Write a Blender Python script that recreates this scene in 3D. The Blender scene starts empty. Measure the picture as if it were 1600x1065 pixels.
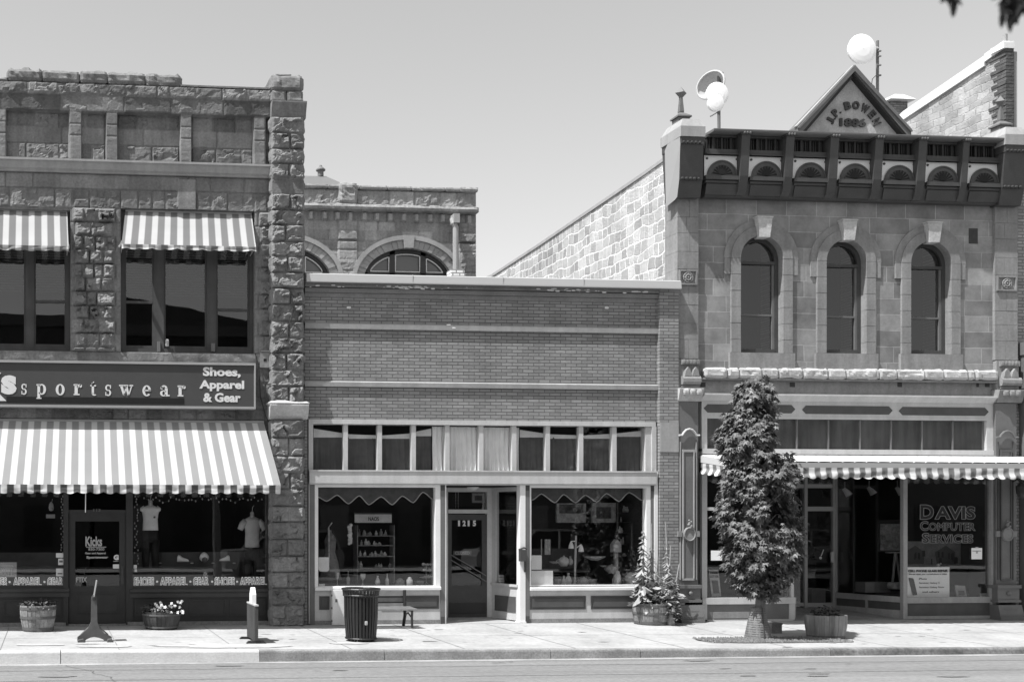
import bpy, math, random
import numpy as np
from mathutils import Vector, Matrix, noise as mn

random.seed(7)
D = bpy.data
SC = bpy.context.scene
COL = SC.collection
R = math.radians

# ------------------------------------------------------------------ camera
CAMD, HC, F = 22.0, 2.04, 1760.0      # metres from the street front, eye height, focal length in photo pixels
CX, CY, YAW = 239.0, 815.0, R(5.2)
cam = D.cameras.new('camera'); camo = D.objects.new('camera', cam); COL.objects.link(camo)
cam.sensor_width = 36; cam.sensor_fit = 'HORIZONTAL'
cam.lens = F/1600*36
cam.shift_x = (800-CX)/1600; cam.shift_y = (CY-532.5)/1600
camo.location = (0, -CAMD, HC); camo.rotation_euler = (R(90), 0, -YAW)
cam.clip_start = .1; cam.clip_end = 900
cam.dof.use_dof = True; cam.dof.focus_distance = 22; cam.dof.aperture_fstop = 2.0
SC.camera = camo
# ------------------------------------------------------------------ light
SUN = Vector((.50, .19, -1.0)).normalized()
w = D.worlds.new('World'); SC.world = w; w.use_nodes = True
nt = w.node_tree
sky = nt.nodes.new('ShaderNodeTexSky'); sky.sky_type = 'NISHITA'; sky.sun_disc = False
sky.sun_elevation = math.asin(-SUN.z); sky.sun_rotation = math.atan2(-SUN.x, -SUN.y)
sky.dust_density = 1.0; sky.air_density = 1.0; sky.ozone_density = 1.0
sc_ = nt.nodes.new('ShaderNodeSeparateColor')     # black-and-white film: the sky's colours recorded as one plain grey
nt.links.new(sky.outputs[0], sc_.inputs[0])
f1 = nt.nodes.new('ShaderNodeMath'); f1.operation = 'MULTIPLY'; f1.inputs[1].default_value = .85; nt.links.new(sc_.outputs[2], f1.inputs[0])
bw = nt.nodes.new('ShaderNodeMath'); bw.operation = 'MULTIPLY_ADD'; bw.inputs[1].default_value = .85; nt.links.new(sc_.outputs[0], bw.inputs[0]); nt.links.new(f1.outputs[0], bw.inputs[2])
nt.links.new(bw.outputs[0], nt.nodes['Background'].inputs[0])
nt.nodes['Background'].inputs[1].default_value = 0.085
sl = D.lights.new('sun', 'SUN'); sl.energy = 5.0; sl.angle = R(.5); sl.color = (1, 1, 1)
so = D.objects.new('sun', sl); COL.objects.link(so); so.rotation_euler = SUN.to_track_quat('-Z', 'Y').to_euler()
vs = SC.view_settings; vs.view_transform = 'Standard'; vs.look = 'None'; vs.exposure = 0.68; vs.gamma = 1; vs.use_curve_mapping = False

# ------------------------------------------------------------------ pixel -> place
SY, CYW = math.sin(YAW), math.cos(YAW)
def X(px, Y=0.0):
    u = (px-CX)/F
    return (Y+CAMD)*(SY+u*CYW)/(CYW-u*SY)
def Z(py, px, Y=0.0):
    u = (px-CX)/F
    return HC + (Y+CAMD)*((CY-py)/F)/(CYW-u*SY)
def YonX(px, Xw):                       # depth at which the ray of px meets the plane x = Xw
    u = (px-CX)/F
    return Xw*(CYW-u*SY)/(SY+u*CYW) - CAMD
def gz(x, y):                           # pavement falls a little toward the kerb at the right
    return -0.135*min(max(x/19.0, 0), 1.2)*min(max(-y/4.1, 0), 1)
def G(px, py):                          # ray of px,py on the pavement
    Y = 0.0
    for _ in range(30):
        u = (px-CX)/F
        g = gz(X(px, Y), Y)
        Y = (HC-g)*(CYW-u*SY)*F/(py-CY) - CAMD
    return X(px, Y), Y, gz(X(px, Y), Y)

# ------------------------------------------------------------------ materials
def M(name, v, rough=.8, var=.12, scale=2.0, bump=0.0, bscale=30, spec=.3, metal=0, tone=False, streak=0, fine=.0, mapscale=None):
    m = D.materials.new(name); m.use_nodes = True
    n = m.node_tree.nodes; l = m.node_tree.links; b = n['Principled BSDF']
    b.inputs['Roughness'].default_value = rough; b.inputs['Specular IOR Level'].default_value = spec
    b.inputs['Metallic'].default_value = metal
    tc = n.new('ShaderNodeTexCoord')
    nz = n.new('ShaderNodeTexNoise'); nz.inputs['Scale'].default_value = scale; nz.inputs['Detail'].default_value = 8; nz.inputs['Roughness'].default_value = .62
    if mapscale:
        mq = n.new('ShaderNodeMapping'); mq.inputs['Scale'].default_value = mapscale; l.new(tc.outputs['Object'], mq.inputs[0]); l.new(mq.outputs[0], nz.inputs[0])
    else: l.new(tc.outputs['Object'], nz.inputs[0])
    mr = n.new('ShaderNodeMapRange'); mr.inputs['From Min'].default_value = .25; mr.inputs['From Max'].default_value = .75
    mr.inputs['To Min'].default_value = v*(1-var); mr.inputs['To Max'].default_value = v*(1+var)
    l.new(nz.outputs[0], mr.inputs[0])
    out = mr.outputs[0]
    def mul(a, bb):
        k = n.new('ShaderNodeMath'); k.operation = 'MULTIPLY'; l.new(a, k.inputs[0]); l.new(bb, k.inputs[1]); return k.outputs[0]
    if fine:
        n2 = n.new('ShaderNodeTexNoise'); n2.inputs['Scale'].default_value = scale*14; n2.inputs['Detail'].default_value = 4
        l.new(tc.outputs['Object'], n2.inputs[0])
        m2 = n.new('ShaderNodeMapRange'); m2.inputs['From Min'].default_value = .3; m2.inputs['From Max'].default_value = .7
        m2.inputs['To Min'].default_value = 1-fine; m2.inputs['To Max'].default_value = 1+fine
        l.new(n2.outputs[0], m2.inputs[0]); out = mul(out, m2.outputs[0])
    if streak:
        mp = n.new('ShaderNodeMapping'); mp.inputs['Scale'].default_value = (5, 5, .5); l.new(tc.outputs['Object'], mp.inputs[0])
        n3 = n.new('ShaderNodeTexNoise'); n3.inputs['Scale'].default_value = 1.6; n3.inputs['Detail'].default_value = 5; l.new(mp.outputs[0], n3.inputs[0])
        m3 = n.new('ShaderNodeMapRange'); m3.inputs['From Min'].default_value = .3; m3.inputs['From Max'].default_value = .7
        m3.inputs['To Min'].default_value = 1-streak; m3.inputs['To Max'].default_value = 1+streak*.6
        l.new(n3.outputs[0], m3.inputs[0]); out = mul(out, m3.outputs[0])
    if tone:
        at = n.new('ShaderNodeAttribute'); at.attribute_name = 'tone'; out = mul(out, at.outputs['Fac'])
    l.new(out, b.inputs['Base Color'])
    if bump:
        nb = n.new('ShaderNodeTexNoise'); nb.inputs['Scale'].default_value = bscale; nb.inputs['Detail'].default_value = 6
        l.new(tc.outputs['Object'], nb.inputs[0])
        bp = n.new('ShaderNodeBump'); bp.inputs['Strength'].default_value = 1; bp.inputs['Distance'].default_value = bump
        l.new(nb.outputs[0], bp.inputs['Height']); l.new(bp.outputs[0], b.inputs['Normal'])
    m['_out'] = 0
    return m

def Mbrick(name, v, mortar, bw_, bh, ms, var=.12, axis='x', rough=.85, bdist=.006, distort=0, stain=.2, off=.5, sq=1.0, sqf=2, c2=None, msmooth=.1):
    m = D.materials.new(name); m.use_nodes = True
    n = m.node_tree.nodes; l = m.node_tree.links; b = n['Principled BSDF']; b.inputs['Roughness'].default_value = rough
    b.inputs['Specular IOR Level'].default_value = .25
    tc = n.new('ShaderNodeTexCoord'); sp = n.new('ShaderNodeSeparateXYZ'); cb = n.new('ShaderNodeCombineXYZ')
    l.new(tc.outputs['Object'], sp.inputs[0]); l.new(sp.outputs[0 if axis == 'x' else 1], cb.inputs[0]); l.new(sp.outputs[2], cb.inputs[1])
    src = cb.outputs[0]
    if distort:
        nz = n.new('ShaderNodeTexNoise'); nz.inputs['Scale'].default_value = 1.7; nz.inputs['Detail'].default_value = 4; l.new(src, nz.inputs[0])
        vm = n.new('ShaderNodeVectorMath'); vm.operation = 'SUBTRACT'; vm.inputs[1].default_value = (.5, .5, .5); l.new(nz.outputs['Color'], vm.inputs[0])
        vs_ = n.new('ShaderNodeVectorMath'); vs_.operation = 'SCALE'; vs_.inputs['Scale'].default_value = distort; l.new(vm.outputs[0], vs_.inputs[0])
        va = n.new('ShaderNodeVectorMath'); l.new(src, va.inputs[0]); l.new(vs_.outputs[0], va.inputs[1]); src = va.outputs[0]
    br = n.new('ShaderNodeTexBrick'); l.new(src, br.inputs[0])
    br.inputs['Scale'].default_value = 1; br.inputs['Brick Width'].default_value = bw_; br.inputs['Row Height'].default_value = bh
    br.inputs['Mortar Size'].default_value = ms; br.inputs['Mortar Smooth'].default_value = msmooth; br.inputs['Bias'].default_value = 0
    br.offset = off; br.squash = sq; br.squash_frequency = sqf
    c2 = c2 or v*(1-var)
    br.inputs['Color1'].default_value = (v*(1+var),)*3+(1,); br.inputs['Color2'].default_value = (c2,)*3+(1,); br.inputs['Mortar'].default_value = (mortar,)*3+(1,)
    n2 = n.new('ShaderNodeTexNoise'); n2.inputs['Scale'].default_value = 1.3; n2.inputs['Detail'].default_value = 10; n2.inputs['Roughness'].default_value = .7; l.new(tc.outputs['Object'], n2.inputs[0])
    mr = n.new('ShaderNodeMapRange'); mr.inputs['From Min'].default_value = .3; mr.inputs['From Max'].default_value = .7; mr.inputs['To Min'].default_value = 1-stain; mr.inputs['To Max'].default_value = 1+stain
    l.new(n2.outputs[0], mr.inputs[0])
    mx = n.new('ShaderNodeMix'); mx.data_type = 'RGBA'; mx.blend_type = 'MULTIPLY'; mx.inputs[0].default_value = 1
    l.new(br.outputs['Color'], mx.inputs[6]); l.new(mr.outputs[0], mx.inputs[7]); l.new(mx.outputs[2], b.inputs['Base Color'])
    n4 = n.new('ShaderNodeTexNoise'); n4.inputs['Scale'].default_value = 25; n4.inputs['Detail'].default_value = 5; l.new(tc.outputs['Object'], n4.inputs[0])
    mm = n.new('ShaderNodeMath'); mm.operation = 'MULTIPLY_ADD'; mm.inputs[1].default_value = -1; l.new(br.outputs['Fac'], mm.inputs[0])
    ms_ = n.new('ShaderNodeMath'); ms_.operation = 'MULTIPLY'; ms_.inputs[1].default_value = .5; l.new(n4.outputs[0], ms_.inputs[0]); l.new(ms_.outputs[0], mm.inputs[2])
    bp = n.new('ShaderNodeBump'); bp.inputs['Distance'].default_value = bdist; l.new(mm.outputs[0], bp.inputs['Height']); l.new(bp.outputs[0], b.inputs['Normal'])
    return m

def Mrubble(name, lo, hi, mortar, sx, sz, th=.09):
    m = M(name, .5, .9, .2, 3, 0, 30, .15, fine=.15); n = m.node_tree.nodes; l = m.node_tree.links; b = n['Principled BSDF']
    src = b.inputs['Base Color'].links[0].from_socket
    tc = n.new('ShaderNodeTexCoord'); mp = n.new('ShaderNodeMapping'); mp.inputs['Scale'].default_value = (0, 1/sx, 1/sz); l.new(tc.outputs['Object'], mp.inputs[0])
    nz = n.new('ShaderNodeTexNoise'); nz.inputs['Scale'].default_value = 1.6; l.new(mp.outputs[0], nz.inputs[0])
    va = n.new('ShaderNodeVectorMath'); va.operation = 'MULTIPLY_ADD'; va.inputs[1].default_value = (0, .5, .35); l.new(nz.outputs['Color'], va.inputs[0]); l.new(mp.outputs[0], va.inputs[2])
    v1 = n.new('ShaderNodeTexVoronoi'); v1.feature = 'DISTANCE_TO_EDGE'; v1.inputs['Scale'].default_value = 1; v1.inputs['Randomness'].default_value = .62
    v2 = n.new('ShaderNodeTexVoronoi'); v2.inputs['Scale'].default_value = 1; v2.inputs['Randomness'].default_value = .62
    l.new(va.outputs[0], v1.inputs['Vector']); l.new(va.outputs[0], v2.inputs['Vector'])
    mr = n.new('ShaderNodeMapRange'); mr.inputs['From Min'].default_value = th*.7; mr.inputs['From Max'].default_value = th*1.3; l.new(v1.outputs['Distance'], mr.inputs[0])
    sp = n.new('ShaderNodeSeparateColor'); l.new(v2.outputs['Color'], sp.inputs[0])
    m2 = n.new('ShaderNodeMapRange'); m2.inputs['To Min'].default_value = lo*2; m2.inputs['To Max'].default_value = hi*2; l.new(sp.outputs[0], m2.inputs[0])
    mx = n.new('ShaderNodeMix'); mx.data_type = 'FLOAT'; mx.inputs[2].default_value = mortar*2; l.new(mr.outputs[0], mx.inputs[0]); l.new(m2.outputs[0], mx.inputs[3])
    mu = n.new('ShaderNodeMath'); mu.operation = 'MULTIPLY'; l.new(mx.outputs[0], mu.inputs[0]); l.new(src, mu.inputs[1]); l.new(mu.outputs[0], b.inputs['Base Color'])
    n4 = n.new('ShaderNodeTexNoise'); n4.inputs['Scale'].default_value = 14; n4.inputs['Detail'].default_value = 5; l.new(tc.outputs['Object'], n4.inputs[0])
    ad = n.new('ShaderNodeMath'); ad.operation = 'ADD'; l.new(mr.outputs[0], ad.inputs[0]); l.new(n4.outputs[0], ad.inputs[1])
    bp = n.new('ShaderNodeBump'); bp.inputs['Distance'].default_value = .03; l.new(ad.outputs[0], bp.inputs['Height']); l.new(bp.outputs[0], b.inputs['Normal'])
    return m

def Mglass(name, refl=.09, tint=.8):
    m = D.materials.new(name); m.use_nodes = True
    n = m.node_tree.nodes; l = m.node_tree.links; n.remove(n['Principled BSDF']); o = n['Material Output']
    tr = n.new('ShaderNodeBsdfTransparent'); tr.inputs[0].default_value = (tint,)*3+(1,)
    gl = n.new('ShaderNodeBsdfGlossy'); gl.inputs['Roughness'].default_value = .01; gl.inputs[0].default_value = (1, 1, 1, 1)
    lw = n.new('ShaderNodeLayerWeight'); lw.inputs[0].default_value = .35
    mr = n.new('ShaderNodeMapRange'); mr.inputs['To Min'].default_value = refl; mr.inputs['To Max'].default_value = .8; l.new(lw.outputs['Facing'], mr.inputs[0])
    pw = n.new('ShaderNodeMath'); pw.operation = 'POWER'; pw.inputs[1].default_value = 3; l.new(lw.outputs['Facing'], pw.inputs[0]); l.new(pw.outputs[0], mr.inputs[0])
    mx = n.new('ShaderNodeMixShader'); l.new(mr.outputs[0], mx.inputs[0]); l.new(tr.outputs[0], mx.inputs[1]); l.new(gl.outputs[0], mx.inputs[2])
    tc = n.new('ShaderNodeTexCoord'); nz = n.new('ShaderNodeTexNoise'); nz.inputs['Scale'].default_value = .9; l.new(tc.outputs['Object'], nz.inputs[0])
    bp = n.new('ShaderNodeBump'); bp.inputs['Distance'].default_value = .0012; l.new(nz.outputs[0], bp.inputs['Height']); l.new(bp.outputs[0], gl.inputs['Normal'])
    l.new(mx.outputs[0], o.inputs[0])
    return m

def Mstripe(name, period, a, b_, phase=0, duty=.42, axis=0, tl=.25):
    m = D.materials.new(name); m.use_nodes = True
    n = m.node_tree.nodes; l = m.node_tree.links; b = n['Principled BSDF']; b.inputs['Roughness'].default_value = .85; b.inputs['Specular IOR Level'].default_value = .1
    tc = n.new('ShaderNodeUVMap')
    sp = n.new('ShaderNodeSeparateXYZ'); l.new(tc.outputs[0], sp.inputs[0])
    def ma(op, x, y=None, z=None):
        k = n.new('ShaderNodeMath'); k.operation = op
        for i, q in enumerate((x, y, z)):
            if q is None: continue
            if isinstance(q, (int, float)): k.inputs[i].default_value = q
            else: l.new(q, k.inputs[i])
        return k.outputs[0]
    t = ma('MULTIPLY_ADD', sp.outputs[0], 1/period, phase)
    f = ma('FRACT', t)
    d = ma('ABSOLUTE', ma('SUBTRACT', f, .5))        # 0 centre of white band
    mr = n.new('ShaderNodeMapRange'); mr.inputs['From Min'].default_value = duty/2-.035; mr.inputs['From Max'].default_value = duty/2+.035
    mr.inputs['To Min'].default_value = a; mr.inputs['To Max'].default_value = b_; l.new(d, mr.inputs[0])
    nz = n.new('ShaderNodeTexNoise'); nz.inputs['Scale'].default_value = 3; nz.inputs['Detail'].default_value = 6
    m2 = n.new('ShaderNodeMapRange'); m2.inputs['To Min'].default_value = .88; m2.inputs['To Max'].default_value = 1.1; l.new(nz.outputs[0], m2.inputs[0])
    l.new(ma('MULTIPLY', mr.outputs[0], m2.outputs[0]), b.inputs['Base Color'])
    ts = n.new('ShaderNodeBsdfTranslucent'); l.new(mr.outputs[0], ts.inputs[0])
    mx = n.new('ShaderNodeMixShader'); mx.inputs[0].default_value = tl; l.new(b.outputs[0], mx.inputs[1]); l.new(ts.outputs[0], mx.inputs[2])
    l.new(mx.outputs[0], n['Material Output'].inputs[0])
    return m

def Mleaf(name, v, var=.5, rough=.5):
    m = M(name, v, rough, var, 6, spec=.4)
    n = m.node_tree.nodes; l = m.node_tree.links
    ts = n.new('ShaderNodeBsdfTranslucent'); ts.inputs[0].default_value = (v, v, v, 1)
    mx = n.new('ShaderNodeMixShader'); mx.inputs[0].default_value = .15
    l.new(n['Principled BSDF'].outputs[0], mx.inputs[1]); l.new(ts.outputs[0], mx.inputs[2]); l.new(mx.outputs[0], n['Material Output'].inputs[0])
    return m

m_rough = M('rough_stone', .185, .9, .3, 1.6, .006, 60, .2, tone=True, streak=.18, fine=.16)
m_roughb = M('rough_stone_pale', .27, .9, .3, 1.2, .01, 30, .2, tone=True, streak=.18, fine=.16)
m_sandb = M('sandstone_pale', .30, .88, .2, 1.2, .003, 40, .2, fine=.1)
m_sand = Mbrick('sandstone_ashlar', .225, .33, .66, .335, .009, .24, bdist=.005, stain=.42, distort=.03, msmooth=0, off=.42, sq=1.35, sqf=3)
m_sandp = M('sandstone', .235, .88, .2, 1.6, .003, 60, .2, streak=.15, fine=.1)
m_sandl = M('pale_sandstone', .42, .88, .2, 1.8, .006, 30, .2, fine=.12)
m_brick = Mbrick('painted_brick', .235, .10, .225, .0665, .0065, .15, bdist=.009, stain=.17)  # dark mortar colour stands for shade in the painted-over joints
m_brickd = Mbrick('brick', .22, .12, .21, .0665, .01, .25, bdist=.008, stain=.2)
m_ledge = M('painted_concrete', .30, .8, .12, 1.5, .002, 40, fine=.06, streak=.1)
m_ledged = M('painted_ledge', .215, .8, .12, 1.5, .002, 40, fine=.08, streak=.1)
m_coping = M('sheet_metal_coping', .42, .5, .05, .8, .002, 3, .5)
m_rubble = Mbrick('rubble_wall', .35, .72, .29, .24, .017, .3, axis='y', bdist=.05, distort=.30, stain=.3, off=.37, msmooth=.35, c2=.27, sq=.7, sqf=2)
m_plaster = M('patched_plaster', .36, .9, .3, 2.2, .01, 14, .1, fine=.15)
m_dark = M('dark_painted_metal', .055, .6, .2, 3, .001, 40, .4, fine=.1)
m_dark2 = M('darkest_metal', .028, .6, .2, 3, .001, 40, .4)
m_mid = M('grey_paint', .13, .6, .15, 3, .001, 40, .4, fine=.08)
m_lframe = M('light_painted_wood', .47, .55, .10, 3, .0015, 30, .4, fine=.06, streak=.08)
m_white = M('white_paint', .70, .5, .06, 3, .001, 30, .4, fine=.04)
m_wframe = M('worn_window_paint', .062, .6, .25, 3, .001, 40, .3, streak=.2)
m_dframe = M('dark_painted_wood', .035, .5, .25, 3, .001, 40, .4)
m_black = M('black', .012, .6, .2, 3)
m_panel = M('panel_paint', .075, .6, .2, 4, .001, 40, .35)
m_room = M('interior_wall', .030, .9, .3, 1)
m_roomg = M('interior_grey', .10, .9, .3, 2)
m_glass = Mglass('shop_glass', .055, .93)
m_glassu = Mglass('upper_window_glass', .065, .6)
m_glassd = Mglass('dim_glass', .07, .3)
m_walk = M('concrete_pavement', .315, .9, .24, .9, .002, 50, .2, fine=.11)
m_curb = M('kerb_concrete', .22, .9, .35, 2.2, .004, 30, .2, fine=.2)
m_curbd = M('stained_kerb', .15, .9, .6, 1.5, .004, 30, .2, fine=.3)
m_curbp = M('painted_kerb', .50, .8, .15, 2.2, .003, 30, .2, fine=.08)
m_road = M('asphalt', .175, .95, .22, 1.0, .003, 90, .15, fine=.14, mapscale=(.10, 1.6, 1))
m_gut = M('gutter_concrete', .27, .95, .4, 1.4, .003, 60, .15, fine=.1)
m_sign = M('sign_face', .058, .45, .1, 2, 0, 1, .4)
m_signd = M('sign_bar', .012, .5, .1, 2)
m_letter = M('letter_paint', .62, .6, .05, 3)
m_letterg = M('letter_grey', .40, .6, .05, 3)
m_vinyl = M('white_vinyl', .95, .6, .03, 3)
m_etch = M('vinyl_outline', .22, .6, .05, 3)
m_alu = M('aluminium', .30, .4, .1, 3, .0005, 30, .5)
m_awn = Mstripe('striped_canvas', .243, .62, .30, 0, .45)
m_awnu = Mstripe('striped_canvas_small', .243, .54, .21, 0, .46)
m_val = Mstripe('striped_valance', .243, .68, .10, 0, .48)
m_canopy = M('white_canvas', .47, .8, .04, 2, .002, 20)
m_canfas = M('canopy_band', .34, .8, .08, 2)
m_wood = M('barrel_wood', .24, .85, .5, 3, .004, 40, .2, streak=.4, fine=.2)
m_woodd = M('dark_barrel_wood', .06, .8, .4, 5, .004, 40, .3, streak=.4)
m_woodg = M('weathered_board', .27, .85, .2, 3, .003, 60, .2, streak=.45)
m_hoop = M('iron_hoop', .09, .6, .3, 5, .001, 30, .4)
m_soil = M('soil', .03, 1, .4, 30, .01, 60)
m_leaf = Mleaf('maple_leaf', .12, .75)
m_leafp = Mleaf('pale_leaf', .30, .35)
m_leafd = Mleaf('dark_leaf', .06, .5)
m_leafb = Mleaf('branch_leaf', .02, .5, .9)
m_bark = M('bark', .16, .9, .4, 5, .01, 25)
m_flower = M('petals', .75, .7, .1, 5)
m_iron = M('cast_iron', .014, .45, .3, 6, .001, 50, .5)
m_ironl = M('grey_cast_iron', .075, .6, .3, 6, .001, 50, .4)
m_guard = M('tree_guard_mesh', .17, .8, .3, 6, .006, 50, .2, fine=.2)
m_curtw = M('pale_curtain', .93, .9, .08, 5)
m_curtd = M('dark_curtain', .12, .9, .2, 5)
m_paper = M('paper', .80, .8, .05, 6)
m_paperg = M('grey_paper', .42, .8, .2, 8)
m_cloth1 = M('pale_cloth', .88, .9, .1, 8)
m_cloth2 = M('grey_cloth', .58, .9, .1, 8)
m_ceramic = M('ceramic', .50, .25, .3, 20, spec=.5)
m_ceramicg = M('grey_ceramic', .25, .3, .5, 14, spec=.5)
m_pic = M('picture_print', .11, .6, .9, 9, fine=.5)
m_roof = M('roof_metal', .13, .6, .1, 2)
m_dish = M('white_dish', .92, .5, .02, 2)
m_tin = M('bench_slats', .20, .5, .25, 6, .001, 40)

# ------------------------------------------------------------------ object helpers
def tag(o, label=None, cat=None, group=None, kind=None):
    if label: o['label'] = label
    if cat: o['category'] = cat
    if group: o['group'] = group
    if kind: o['kind'] = kind
    return o
def thing(name, label, cat, loc=(0, 0, 0), group=None, rz=0):
    o = D.objects.new(name, None); COL.objects.link(o); o.location = loc; o.rotation_euler = (0, 0, rz)
    o.empty_display_size = .2
    return tag(o, label, cat, group)

class MB:
    def __init__(s): s.v = []; s.f = []; s.uv = None; s.tone = None
    def add(s, vs_, fs):
        n = len(s.v); s.v += [tuple(v) for v in vs_]; s.f += [tuple(n+i for i in f) for f in fs]; return s
    def box(s, x0, x1, y0, y1, z0, z1):
        if x1 < x0: x0, x1 = x1, x0
        if y1 < y0: y0, y1 = y1, y0
        if z1 < z0: z0, z1 = z1, z0
        return s.add([(x0, y0, z0), (x1, y0, z0), (x1, y1, z0), (x0, y1, z0), (x0, y0, z1), (x1, y0, z1), (x1, y1, z1), (x0, y1, z1)],
              [(0, 3, 2, 1), (4, 5, 6, 7), (0, 1, 5, 4), (1, 2, 6, 5), (2, 3, 7, 6), (3, 0, 4, 7)])
    def prism(s, poly, y0, y1):          # poly in (x,z), extruded along y
        n = len(poly)
        a = sum(poly[i][0]*poly[(i+1) % n][1]-poly[(i+1) % n][0]*poly[i][1] for i in range(n))
        if a < 0: poly = poly[::-1]
        vs_ = [(x, y0, z) for x, z in poly]+[(x, y1, z) for x, z in poly]
        fs = [tuple(range(n)), tuple(range(2*n-1, n-1, -1))]+[(i+n, (i+1) % n+n, (i+1) % n, i) for i in range(n)]
        return s.add(vs_, fs)
    def prismx(s, poly, x0, x1):         # poly in (y,z), extruded along x
        n = len(poly)
        a = sum(poly[i][0]*poly[(i+1) % n][1]-poly[(i+1) % n][0]*poly[i][1] for i in range(n))
        if a > 0: poly = poly[::-1]
        vs_ = [(x0, y, z) for y, z in poly]+[(x1, y, z) for y, z in poly]
        fs = [tuple(range(n)), tuple(range(2*n-1, n-1, -1))]+[(i+n, (i+1) % n+n, (i+1) % n, i) for i in range(n)]
        return s.add(vs_, fs)
    def tube(s, pts, r, seg=8, cap=True):
        pts = [Vector(p) for p in pts]; n0 = len(s.v); rs = r if isinstance(r, (list, tuple)) else [r]*len(pts)
        prev = None
        for i, p in enumerate(pts):
            t = (pts[min(i+1, len(pts)-1)]-pts[max(i-1, 0)])
            if t.length < 1e-9: t = Vector((0, 0, 1))
            t.normalize()
            if prev is None:
                a = Vector((0, 0, 1)) if abs(t.z) < .9 else Vector((1, 0, 0)); u = t.cross(a).normalized()
            else:
                u = (prev-t*prev.dot(t)); u = u.normalized() if u.length > 1e-6 else t.orthogonal().normalized()
            prev = u; v2 = t.cross(u)
            for k in range(seg):
                a = 2*math.pi*k/seg; s.v.append(tuple(p+(u*math.cos(a)+v2*math.sin(a))*rs[i]))
        for i in range(len(pts)-1):
            for k in range(seg):
                a = n0+i*seg+k; b = n0+i*seg+(k+1) % seg; s.f.append((a, b, b+seg, a+seg))
        if cap:
            s.f.append(tuple(n0+k for k in range(seg-1, -1, -1))); m_ = n0+(len(pts)-1)*seg; s.f.append(tuple(m_+k for k in range(seg)))
        return s
    def lathe(s, prof, c=(0, 0, 0), seg=24, sx=1, sy=1, cap=True):   # prof: (r, z)
        n0 = len(s.v)
        for r, z in prof:
            for k in range(seg):
                a = 2*math.pi*k/seg; s.v.append((c[0]+r*sx*math.cos(a), c[1]+r*sy*math.sin(a), c[2]+z))
        for i in range(len(prof)-1):
            for k in range(seg):
                a = n0+i*seg+k; b = n0+i*seg+(k+1) % seg; s.f.append((a, b, b+seg, a+seg))
        if cap:
            s.f.append(tuple(n0+k for k in range(seg-1, -1, -1))); m_ = n0+(len(prof)-1)*seg; s.f.append(tuple(m_+k for k in range(seg)))
        return s
    def ball(s, c, r, seg=16, rings=10, sx=1, sy=1, sz=1):
        prof = [(r*math.sin(math.pi*i/rings)+1e-4, -r*math.cos(math.pi*i/rings)*sz) for i in range(rings+1)]
        return s.lathe(prof, c, seg, sx, sy)
    def frame(s, x0, x1, z0, z1, y0, y1, wl, wr=None, wt=None, wb=None):
        wr = wl if wr is None else wr; wt = wl if wt is None else wt; wb = wl if wb is None else wb
        s.box(x0, x0+wl, y0, y1, z0, z1); s.box(x1-wr, x1, y0, y1, z0, z1)
        s.box(x0+wl, x1-wr, y0, y1, z1-wt, z1); s.box(x0+wl, x1-wr, y0, y1, z0, z0+wb); return s
    def rock(s, x0, x1, y0, y1, z0, z1, amp=.04, step=.06, seed=0, fr=5.0):
        L = (x1-x0, y1-y0, z1-z0); o = (x0, y0, z0); c = Vector(((x0+x1)/2, (y0+y1)/2, (z0+z1)/2))
        N = [max(2, int(round(q/step))) for q in L]
        idx = {}; base = len(s.v)
        def vid(i, j, k):
            key = (i, j, k)
            if key not in idx:
                p = Vector((o[0]+L[0]*i/N[0], o[1]+L[1]*j/N[1], o[2]+L[2]*k/N[2]))
                q = p*fr+Vector((seed*3.1, seed*1.7, seed*.9))
                d = p-c; nrm = Vector([(-1 if (i, j, k)[a] == 0 else (1 if (i, j, k)[a] == N[a] else 0)) for a in range(3)])
                edges = sum(1 for a in range(3) if nrm[a])
                h = chip(q*.8)
                out = nrm.normalized()*(amp*h*(1 if edges == 1 else .5)) - (nrm*amp*.35 if edges > 1 else Vector())
                idx[key] = len(s.v); s.v.append(tuple(p+out))
            return idx[key]
        for a in range(3):
            b, c2 = (a+1) % 3, (a+2) % 3
            for side in (0, N[a]):
                for i in range(N[b]):
                    for j in range(N[c2]):
                        def q(ii, jj):
                            t = [0, 0, 0]; t[a] = side; t[b] = ii; t[c2] = jj; return vid(*t)
                        f = (q(i, j), q(i+1, j), q(i+1, j+1), q(i, j+1))
                        s.f.append(f if side else f[::-1])
        return s
    def build(s, name, mat, parent=None, smooth=False, abs_=True):
        me = D.meshes.new(name); me.from_pydata(s.v, [], s.f); me.materials.append(mat)
        if s.uv is not None:
            uvl = me.uv_layers.new(name='UVMap')
            co = np.array(s.uv, dtype=np.float32)
            li = np.empty(len(me.loops), dtype=np.int32); me.loops.foreach_get('vertex_index', li)
            uvl.data.foreach_set('uv', co[li].ravel())
        if s.tone is not None:
            s.tone += [1.0]*(len(s.v)-len(s.tone))
            at = me.attributes.new('tone', 'FLOAT', 'POINT'); at.data.foreach_set('value', np.array(s.tone, dtype=np.float32))
        elif mat is m_rough or mat is m_roughb:
            at = me.attributes.new('tone', 'FLOAT', 'POINT'); at.data.foreach_set('value', np.full(len(me.vertices), 1.0, dtype=np.float32))
        if smooth: me.polygons.foreach_set('use_smooth', [True]*len(me.polygons))
        me.update()
        o = D.objects.new(name, me); COL.objects.link(o)
        if parent is not None:
            o.parent = parent
            off = Vector(); p = parent
            while p is not None: off += Vector(p.location); p = p.parent
            if abs_: me.transform(Matrix.Translation(-off))
        return o
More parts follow.
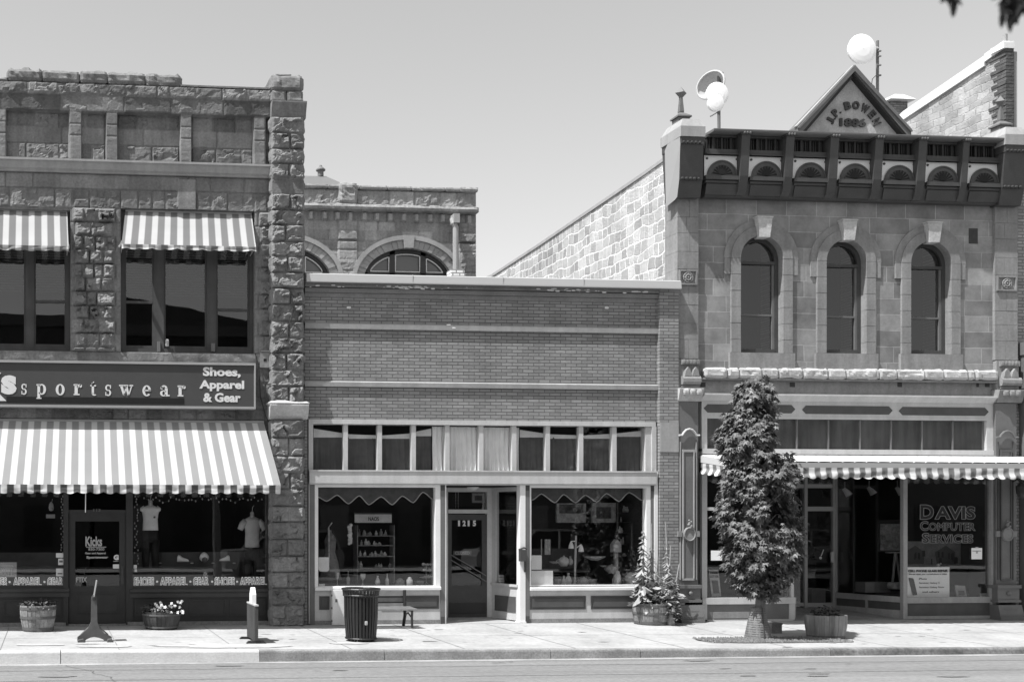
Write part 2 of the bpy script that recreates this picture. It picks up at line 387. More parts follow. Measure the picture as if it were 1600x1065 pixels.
def bx(mb, px0, px1, py0, py1, Y0, Y1, ref=None, Yr=None):
    """box whose front face (at depth Y0) covers the given pixels of the photograph"""
    Yr = Y0 if Yr is None else Yr
    ref = (px0+px1)/2 if ref is None else ref
    return mb.box(X(px0, Yr), X(px1, Yr), Y0, Y1, Z(py1, ref, Yr), Z(py0, ref, Yr))
def pxpoly(pts, Y): return [(X(a, Y), Z(b, a, Y)) for a, b in pts]

def textmesh(s, bold=0.0, outline=0.0, serif=False):
    cu = D.curves.new('text', 'FONT'); cu.body = s; cu.size = 1; cu.resolution_u = 3
    if outline:
        cu.fill_mode = 'NONE'; cu.bevel_depth = outline; cu.bevel_resolution = 0; cu.offset = bold
    else:
        cu.offset = bold; cu.extrude = .012
    o = D.objects.new('text', cu); COL.objects.link(o)
    dg = bpy.context.evaluated_depsgraph_get(); dg.update()
    me = D.meshes.new_from_object(o.evaluated_get(dg)); D.objects.remove(o); D.curves.remove(cu)
    co = np.empty(len(me.vertices)*3, dtype=np.float32); me.vertices.foreach_get('co', co); co = co.reshape(-1, 3)
    fs = [tuple(p.vertices) for p in me.polygons]; D.meshes.remove(me)
    return co, fs
def text(name, s, x0, x1, z0, z1, y, mat, parent=None, bold=0.0, outline=0.0, depth=.004, adv=None, arc=None, extra=None):
    co, fs = textmesh(s, bold, outline)
    mn_, mx_ = co.min(0), co.max(0); u = (co[:, 0]-mn_[0])/(mx_[0]-mn_[0]); v = (co[:, 1]-mn_[1])/(mx_[1]-mn_[1])
    t = co[:, 2]; tt = (t-t.min())/max(t.max()-t.min(), 1e-6)
    V = np.stack([x0+u*(x1-x0), y-tt*depth, z0+v*(z1-z0)], 1)
    if extra: V = extra(V, u, v, tt)
    mb = MB(); mb.v = [tuple(map(float, q)) for q in V]; mb.f = fs
    if mat is None: return mb
    return mb.build(name, mat, parent)
def ptext(name, s, px0, px1, py0, py1, Y, mat, parent=None, **k):
    r = (px0+px1)/2
    return text(name, s, X(px0, Y), X(px1, Y), Z(py1, r, Y), Z(py0, r, Y), Y, mat, parent, **k)

# heightfield masonry: blocks = (x0,x1,z0,z1,proud,rough,tone)
def relief(mb, x0, x1, z0, z1, Y, blocks, res=.03, holes=(), joint=.012, jd=.012, seed=0, sidewrap=0):
    xs = sorted(set([round(v, 4) for v in np.linspace(x0, x1, max(2, int((x1-x0)/res)+1))]+[h[i] for h in holes for i in (0, 1) if x0 < h[i] < x1]))
    zs = sorted(set([round(v, 4) for v in np.linspace(z0, z1, max(2, int((z1-z0)/res)+1))]+[h[i] for h in holes for i in (2, 3) if z0 < h[i] < z1]))
    nx, nz = len(xs), len(zs)
    gx, gz_ = np.meshgrid(np.array(xs), np.array(zs), indexing='ij')
    H = np.full(gx.shape, -jd); T = np.full(gx.shape, 1.05); ED = np.zeros(gx.shape); AM = np.zeros(gx.shape); ID = np.zeros(gx.shape)
    for bi, (a, b, c, d, pr, am, tn) in enumerate(blocks):
        w_ = (gx >= a) & (gx <= b) & (gz_ >= c) & (gz_ <= d); H[w_] = pr-jd; T[w_] = .9
        m_ = (gx > a+joint/2) & (gx < b-joint/2) & (gz_ > c+joint/2) & (gz_ < d-joint/2)
        e = np.minimum(np.minimum(gx-a, b-gx), np.minimum(gz_-c, d-gz_))
        H[m_] = pr; T[m_] = tn; ED[m_] = np.clip(e[m_]/.035, 0, 1); AM[m_] = am; ID[m_] = bi+1
    base = len(mb.v); tone = []
    for i in range(nx):
        for k in range(nz):
            h = H[i, k]
            if AM[i, k] > 0:
                q = Vector((gx[i, k]*4.2, gz_[i, k]*5.5, ID[i, k]*7.3+seed))
                a = AM[i, k]
                h += a*ED[i, k]*chip(q)
            mb.v.append((float(gx[i, k]), float(Y-h), float(gz_[i, k]))); tone.append(float(T[i, k]))
    for i in range(nx-1):
        for k in range(nz-1):
            cx_, cz_ = (xs[i]+xs[i+1])/2, (zs[k]+zs[k+1])/2
            if any(h[0] < cx_ < h[1] and h[2] < cz_ < h[3] for h in holes): continue
            a = base+i*nz+k; mb.f.append((a, a+nz, a+nz+1, a+1))
    if mb.tone is None: mb.tone = []
    mb.tone += [1.0]*(base-len(mb.tone)); mb.tone += tone
    return mb
def chip(q):
    # chipped rock face: tilted facets round random centres
    q = q+mn.noise_vector(q*1.7)*.25
    p = mn.voronoi(q)[1][0]; t = mn.cell_vector(p*13.7)-Vector((.5, .5, .5)); d = q-p
    return .55+.55*mn.noise(p*3.1)+1.3*(d.x*t.x+d.z*t.z+d.y*t.y)+.18*mn.fractal(q*3.0, 1.0, 2.2, 3)
def core(mb, x0, x1, z0, z1, holes, yf, yb):
    """solid wall behind the relief, with openings: strips between holes"""
    xs = sorted(set([x0, x1]+[min(max(h[i], x0), x1) for h in holes for i in (0, 1)]))
    for a, b in zip(xs[:-1], xs[1:]):
        c = (a+b)/2; cuts = sorted([(h[2], h[3]) for h in holes if h[0] < c < h[1]]); z = z0
        for h0, h1 in cuts:
            if h0 > z: mb.box(a, b, yf, yb, z, min(h0, z1))
            z = max(z, h1)
        if z < z1: mb.box(a, b, yf, yb, z, z1)
    return mb
def courses(x0, x1, z0, z1, hs, bw_, pr, am, tone=(.85, 1.15), jit=.3, seed=1):
    rr = random.Random(seed); out = []; z = z1; i = 0; tone = (tone[0]-.12, tone[1]+.1)
    while z > z0+.02:
        h = hs[i % len(hs)] if isinstance(hs, (list, tuple)) else hs; i += 1
        zb = max(z0, z-h)
        if zb-z0 < .06: zb = z0
        x = x0-rr.random()*bw_*.6
        while x < x1:
            wd = bw_*(1+rr.uniform(-jit, jit)); a, b = max(x, x0), min(x+wd, x1)
            if b > a+.01: out.append((a, b, zb, z, pr, am*rr.uniform(.6, 1.3), rr.uniform(*tone)))
            x += wd
        z = zb
    return out
def pair_courses(x0, x1, zs, pr, am, seed=1, smooth=()):
    rr = random.Random(seed); out = []
    for i in range(len(zs)-1):
        t = lambda: rr.uniform(.85, 1.2); a_ = 0.006 if i in smooth else am
        if i % 2 == 0: out.append((x0, x1, zs[i+1], zs[i], pr, a_*rr.uniform(.8, 1.2), t()))
        else:
            m_ = x0+(x1-x0)*rr.uniform(.42, .58)
            out.append((x0, m_, zs[i+1], zs[i], pr, a_*rr.uniform(.8, 1.2), t())); out.append((m_, x1, zs[i+1], zs[i], pr, a_*rr.uniform(.8, 1.2), t()))
    return out
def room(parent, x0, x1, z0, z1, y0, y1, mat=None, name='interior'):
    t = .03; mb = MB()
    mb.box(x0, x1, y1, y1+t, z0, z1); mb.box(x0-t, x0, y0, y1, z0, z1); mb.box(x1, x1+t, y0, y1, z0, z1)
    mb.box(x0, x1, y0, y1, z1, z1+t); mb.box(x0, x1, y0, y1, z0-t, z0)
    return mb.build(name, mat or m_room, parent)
def pane(parent, x0, x1, z0, z1, y, mat=None, name='pane'):
    return MB().box(x0, x1, y, y+.008, z0, z1).build(name, mat or m_glass, parent)

# ================================================================== GROUND
KY = -4.12
def sheet(name, f, xs, ys, mat):
    v = [(x, y, f(x, y)) for x in xs for y in ys]; ny = len(ys)
    fs = [(i*ny+j, (i+1)*ny+j, (i+1)*ny+j+1, i*ny+j+1) for i in range(len(xs)-1) for j in range(ny-1)]
    o = MB().add(v, fs).build(name, mat); o['kind'] = 'structure'; return o
xsw = list(np.linspace(-30, 50, 81))
xsw = [float(a) for a in xsw]
sheet('pavement', gz, xsw, [KY+.15, -3, -2, -1, -.2, 0, .5, 2.2], m_walk)
sheet('ground', lambda x, y: -.62, [-400, -60, 60, 400], [-400, -60, 60, 400], m_road)
def roadz(x, y): return -.205-.02*min(max(x/19, 0), 1.2)
def roadzz(x, y): return roadz(x, y)+.10*min(1, max(0, (-y-4.3)/4.5))
sheet('road', roadzz, xsw, [-60, -30, -9, -8, -7, -6.2, -5.4, -4.8, -4.5, -4.0], m_road)
# kerb: short stones with open joints, one painted pale
kx = [-30, -20, -12, -6, -2.3, .16, 3.35, 5.4, 8.2, 9.75, 13.1, 16.4, 19.8, 24, 32, 50]
for i in range(len(kx)-1):
    a, b = kx[i]+.006, kx[i+1]-.006; mb = MB(); n = max(2, int((b-a)/.5))
    for j in range(n):
        u0, u1 = a+(b-a)*j/n, a+(b-a)*(j+1)/n
        prof = lambda x: [(KY+.156, -.4), (KY+.156, gz(x, KY)+.004), (KY+.035, gz(x, KY)+.004), (KY+.01, gz(x, KY)-.005), (KY, gz(x, KY)-.03), (KY-.03, -.4)]
        p0, p1 = prof(u0), prof(u1); k = len(mb.v)
        mb.v += [(u0, y, z) for y, z in p0]+[(u1, y, z) for y, z in p1]
        mb.f += [(k+q, k+q+6, k+q+7, k+q+1) for q in range(5)]
        if j == 0: mb.f.append(tuple(k+q for q in range(6)))
        if j == n-1: mb.f.append(tuple(k+11-q for q in range(6)))
    o = mb.build('kerb', m_curbp if kx[i+1] <= 3.4 else (m_curbd if kx[i] > 13 else m_curb)); o['kind'] = 'structure'
sheet('gutter', lambda x, y: roadz(x, y)+.006+.05*(y < -4.4)*0, xsw, [-4.32, -4.05], m_gut)
mb = MB()
rr = random.Random(3)
jx = [1.1, 3.0, 4.9, 6.8, 8.7, 10.6, 12.5, 14.4, 16.3, 18.2, -.8, -2.7]
for q in jx:
    for a, b in ((-4.0, -2.1), (-2.1, -.02)):
        z0, z1 = gz(q, a)+.004, gz(q, b)+.004
        mb.add([(q-.007, a, z0), (q+.007, a, z0), (q+.007, b, z1), (q-.007, b, z1)], [(0, 1, 2, 3)])
for i in range(60):
    a, b = -10+i*.6, -10+i*.6+.6
    mb.add([(a, -2.107, gz(a, -2.1)+.004), (b, -2.107, gz(b, -2.1)+.004), (b, -2.093, gz(b, -2.1)+.004), (a, -2.093, gz(a, -2.1)+.004)], [(0, 1, 2, 3)])
o = mb.build('pavement_joints', M('joint_dirt', .17, .9)); o['kind'] = 'structure'
# road cracks and tar seam
mb = MB(); rr = random.Random(5)
def crack(pts, wd, zf):
    for (a, b), (c, d) in zip(pts[:-1], pts[1:]):
        n = Vector((d-b, -(c-a))).normalized()*wd
        mb.add([(a+n.x, b+n.y, zf(a, b)), (c+n.x, d+n.y, zf(c, d)), (c-n.x, d-n.y, zf(c, d)), (a-n.x, b-n.y, zf(a, b))], [(0, 1, 2, 3)])
p = [(.22, -4.3)]
while p[-1][1] > -7.5: p.append((p[-1][0]+rr.uniform(-.04, .10), p[-1][1]-.15))
crack(p, .006, lambda x, y: roadzz(x, y)+.005)
for yy, x0_, x1_ in ((-5.05, -12, 40), (-6.35, -12, 40)):
    p = [(x0_, yy)]
    while p[-1][0] < x1_: p.append((p[-1][0]+.4, yy+rr.uniform(-.025, .025)))
    crack(p, .012, lambda x, y: roadzz(x, y)+.005)
o = mb.build('road_cracks', M('tar', .10, .7)); o['kind'] = 'structure'
# stains, gum and worn patches
for nm, col_, seed_, cnt_, lo_, hi_, f_, xr_, yr_ in (('pavement_stains', .215, 41, 120, .012, .05, gz, (-2, 22), (-3.95, -.15)), ('pavement_patches', .37, 42, 9, .08, .30, gz, (-.5, 6), (-3.6, -2.9)), ('road_stains', .145, 43, 24, .02, .14, roadzz, (-3, 24), (-7.2, -4.45))):
    mb = MB(); rr = random.Random(seed_)
    for k in range(cnt_):
        a_, b_ = rr.uniform(*xr_), rr.uniform(*yr_); r_ = rr.uniform(lo_, hi_)*(1 if rr.random() < .8 else 1.6); n_ = 12
        pts = [(a_+r_*1.7*math.cos(6.283*j/n_)*rr.uniform(.6, 1.2), b_+r_*.55*math.sin(6.283*j/n_)*rr.uniform(.6, 1.2)) for j in range(n_)]
        mb.add([(p_[0], p_[1], f_(*p_)+.009+.0002*k/cnt_) for p_ in pts], [tuple(range(n_))])
    o = mb.build(nm, M(nm, col_, .9, .2, 4)); o['kind'] = 'structure'
# planting strip at the tree
xa, ya, _ = G(1078, 997); xb, yb, _ = G(1345, 1004)
mb = MB(); n = 40; rr = random.Random(9)
ring = []
for i in range(n):
    a = 2*math.pi*i/n; cxx, cyy = (xa+xb)/2, -3.02
    ex, ey = abs(math.cos(a))**.35*math.copysign(1, math.cos(a)), abs(math.sin(a))**.5*math.copysign(1, math.sin(a))
    ring.append((cxx+ex*(xb-xa)/2+rr.uniform(-.03, .03), cyy+ey*.36+rr.uniform(-.03, .03)))
mb.add([(x, y, gz(x, y)+.006) for x, y in ring], [tuple(range(n))])
o = mb.build('planting_strip', m_soil); o['kind'] = 'structure'
mb = MB()
for i in range(2600):
    x, y = rr.uniform(xa+.05, xb-.05), rr.uniform(-3.34, -2.7); z = gz(x, y)+.006; s = rr.uniform(.012, .035); a = rr.uniform(0, 6.28)
    mb.add([(x+s*math.cos(a), y+s*math.sin(a), z), (x+s*math.cos(a+2.1), y+s*math.sin(a+2.1), z), (x+s*math.cos(a+4.2), y+s*math.sin(a+4.2), z), (x, y, z+s*1.1)], [(0, 1, 3), (1, 2, 3), (2, 0, 3)])
tag(mb.build('bark_chips', M('bark_chips', .15, .9, .6, 12)), 'dark bark chips and dry litter covering the strip round the street tree', 'bark chips', kind='stuff')

# ================================================================== ROUGH STONE BUILDING (left)
LB = thing('stone_building', 'rough-faced stone building with striped awnings and tall corner pier at the left', 'building', (1, 0, 0))
zl = lambda py, px=210: Z(py, px)
XL0, XL1 = X(-150), X(423.5)
W1 = (X(-98), X(110), Z(547, 5), Z(326, 5)); W2 = (X(189), X(397.5), Z(551, 293), Z(328, 293))
zp = [zl(134), zl(153), zl(177.5), zl(252.8), zl(273.5), zl(298), zl(328), zl(550), zl(565), zl(637), zl(655)]
zb0 = zl(672)
B = []
B += courses(XL0, XL1, zp[1], zp[0], 1, .62, .05, .055, seed=2)
B += courses(XL0, XL1, zp[2], zp[1], 1, .95, .035, .015, (.6, 1.1), seed=3)
pil = [(-90, -62), (-10, 10), (108, 127), (165, 184), (281, 300), (396, 415)]
pan = [(-62, -10), (10, 108), (127, 165), (184, 281), (300, 396), (415, 424)]
hh = zp[2]-zp[3]
for a, b in pil:
    for k in range(4): B.append((X(a), X(b), zp[3]+hh*(k)/4, zp[3]+hh*(k+1)/4, .03, .006, random.uniform(.95, 1.15)))
for i, (a, b) in enumerate(pan):
    B += courses(X(a), X(b), zp[3]+hh*.70, zp[2], 1, .55, -.09, .03, (.75, .95), seed=20+i)
    B += courses(X(a), X(b), zp[3]+hh*.36, zp[3]+hh*.70, 1, .70, -.09, .006, (1.0, 1.2), seed=30+i)
    B += courses(X(a), X(b), zp[3], zp[3]+hh*.36, 1, .62, -.09, .05, (.8, 1.0), seed=40+i)
B += courses(XL0, XL1, zp[5], zp[4], 1, .60, .005, .008, (.95, 1.2), seed=50)
B += courses(XL0, XL1, zp[6], zp[5], 1, .27, .005, .03, (.85, 1.05), seed=51)
B.append((X(277), X(306), zp[6], zp[4]-.05, .05, .004, 1.25))
zz = zp[6]; i = 0
for (a, b, sd) in ((110, 189, 60), (397.5, 424, 61)):
    z = zp[6]; k = 0; rr = random.Random(sd)
    while z > zp[7]+.05:
        h = .27
        z2 = max(z-h, zp[7])
        if b-a > 50:
            qa = a+(8 if k % 2 else 4); qb = b-(12 if k % 2 else 9)
            B.append((X(a), X(qa), z2, z, .012, .006, 1.05)); B.append((X(qb), X(b), z2, z, .012, .006, 1.05))
            cut = [qa]
            while cut[-1] < qb-14: cut.append(min(qb, cut[-1]+rr.uniform(14, 26)))
            cut[-1] = qb
            for c, d in zip(cut[:-1], cut[1:]): B.append((X(c), X(d), z2, z, .02, .13, rr.uniform(.85, 1.2)))
        else:
            c = a+(10 if k % 2 else 6)
            B.append((X(a), X(c), z2, z, .012, .006, 1.05)); B.append((X(c), X(b), z2, z, .015, .07, rr.uniform(.85, 1.15)))
        z = z2; k += 1
B += courses(XL0, XL1, zp[8], zp[7], 1, 1.1, .03, .008, (.9, 1.1), seed=52)
B += courses(XL0, XL1, zp[9], zp[8], .4, .6, .0, .02, (.8, 1.0), seed=53)
B += courses(XL0, XL1, zp[10], zp[9], 1, .36, .02, .03, (.7, .95), seed=54)
B += courses(XL0, XL1, zb0, zp[10], 1, .8, .0, .0, (.4, .5), seed=55)
mb = MB(); relief(mb, XL0, XL1, zb0, zp[0], 0, B, .028, [W1, W2])
core(mb, XL0, XL1, zp[3], zp[0]-.05, [], .115, .5)
core(mb, XL0, XL1, zb0, zp[3], [W1, W2], .02, .42)
mb.build('wall', m_rough, LB)
mb = MB(); rr = random.Random(4)
xx = [X(12), X(66), X(125), X(168), X(227), X(282)]
for i, (a, b) in enumerate(zip(xx[:-1], xx[1:])): mb.rock(a+.01, b-.01, -.04, .42, zp[0]+.01, Z(112.5, 140)+rr.uniform(-.02, .02), .045, .05, i)
xx = [X(-150), X(-90), X(-45), X(12)]
for i, (a, b) in enumerate(zip(xx[:-1], xx[1:])): mb.rock(a+.01, b-.01, -.03, .42, zp[0]-.02, zp[0]+.06, .03, .05, i+30)
xx = [X(282), X(330), X(378), X(421)]
for i, (a, b) in enumerate(zip(xx[:-1], xx[1:])): mb.box(a, b-.004, -.05, .42, zp[0]+.002, zp[0]+.035)
mb.build('coping', m_rough, LB)
# string course
mb = MB(); x0, x1 = XL0, X(423)
a = zp[3]; b = zp[4]
mb.prismx([(0.03, a+.005), (-.15, a-.02), (-.15, a-.06), (-.12, a-.075), (-.10, b+.06), (-.06, b+.03), (-.06, b), (.03, b)], x0, x1)
mb.build('string_course', m_ledge, LB)
# body, roof and side walls
mb = MB(); mb.box(XL0, X(475)-.02, .5, 16, zp[3]-.3, zp[3]+.25); mb.box(XL0, XL0+.3, .43, 16, 0, zp[3]-.3); mb.box(X(475)-.35, X(475)-.02, .43, 16, 0, zp[3]+.6)
mb.build('rear_walls', m_rough, LB)
# corner pier
PY = -.15
zs_py = [184, 209.5, 233.5, 256.5, 280, 304, 329, 352, 378, 402, 426.5, 451, 476, 503, 528, 552, 578, 604, 630]
zs = [Z(q, 449, PY) for q in zs_py]
px0_, px1_ = X(423.5, PY), X(474, PY)
mb = MB()
relief(mb, px0_, px1_, zs[-1], zs[0], PY, pair_courses(px0_, px1_, zs, .02, .115, 11, smooth=(4,)), .024, jd=.004)
zs2 = [Z(q, 449, PY) for q in (655, 684, 712, 738, 763, 790, 815, 842, 868, 893, 918, 945, 978)]
relief(mb, px0_, px1_, max(0, zs2[-1]), zs2[0], PY, pair_courses(px0_, px1_, zs2, .02, .085, 15), .024)
mb.box(px0_+.004, px1_-.004, PY+.025, .5, 0, zs[0]+.01)
# rough left and right flanks of the pier
rr = random.Random(8)
for zz_ in (zs, zs2):
    for i in range(len(zz_)-1):
        for sx, xq in ((-1, px0_), (1, px1_)):
            mb.rock(xq-.02 if sx < 0 else xq-.05, xq+.05 if sx < 0 else xq+.02, PY+.0, PY+.11, zz_[i+1]+.015, zz_[i]-.015, .035, .05, i*3+sx)
pier = mb.build('corner_pier', m_rough, LB)
mb = MB()
mb.rock(X(424, PY), X(472, PY), PY, .4, Z(141, 449, PY), Z(118, 449, PY), .045, .05, 3)
mb.rock(X(425, PY), X(447, PY), PY, .4, Z(160, 449, PY), Z(142, 449, PY), .03, .05, 4)
mb.rock(X(449, PY), X(474, PY), PY, .4, Z(160, 449, PY), Z(142, 449, PY), .03, .05, 5)
mb.rock(X(431, PY), X(456, PY), PY+.05, .35, Z(118, 449, PY), Z(114.5, 449, PY), .01, .05, 6)
za, zb = Z(160, 449, PY), Z(184, 449, PY)
mb.prismx([(.4, zb), (PY-.0, zb), (PY-.02, zb+.1), (PY-.10, za-.03), (PY-.10, za), (.4, za)], X(424, PY), X(478, PY))
mb.build('pier_cap', m_rough, pier)
mb = MB(); za, zb = Z(630, 449, PY), Z(655, 449, PY)
mb.prismx([(.3, zb), (PY-.02, zb), (PY-.10, zb+.07), (PY-.16, za-.06), (PY-.16, za-.03), (.3, za-.03)], X(420, PY), X(480, PY))
mb.rock(X(418.5, PY), X(481, PY), PY-.15, .3, za-.03, za+.02, .03, .04, 9)
mb.build('capital', m_sandl, pier)
mb = MB()
for q in (886, 906): bx(mb, 441, 456, q, q+3, PY-.05, PY+.02)
mb.build('iron_bracket', m_dark2, pier)

def sash_window(parent, rect, mullions, Yf, mat, glass=None, trans=(), name='window'):
    """mullions: list of (x0,x1, meeting rail z or None)"""
    x0, x1, z0, z1 = rect
    mb = MB(); mb.frame(x0+.002, x1-.002, z0+.002, z1-.002, Yf, Yf+.12, .075, .075, .08, .09)
    for (a, b) in trans: mb.box(a, b, Yf+.005, Yf+.10, z0+.09, z1-.08)
    wnd = mb.build(name, mat, parent)
    s = MB(); xs = [x0+.075]+[q for t in trans for q in t]+[x1-.075]
    for i in range(0, len(xs), 2):
        a, b = xs[i], xs[i+1]; zr = mullions[i//2]
        s.frame(a, b, z0+.09, z1-.08, Yf+.035, Yf+.08, .035, .035, .04, .06)
        if zr: s.box(a+.035, b-.035, Yf+.028, Yf+.075, zr-.025, zr+.025)
    s.build('sash', mat, wnd)
    pane(wnd, x0+.08, x1-.08, z0+.1, z1-.09, Yf+.055, glass or m_glassu)
    return wnd
w2 = sash_window(LB, W2, [Z(470, 220), None, Z(482, 363)], .10, m_wframe, trans=((X(241.5), X(257)), (X(324.5), X(339))))
w1 = sash_window(LB, W1, [Z(470, -60), None, Z(469, 80)], .10, m_wframe, trans=((X(-49), X(-33)), (X(40), X(53))))
for wnd, q in ((w1, W1), (w2, W2)):
    mb = MB(); zt = q[3]-.2; k = 0
    while zt-k*.05 > q[2]+1.15:
        z = zt-k*.05; mb.add([(q[0]+.1, .25, z), (q[1]-.1, .25, z), (q[1]-.1, .29, z+.03), (q[0]+.1, .29, z+.03)], [(0, 1, 2, 3)]); k += 1
    mb.build('blind', m_ledged, wnd)
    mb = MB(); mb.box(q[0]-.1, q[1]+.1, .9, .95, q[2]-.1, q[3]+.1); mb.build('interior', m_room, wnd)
mb = MB(); bx(mb, 246, 250.5, 533, 549, .04, .12); bx(mb, 330, 336, 536, 549, .05, .12); mb.build('pulley', m_mid, w2)
o = MB().rock(X(259.5), X(264), .05, .10, Z(540, 262), Z(529, 262), .01, .03, 2)
tag(o.build('bird', m_paperg), 'small pale bird perched on the sill of the upper window', 'bird')
# utility box and cable
mb = MB(); bx(mb, 406.5, 422.5, 551, 574, -.06, .0); ub = mb.build('utility_box', m_sandp); tag(ub, 'small pale square utility box with dark hole on stone wall beside the pier', 'utility box')
mb = MB(); bx(mb, 412, 416.5, 560, 564, -.066, -.058); mb.build('hole', m_black, ub)
mb = MB(); mb.tube([(X(398), -.05, Z(552, 400)), (X(404), -.06, Z(580, 404)), (X(406), -.06, Z(620, 406)), (X(414), -.07, Z(650, 410)), (X(421), -.05, Z(664, 420))], .009, 5)
mb.tube([(X(424), -.2, Z(531, 430)), (X(436), -.24, Z(524, 436)), (X(448), -.24, Z(508, 448)), (X(456), -.24, Z(486, 456))], .007, 5)
tag(mb.build('cable', m_dark2), 'thin dark cable hanging down the stone wall beside the sign', 'cable')

# shopfront
SF = .14
sf = thing('shopfront', None, None); tag(sf); sf.parent = LB; sf.location = (0, 0, 0); del_ = 1
mb = MB()
zt = zb0+.05
bx(mb, -150, -60, 640, 972, SF, SF+.1); 
for a, b in ((99, 107), (197, 207.5), (417.5, 424)): mb.box(X(a, SF), X(b, SF), SF-.01, SF+.1, 0.02, zt)
mb.box(X(-150), X(424), SF+.0, SF+.1, Z(775, 200, SF)+.25, zt)
for a, b in ((-60, 99), (207.5, 417.5)):
    r = (a+b)/2
    mb.box(X(a, SF), X(b, SF), SF+.02, SF+.1, Z(920, r, SF), Z(914, r, SF)); mb.box(X(a, SF), X(b, SF), SF+.02, SF+.1, .06, Z(920, r, SF))
mb.box(X(107, SF), X(197, SF), SF+.02, SF+.1, Z(801, 150, SF), Z(796, 150, SF))
shopw = mb.build('shopfront', m_dframe, LB); D.objects.remove(sf)
mb = MB()
for a, b in ((-60, 108), (203, 420)):
    r = (a+b)/2; mb.prismx([(SF+.01, Z(919, r)), (SF-.06, Z(921, r)), (SF-.06, Z(924, r)), (SF-.03, Z(927, r)), (SF-.02, Z(933, r)), (SF+.01, Z(933, r))], X(a, SF), X(b, SF))
mb.build('sill', m_dark, shopw)
mb = MB()
for a, b in ((211, 290), (296, 353), (359, 415), (5, 95)):
    mb.frame(X(a, SF), X(b, SF), Z(962, (a+b)/2, SF), Z(936, (a+b)/2, SF), SF+.004, SF+.03, .03)
mb.build('apron_panel', m_dframe, shopw)
mb = MB(); mb.box(X(-150), X(103), SF-.03, SF+.3, 0.0, .075); mb.box(X(200), X(424), SF-.03, SF+.3, 0.0, .075); mb.box(X(103), X(200), SF+.0, SF+.3, 0, .04); mb.build('plinth', m_curb, shopw)
pane(shopw, X(-60, SF), X(99, SF), Z(914, 20, SF), zt, SF+.05); pane(shopw, X(207.5, SF), X(417.5, SF), Z(915, 310, SF), zt, SF+.05)
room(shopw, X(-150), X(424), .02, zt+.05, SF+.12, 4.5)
mb = MB(); mb.box(X(207.5), X(420), SF+.12, 1.1, .3, Z(917, 310, SF)); mb.box(X(-100), X(99), SF+.12, 1.1, .3, Z(917, 310, SF)); mb.box(X(204), X(420), 1.1, 1.14, .3, Z(862, 310, 1.1)); mb.box(X(-100), X(99), 1.1, 1.14, .3, Z(862, 310, 1.1))
mb.build('display_platform', m_roomg, shopw)
# door
dz0, dz1 = .05, Z(801, 150, SF+.05)
mb = MB(); x0, x1 = X(108, SF+.05), X(196.5, SF+.05)
gx0, gx1, gz0, gz1 = X(117.5, SF+.05), X(186.5, SF+.05), Z(915, 150, SF+.05), Z(814, 150, SF+.05)
mb.box(x0, gx0, SF+.04, SF+.09, dz0, dz1); mb.box(gx1, x1, SF+.04, SF+.09, dz0, dz1); mb.box(gx0, gx1, SF+.04, SF+.09, gz1, dz1); mb.box(gx0, gx1, SF+.04, SF+.09, dz0, gz0)
mb.frame(x0+.14, x1-.14, dz0+.2, gz0-.12, SF+.02, SF+.045, .025)
door = mb.build('door', m_dframe, shopw); pane(door, gx0, gx1, gz0, gz1, SF+.06)
mb = MB().tube([(X(191, SF), SF-.02, Z(902, 191, SF)), (X(191, SF), SF-.02, Z(886, 191, SF))], .012, 6).box(X(189, SF), X(193.5, SF), SF+.02, SF+.045, Z(912, 191, SF), Z(884, 191, SF)); mb.build('handle', m_dark, door)
# vinyl lettering on the panes
SG = SF+.045
def slab(V, u, v, tt): return V
mb = MB()
def lettering(words, py0, py1, mat, parent, name='window_lettering'):
    mb = MB()
    for wd, a, b in words:
        if wd == '.': mb.ball((X((a+b)/2, SG), SG, Z((py0+py1)/2, a, SG)), .022, 8, 6, sy=.2); continue
        for (bo, ol) in ((.03, .042),):
            t_ = ptext(name, wd, a, b, py0, py1, SG, None, None, bold=bo, outline=ol, depth=.006); mb.add(t_.v, t_.f)
    return mb.build(name, mat, parent)
lettering([('SHOES', 208.5, 241), ('.', 244, 247), ('APPAREL', 249.5, 293), ('.', 296, 299), ('GEAR', 301.5, 327), ('.', 330, 333), ('SHOES', 335, 367), ('.', 369, 372), ('APPAREL', 374, 417)], 900.5, 915.5, m_vinyl, shopw)
lettering([('SHOES', -22, 11), ('.', 13.5, 16.5), ('APPAREL', 20, 65), ('.', 68, 71), ('GEAR', 73.5, 99)], 901, 916, m_vinyl, shopw)
mb = MB()
for s_, a, b, c, d, bo in (('Kicks', 133.5, 159.5, 837.5, 853, .03), ('830-7300', 138, 163, 855.5, 859.5, .02), ('Gear and Apparel', 133, 165, 862, 866, .04), ('Sportswear', 135, 169, 868, 873, .05)):
    t_ = ptext('t', s_, a, b, c, d, SG+.005, None, None, bold=bo); mb.add(t_.v, t_.f)
t_ = ptext('t', 'FTIX', 119, 136, 901, 909, SG+.005, None, None, bold=.03); mb.add(t_.v, t_.f)
bx(mb, 134.5, 166, 853.6, 854.6, SG, SG+.004)
mb.build('door_lettering', m_letterg, door)
mb = MB(); t_ = ptext('t', 'G', 177.5, 185.5, 866, 874.5, SG+.005, None, None, bold=.07); mb.add(t_.v, t_.f); bx(mb, 176.5, 186, 881, 887.5, SG, SG+.004); bx(mb, 177, 185, 876, 876.6, SG, SG+.004); mb.build('sticker', m_letter, door)
mb = MB(); ptm = [(205.8+3, 208.8+5, 882, 887.5), (210, 214, 888.5, 893)]
for a, b, c, d in ptm: bx(mb, a, b, c, d, SG, SG+.004)
for a, b, c, d in ((87.5, 100, 863.5, 870.5), (91, 99.5, 872, 882), (87.5, 100, 887.5, 899.5)): bx(mb, a, b, c, d, SG, SG+.004)
st = mb.build('sticker', m_letter, shopw)
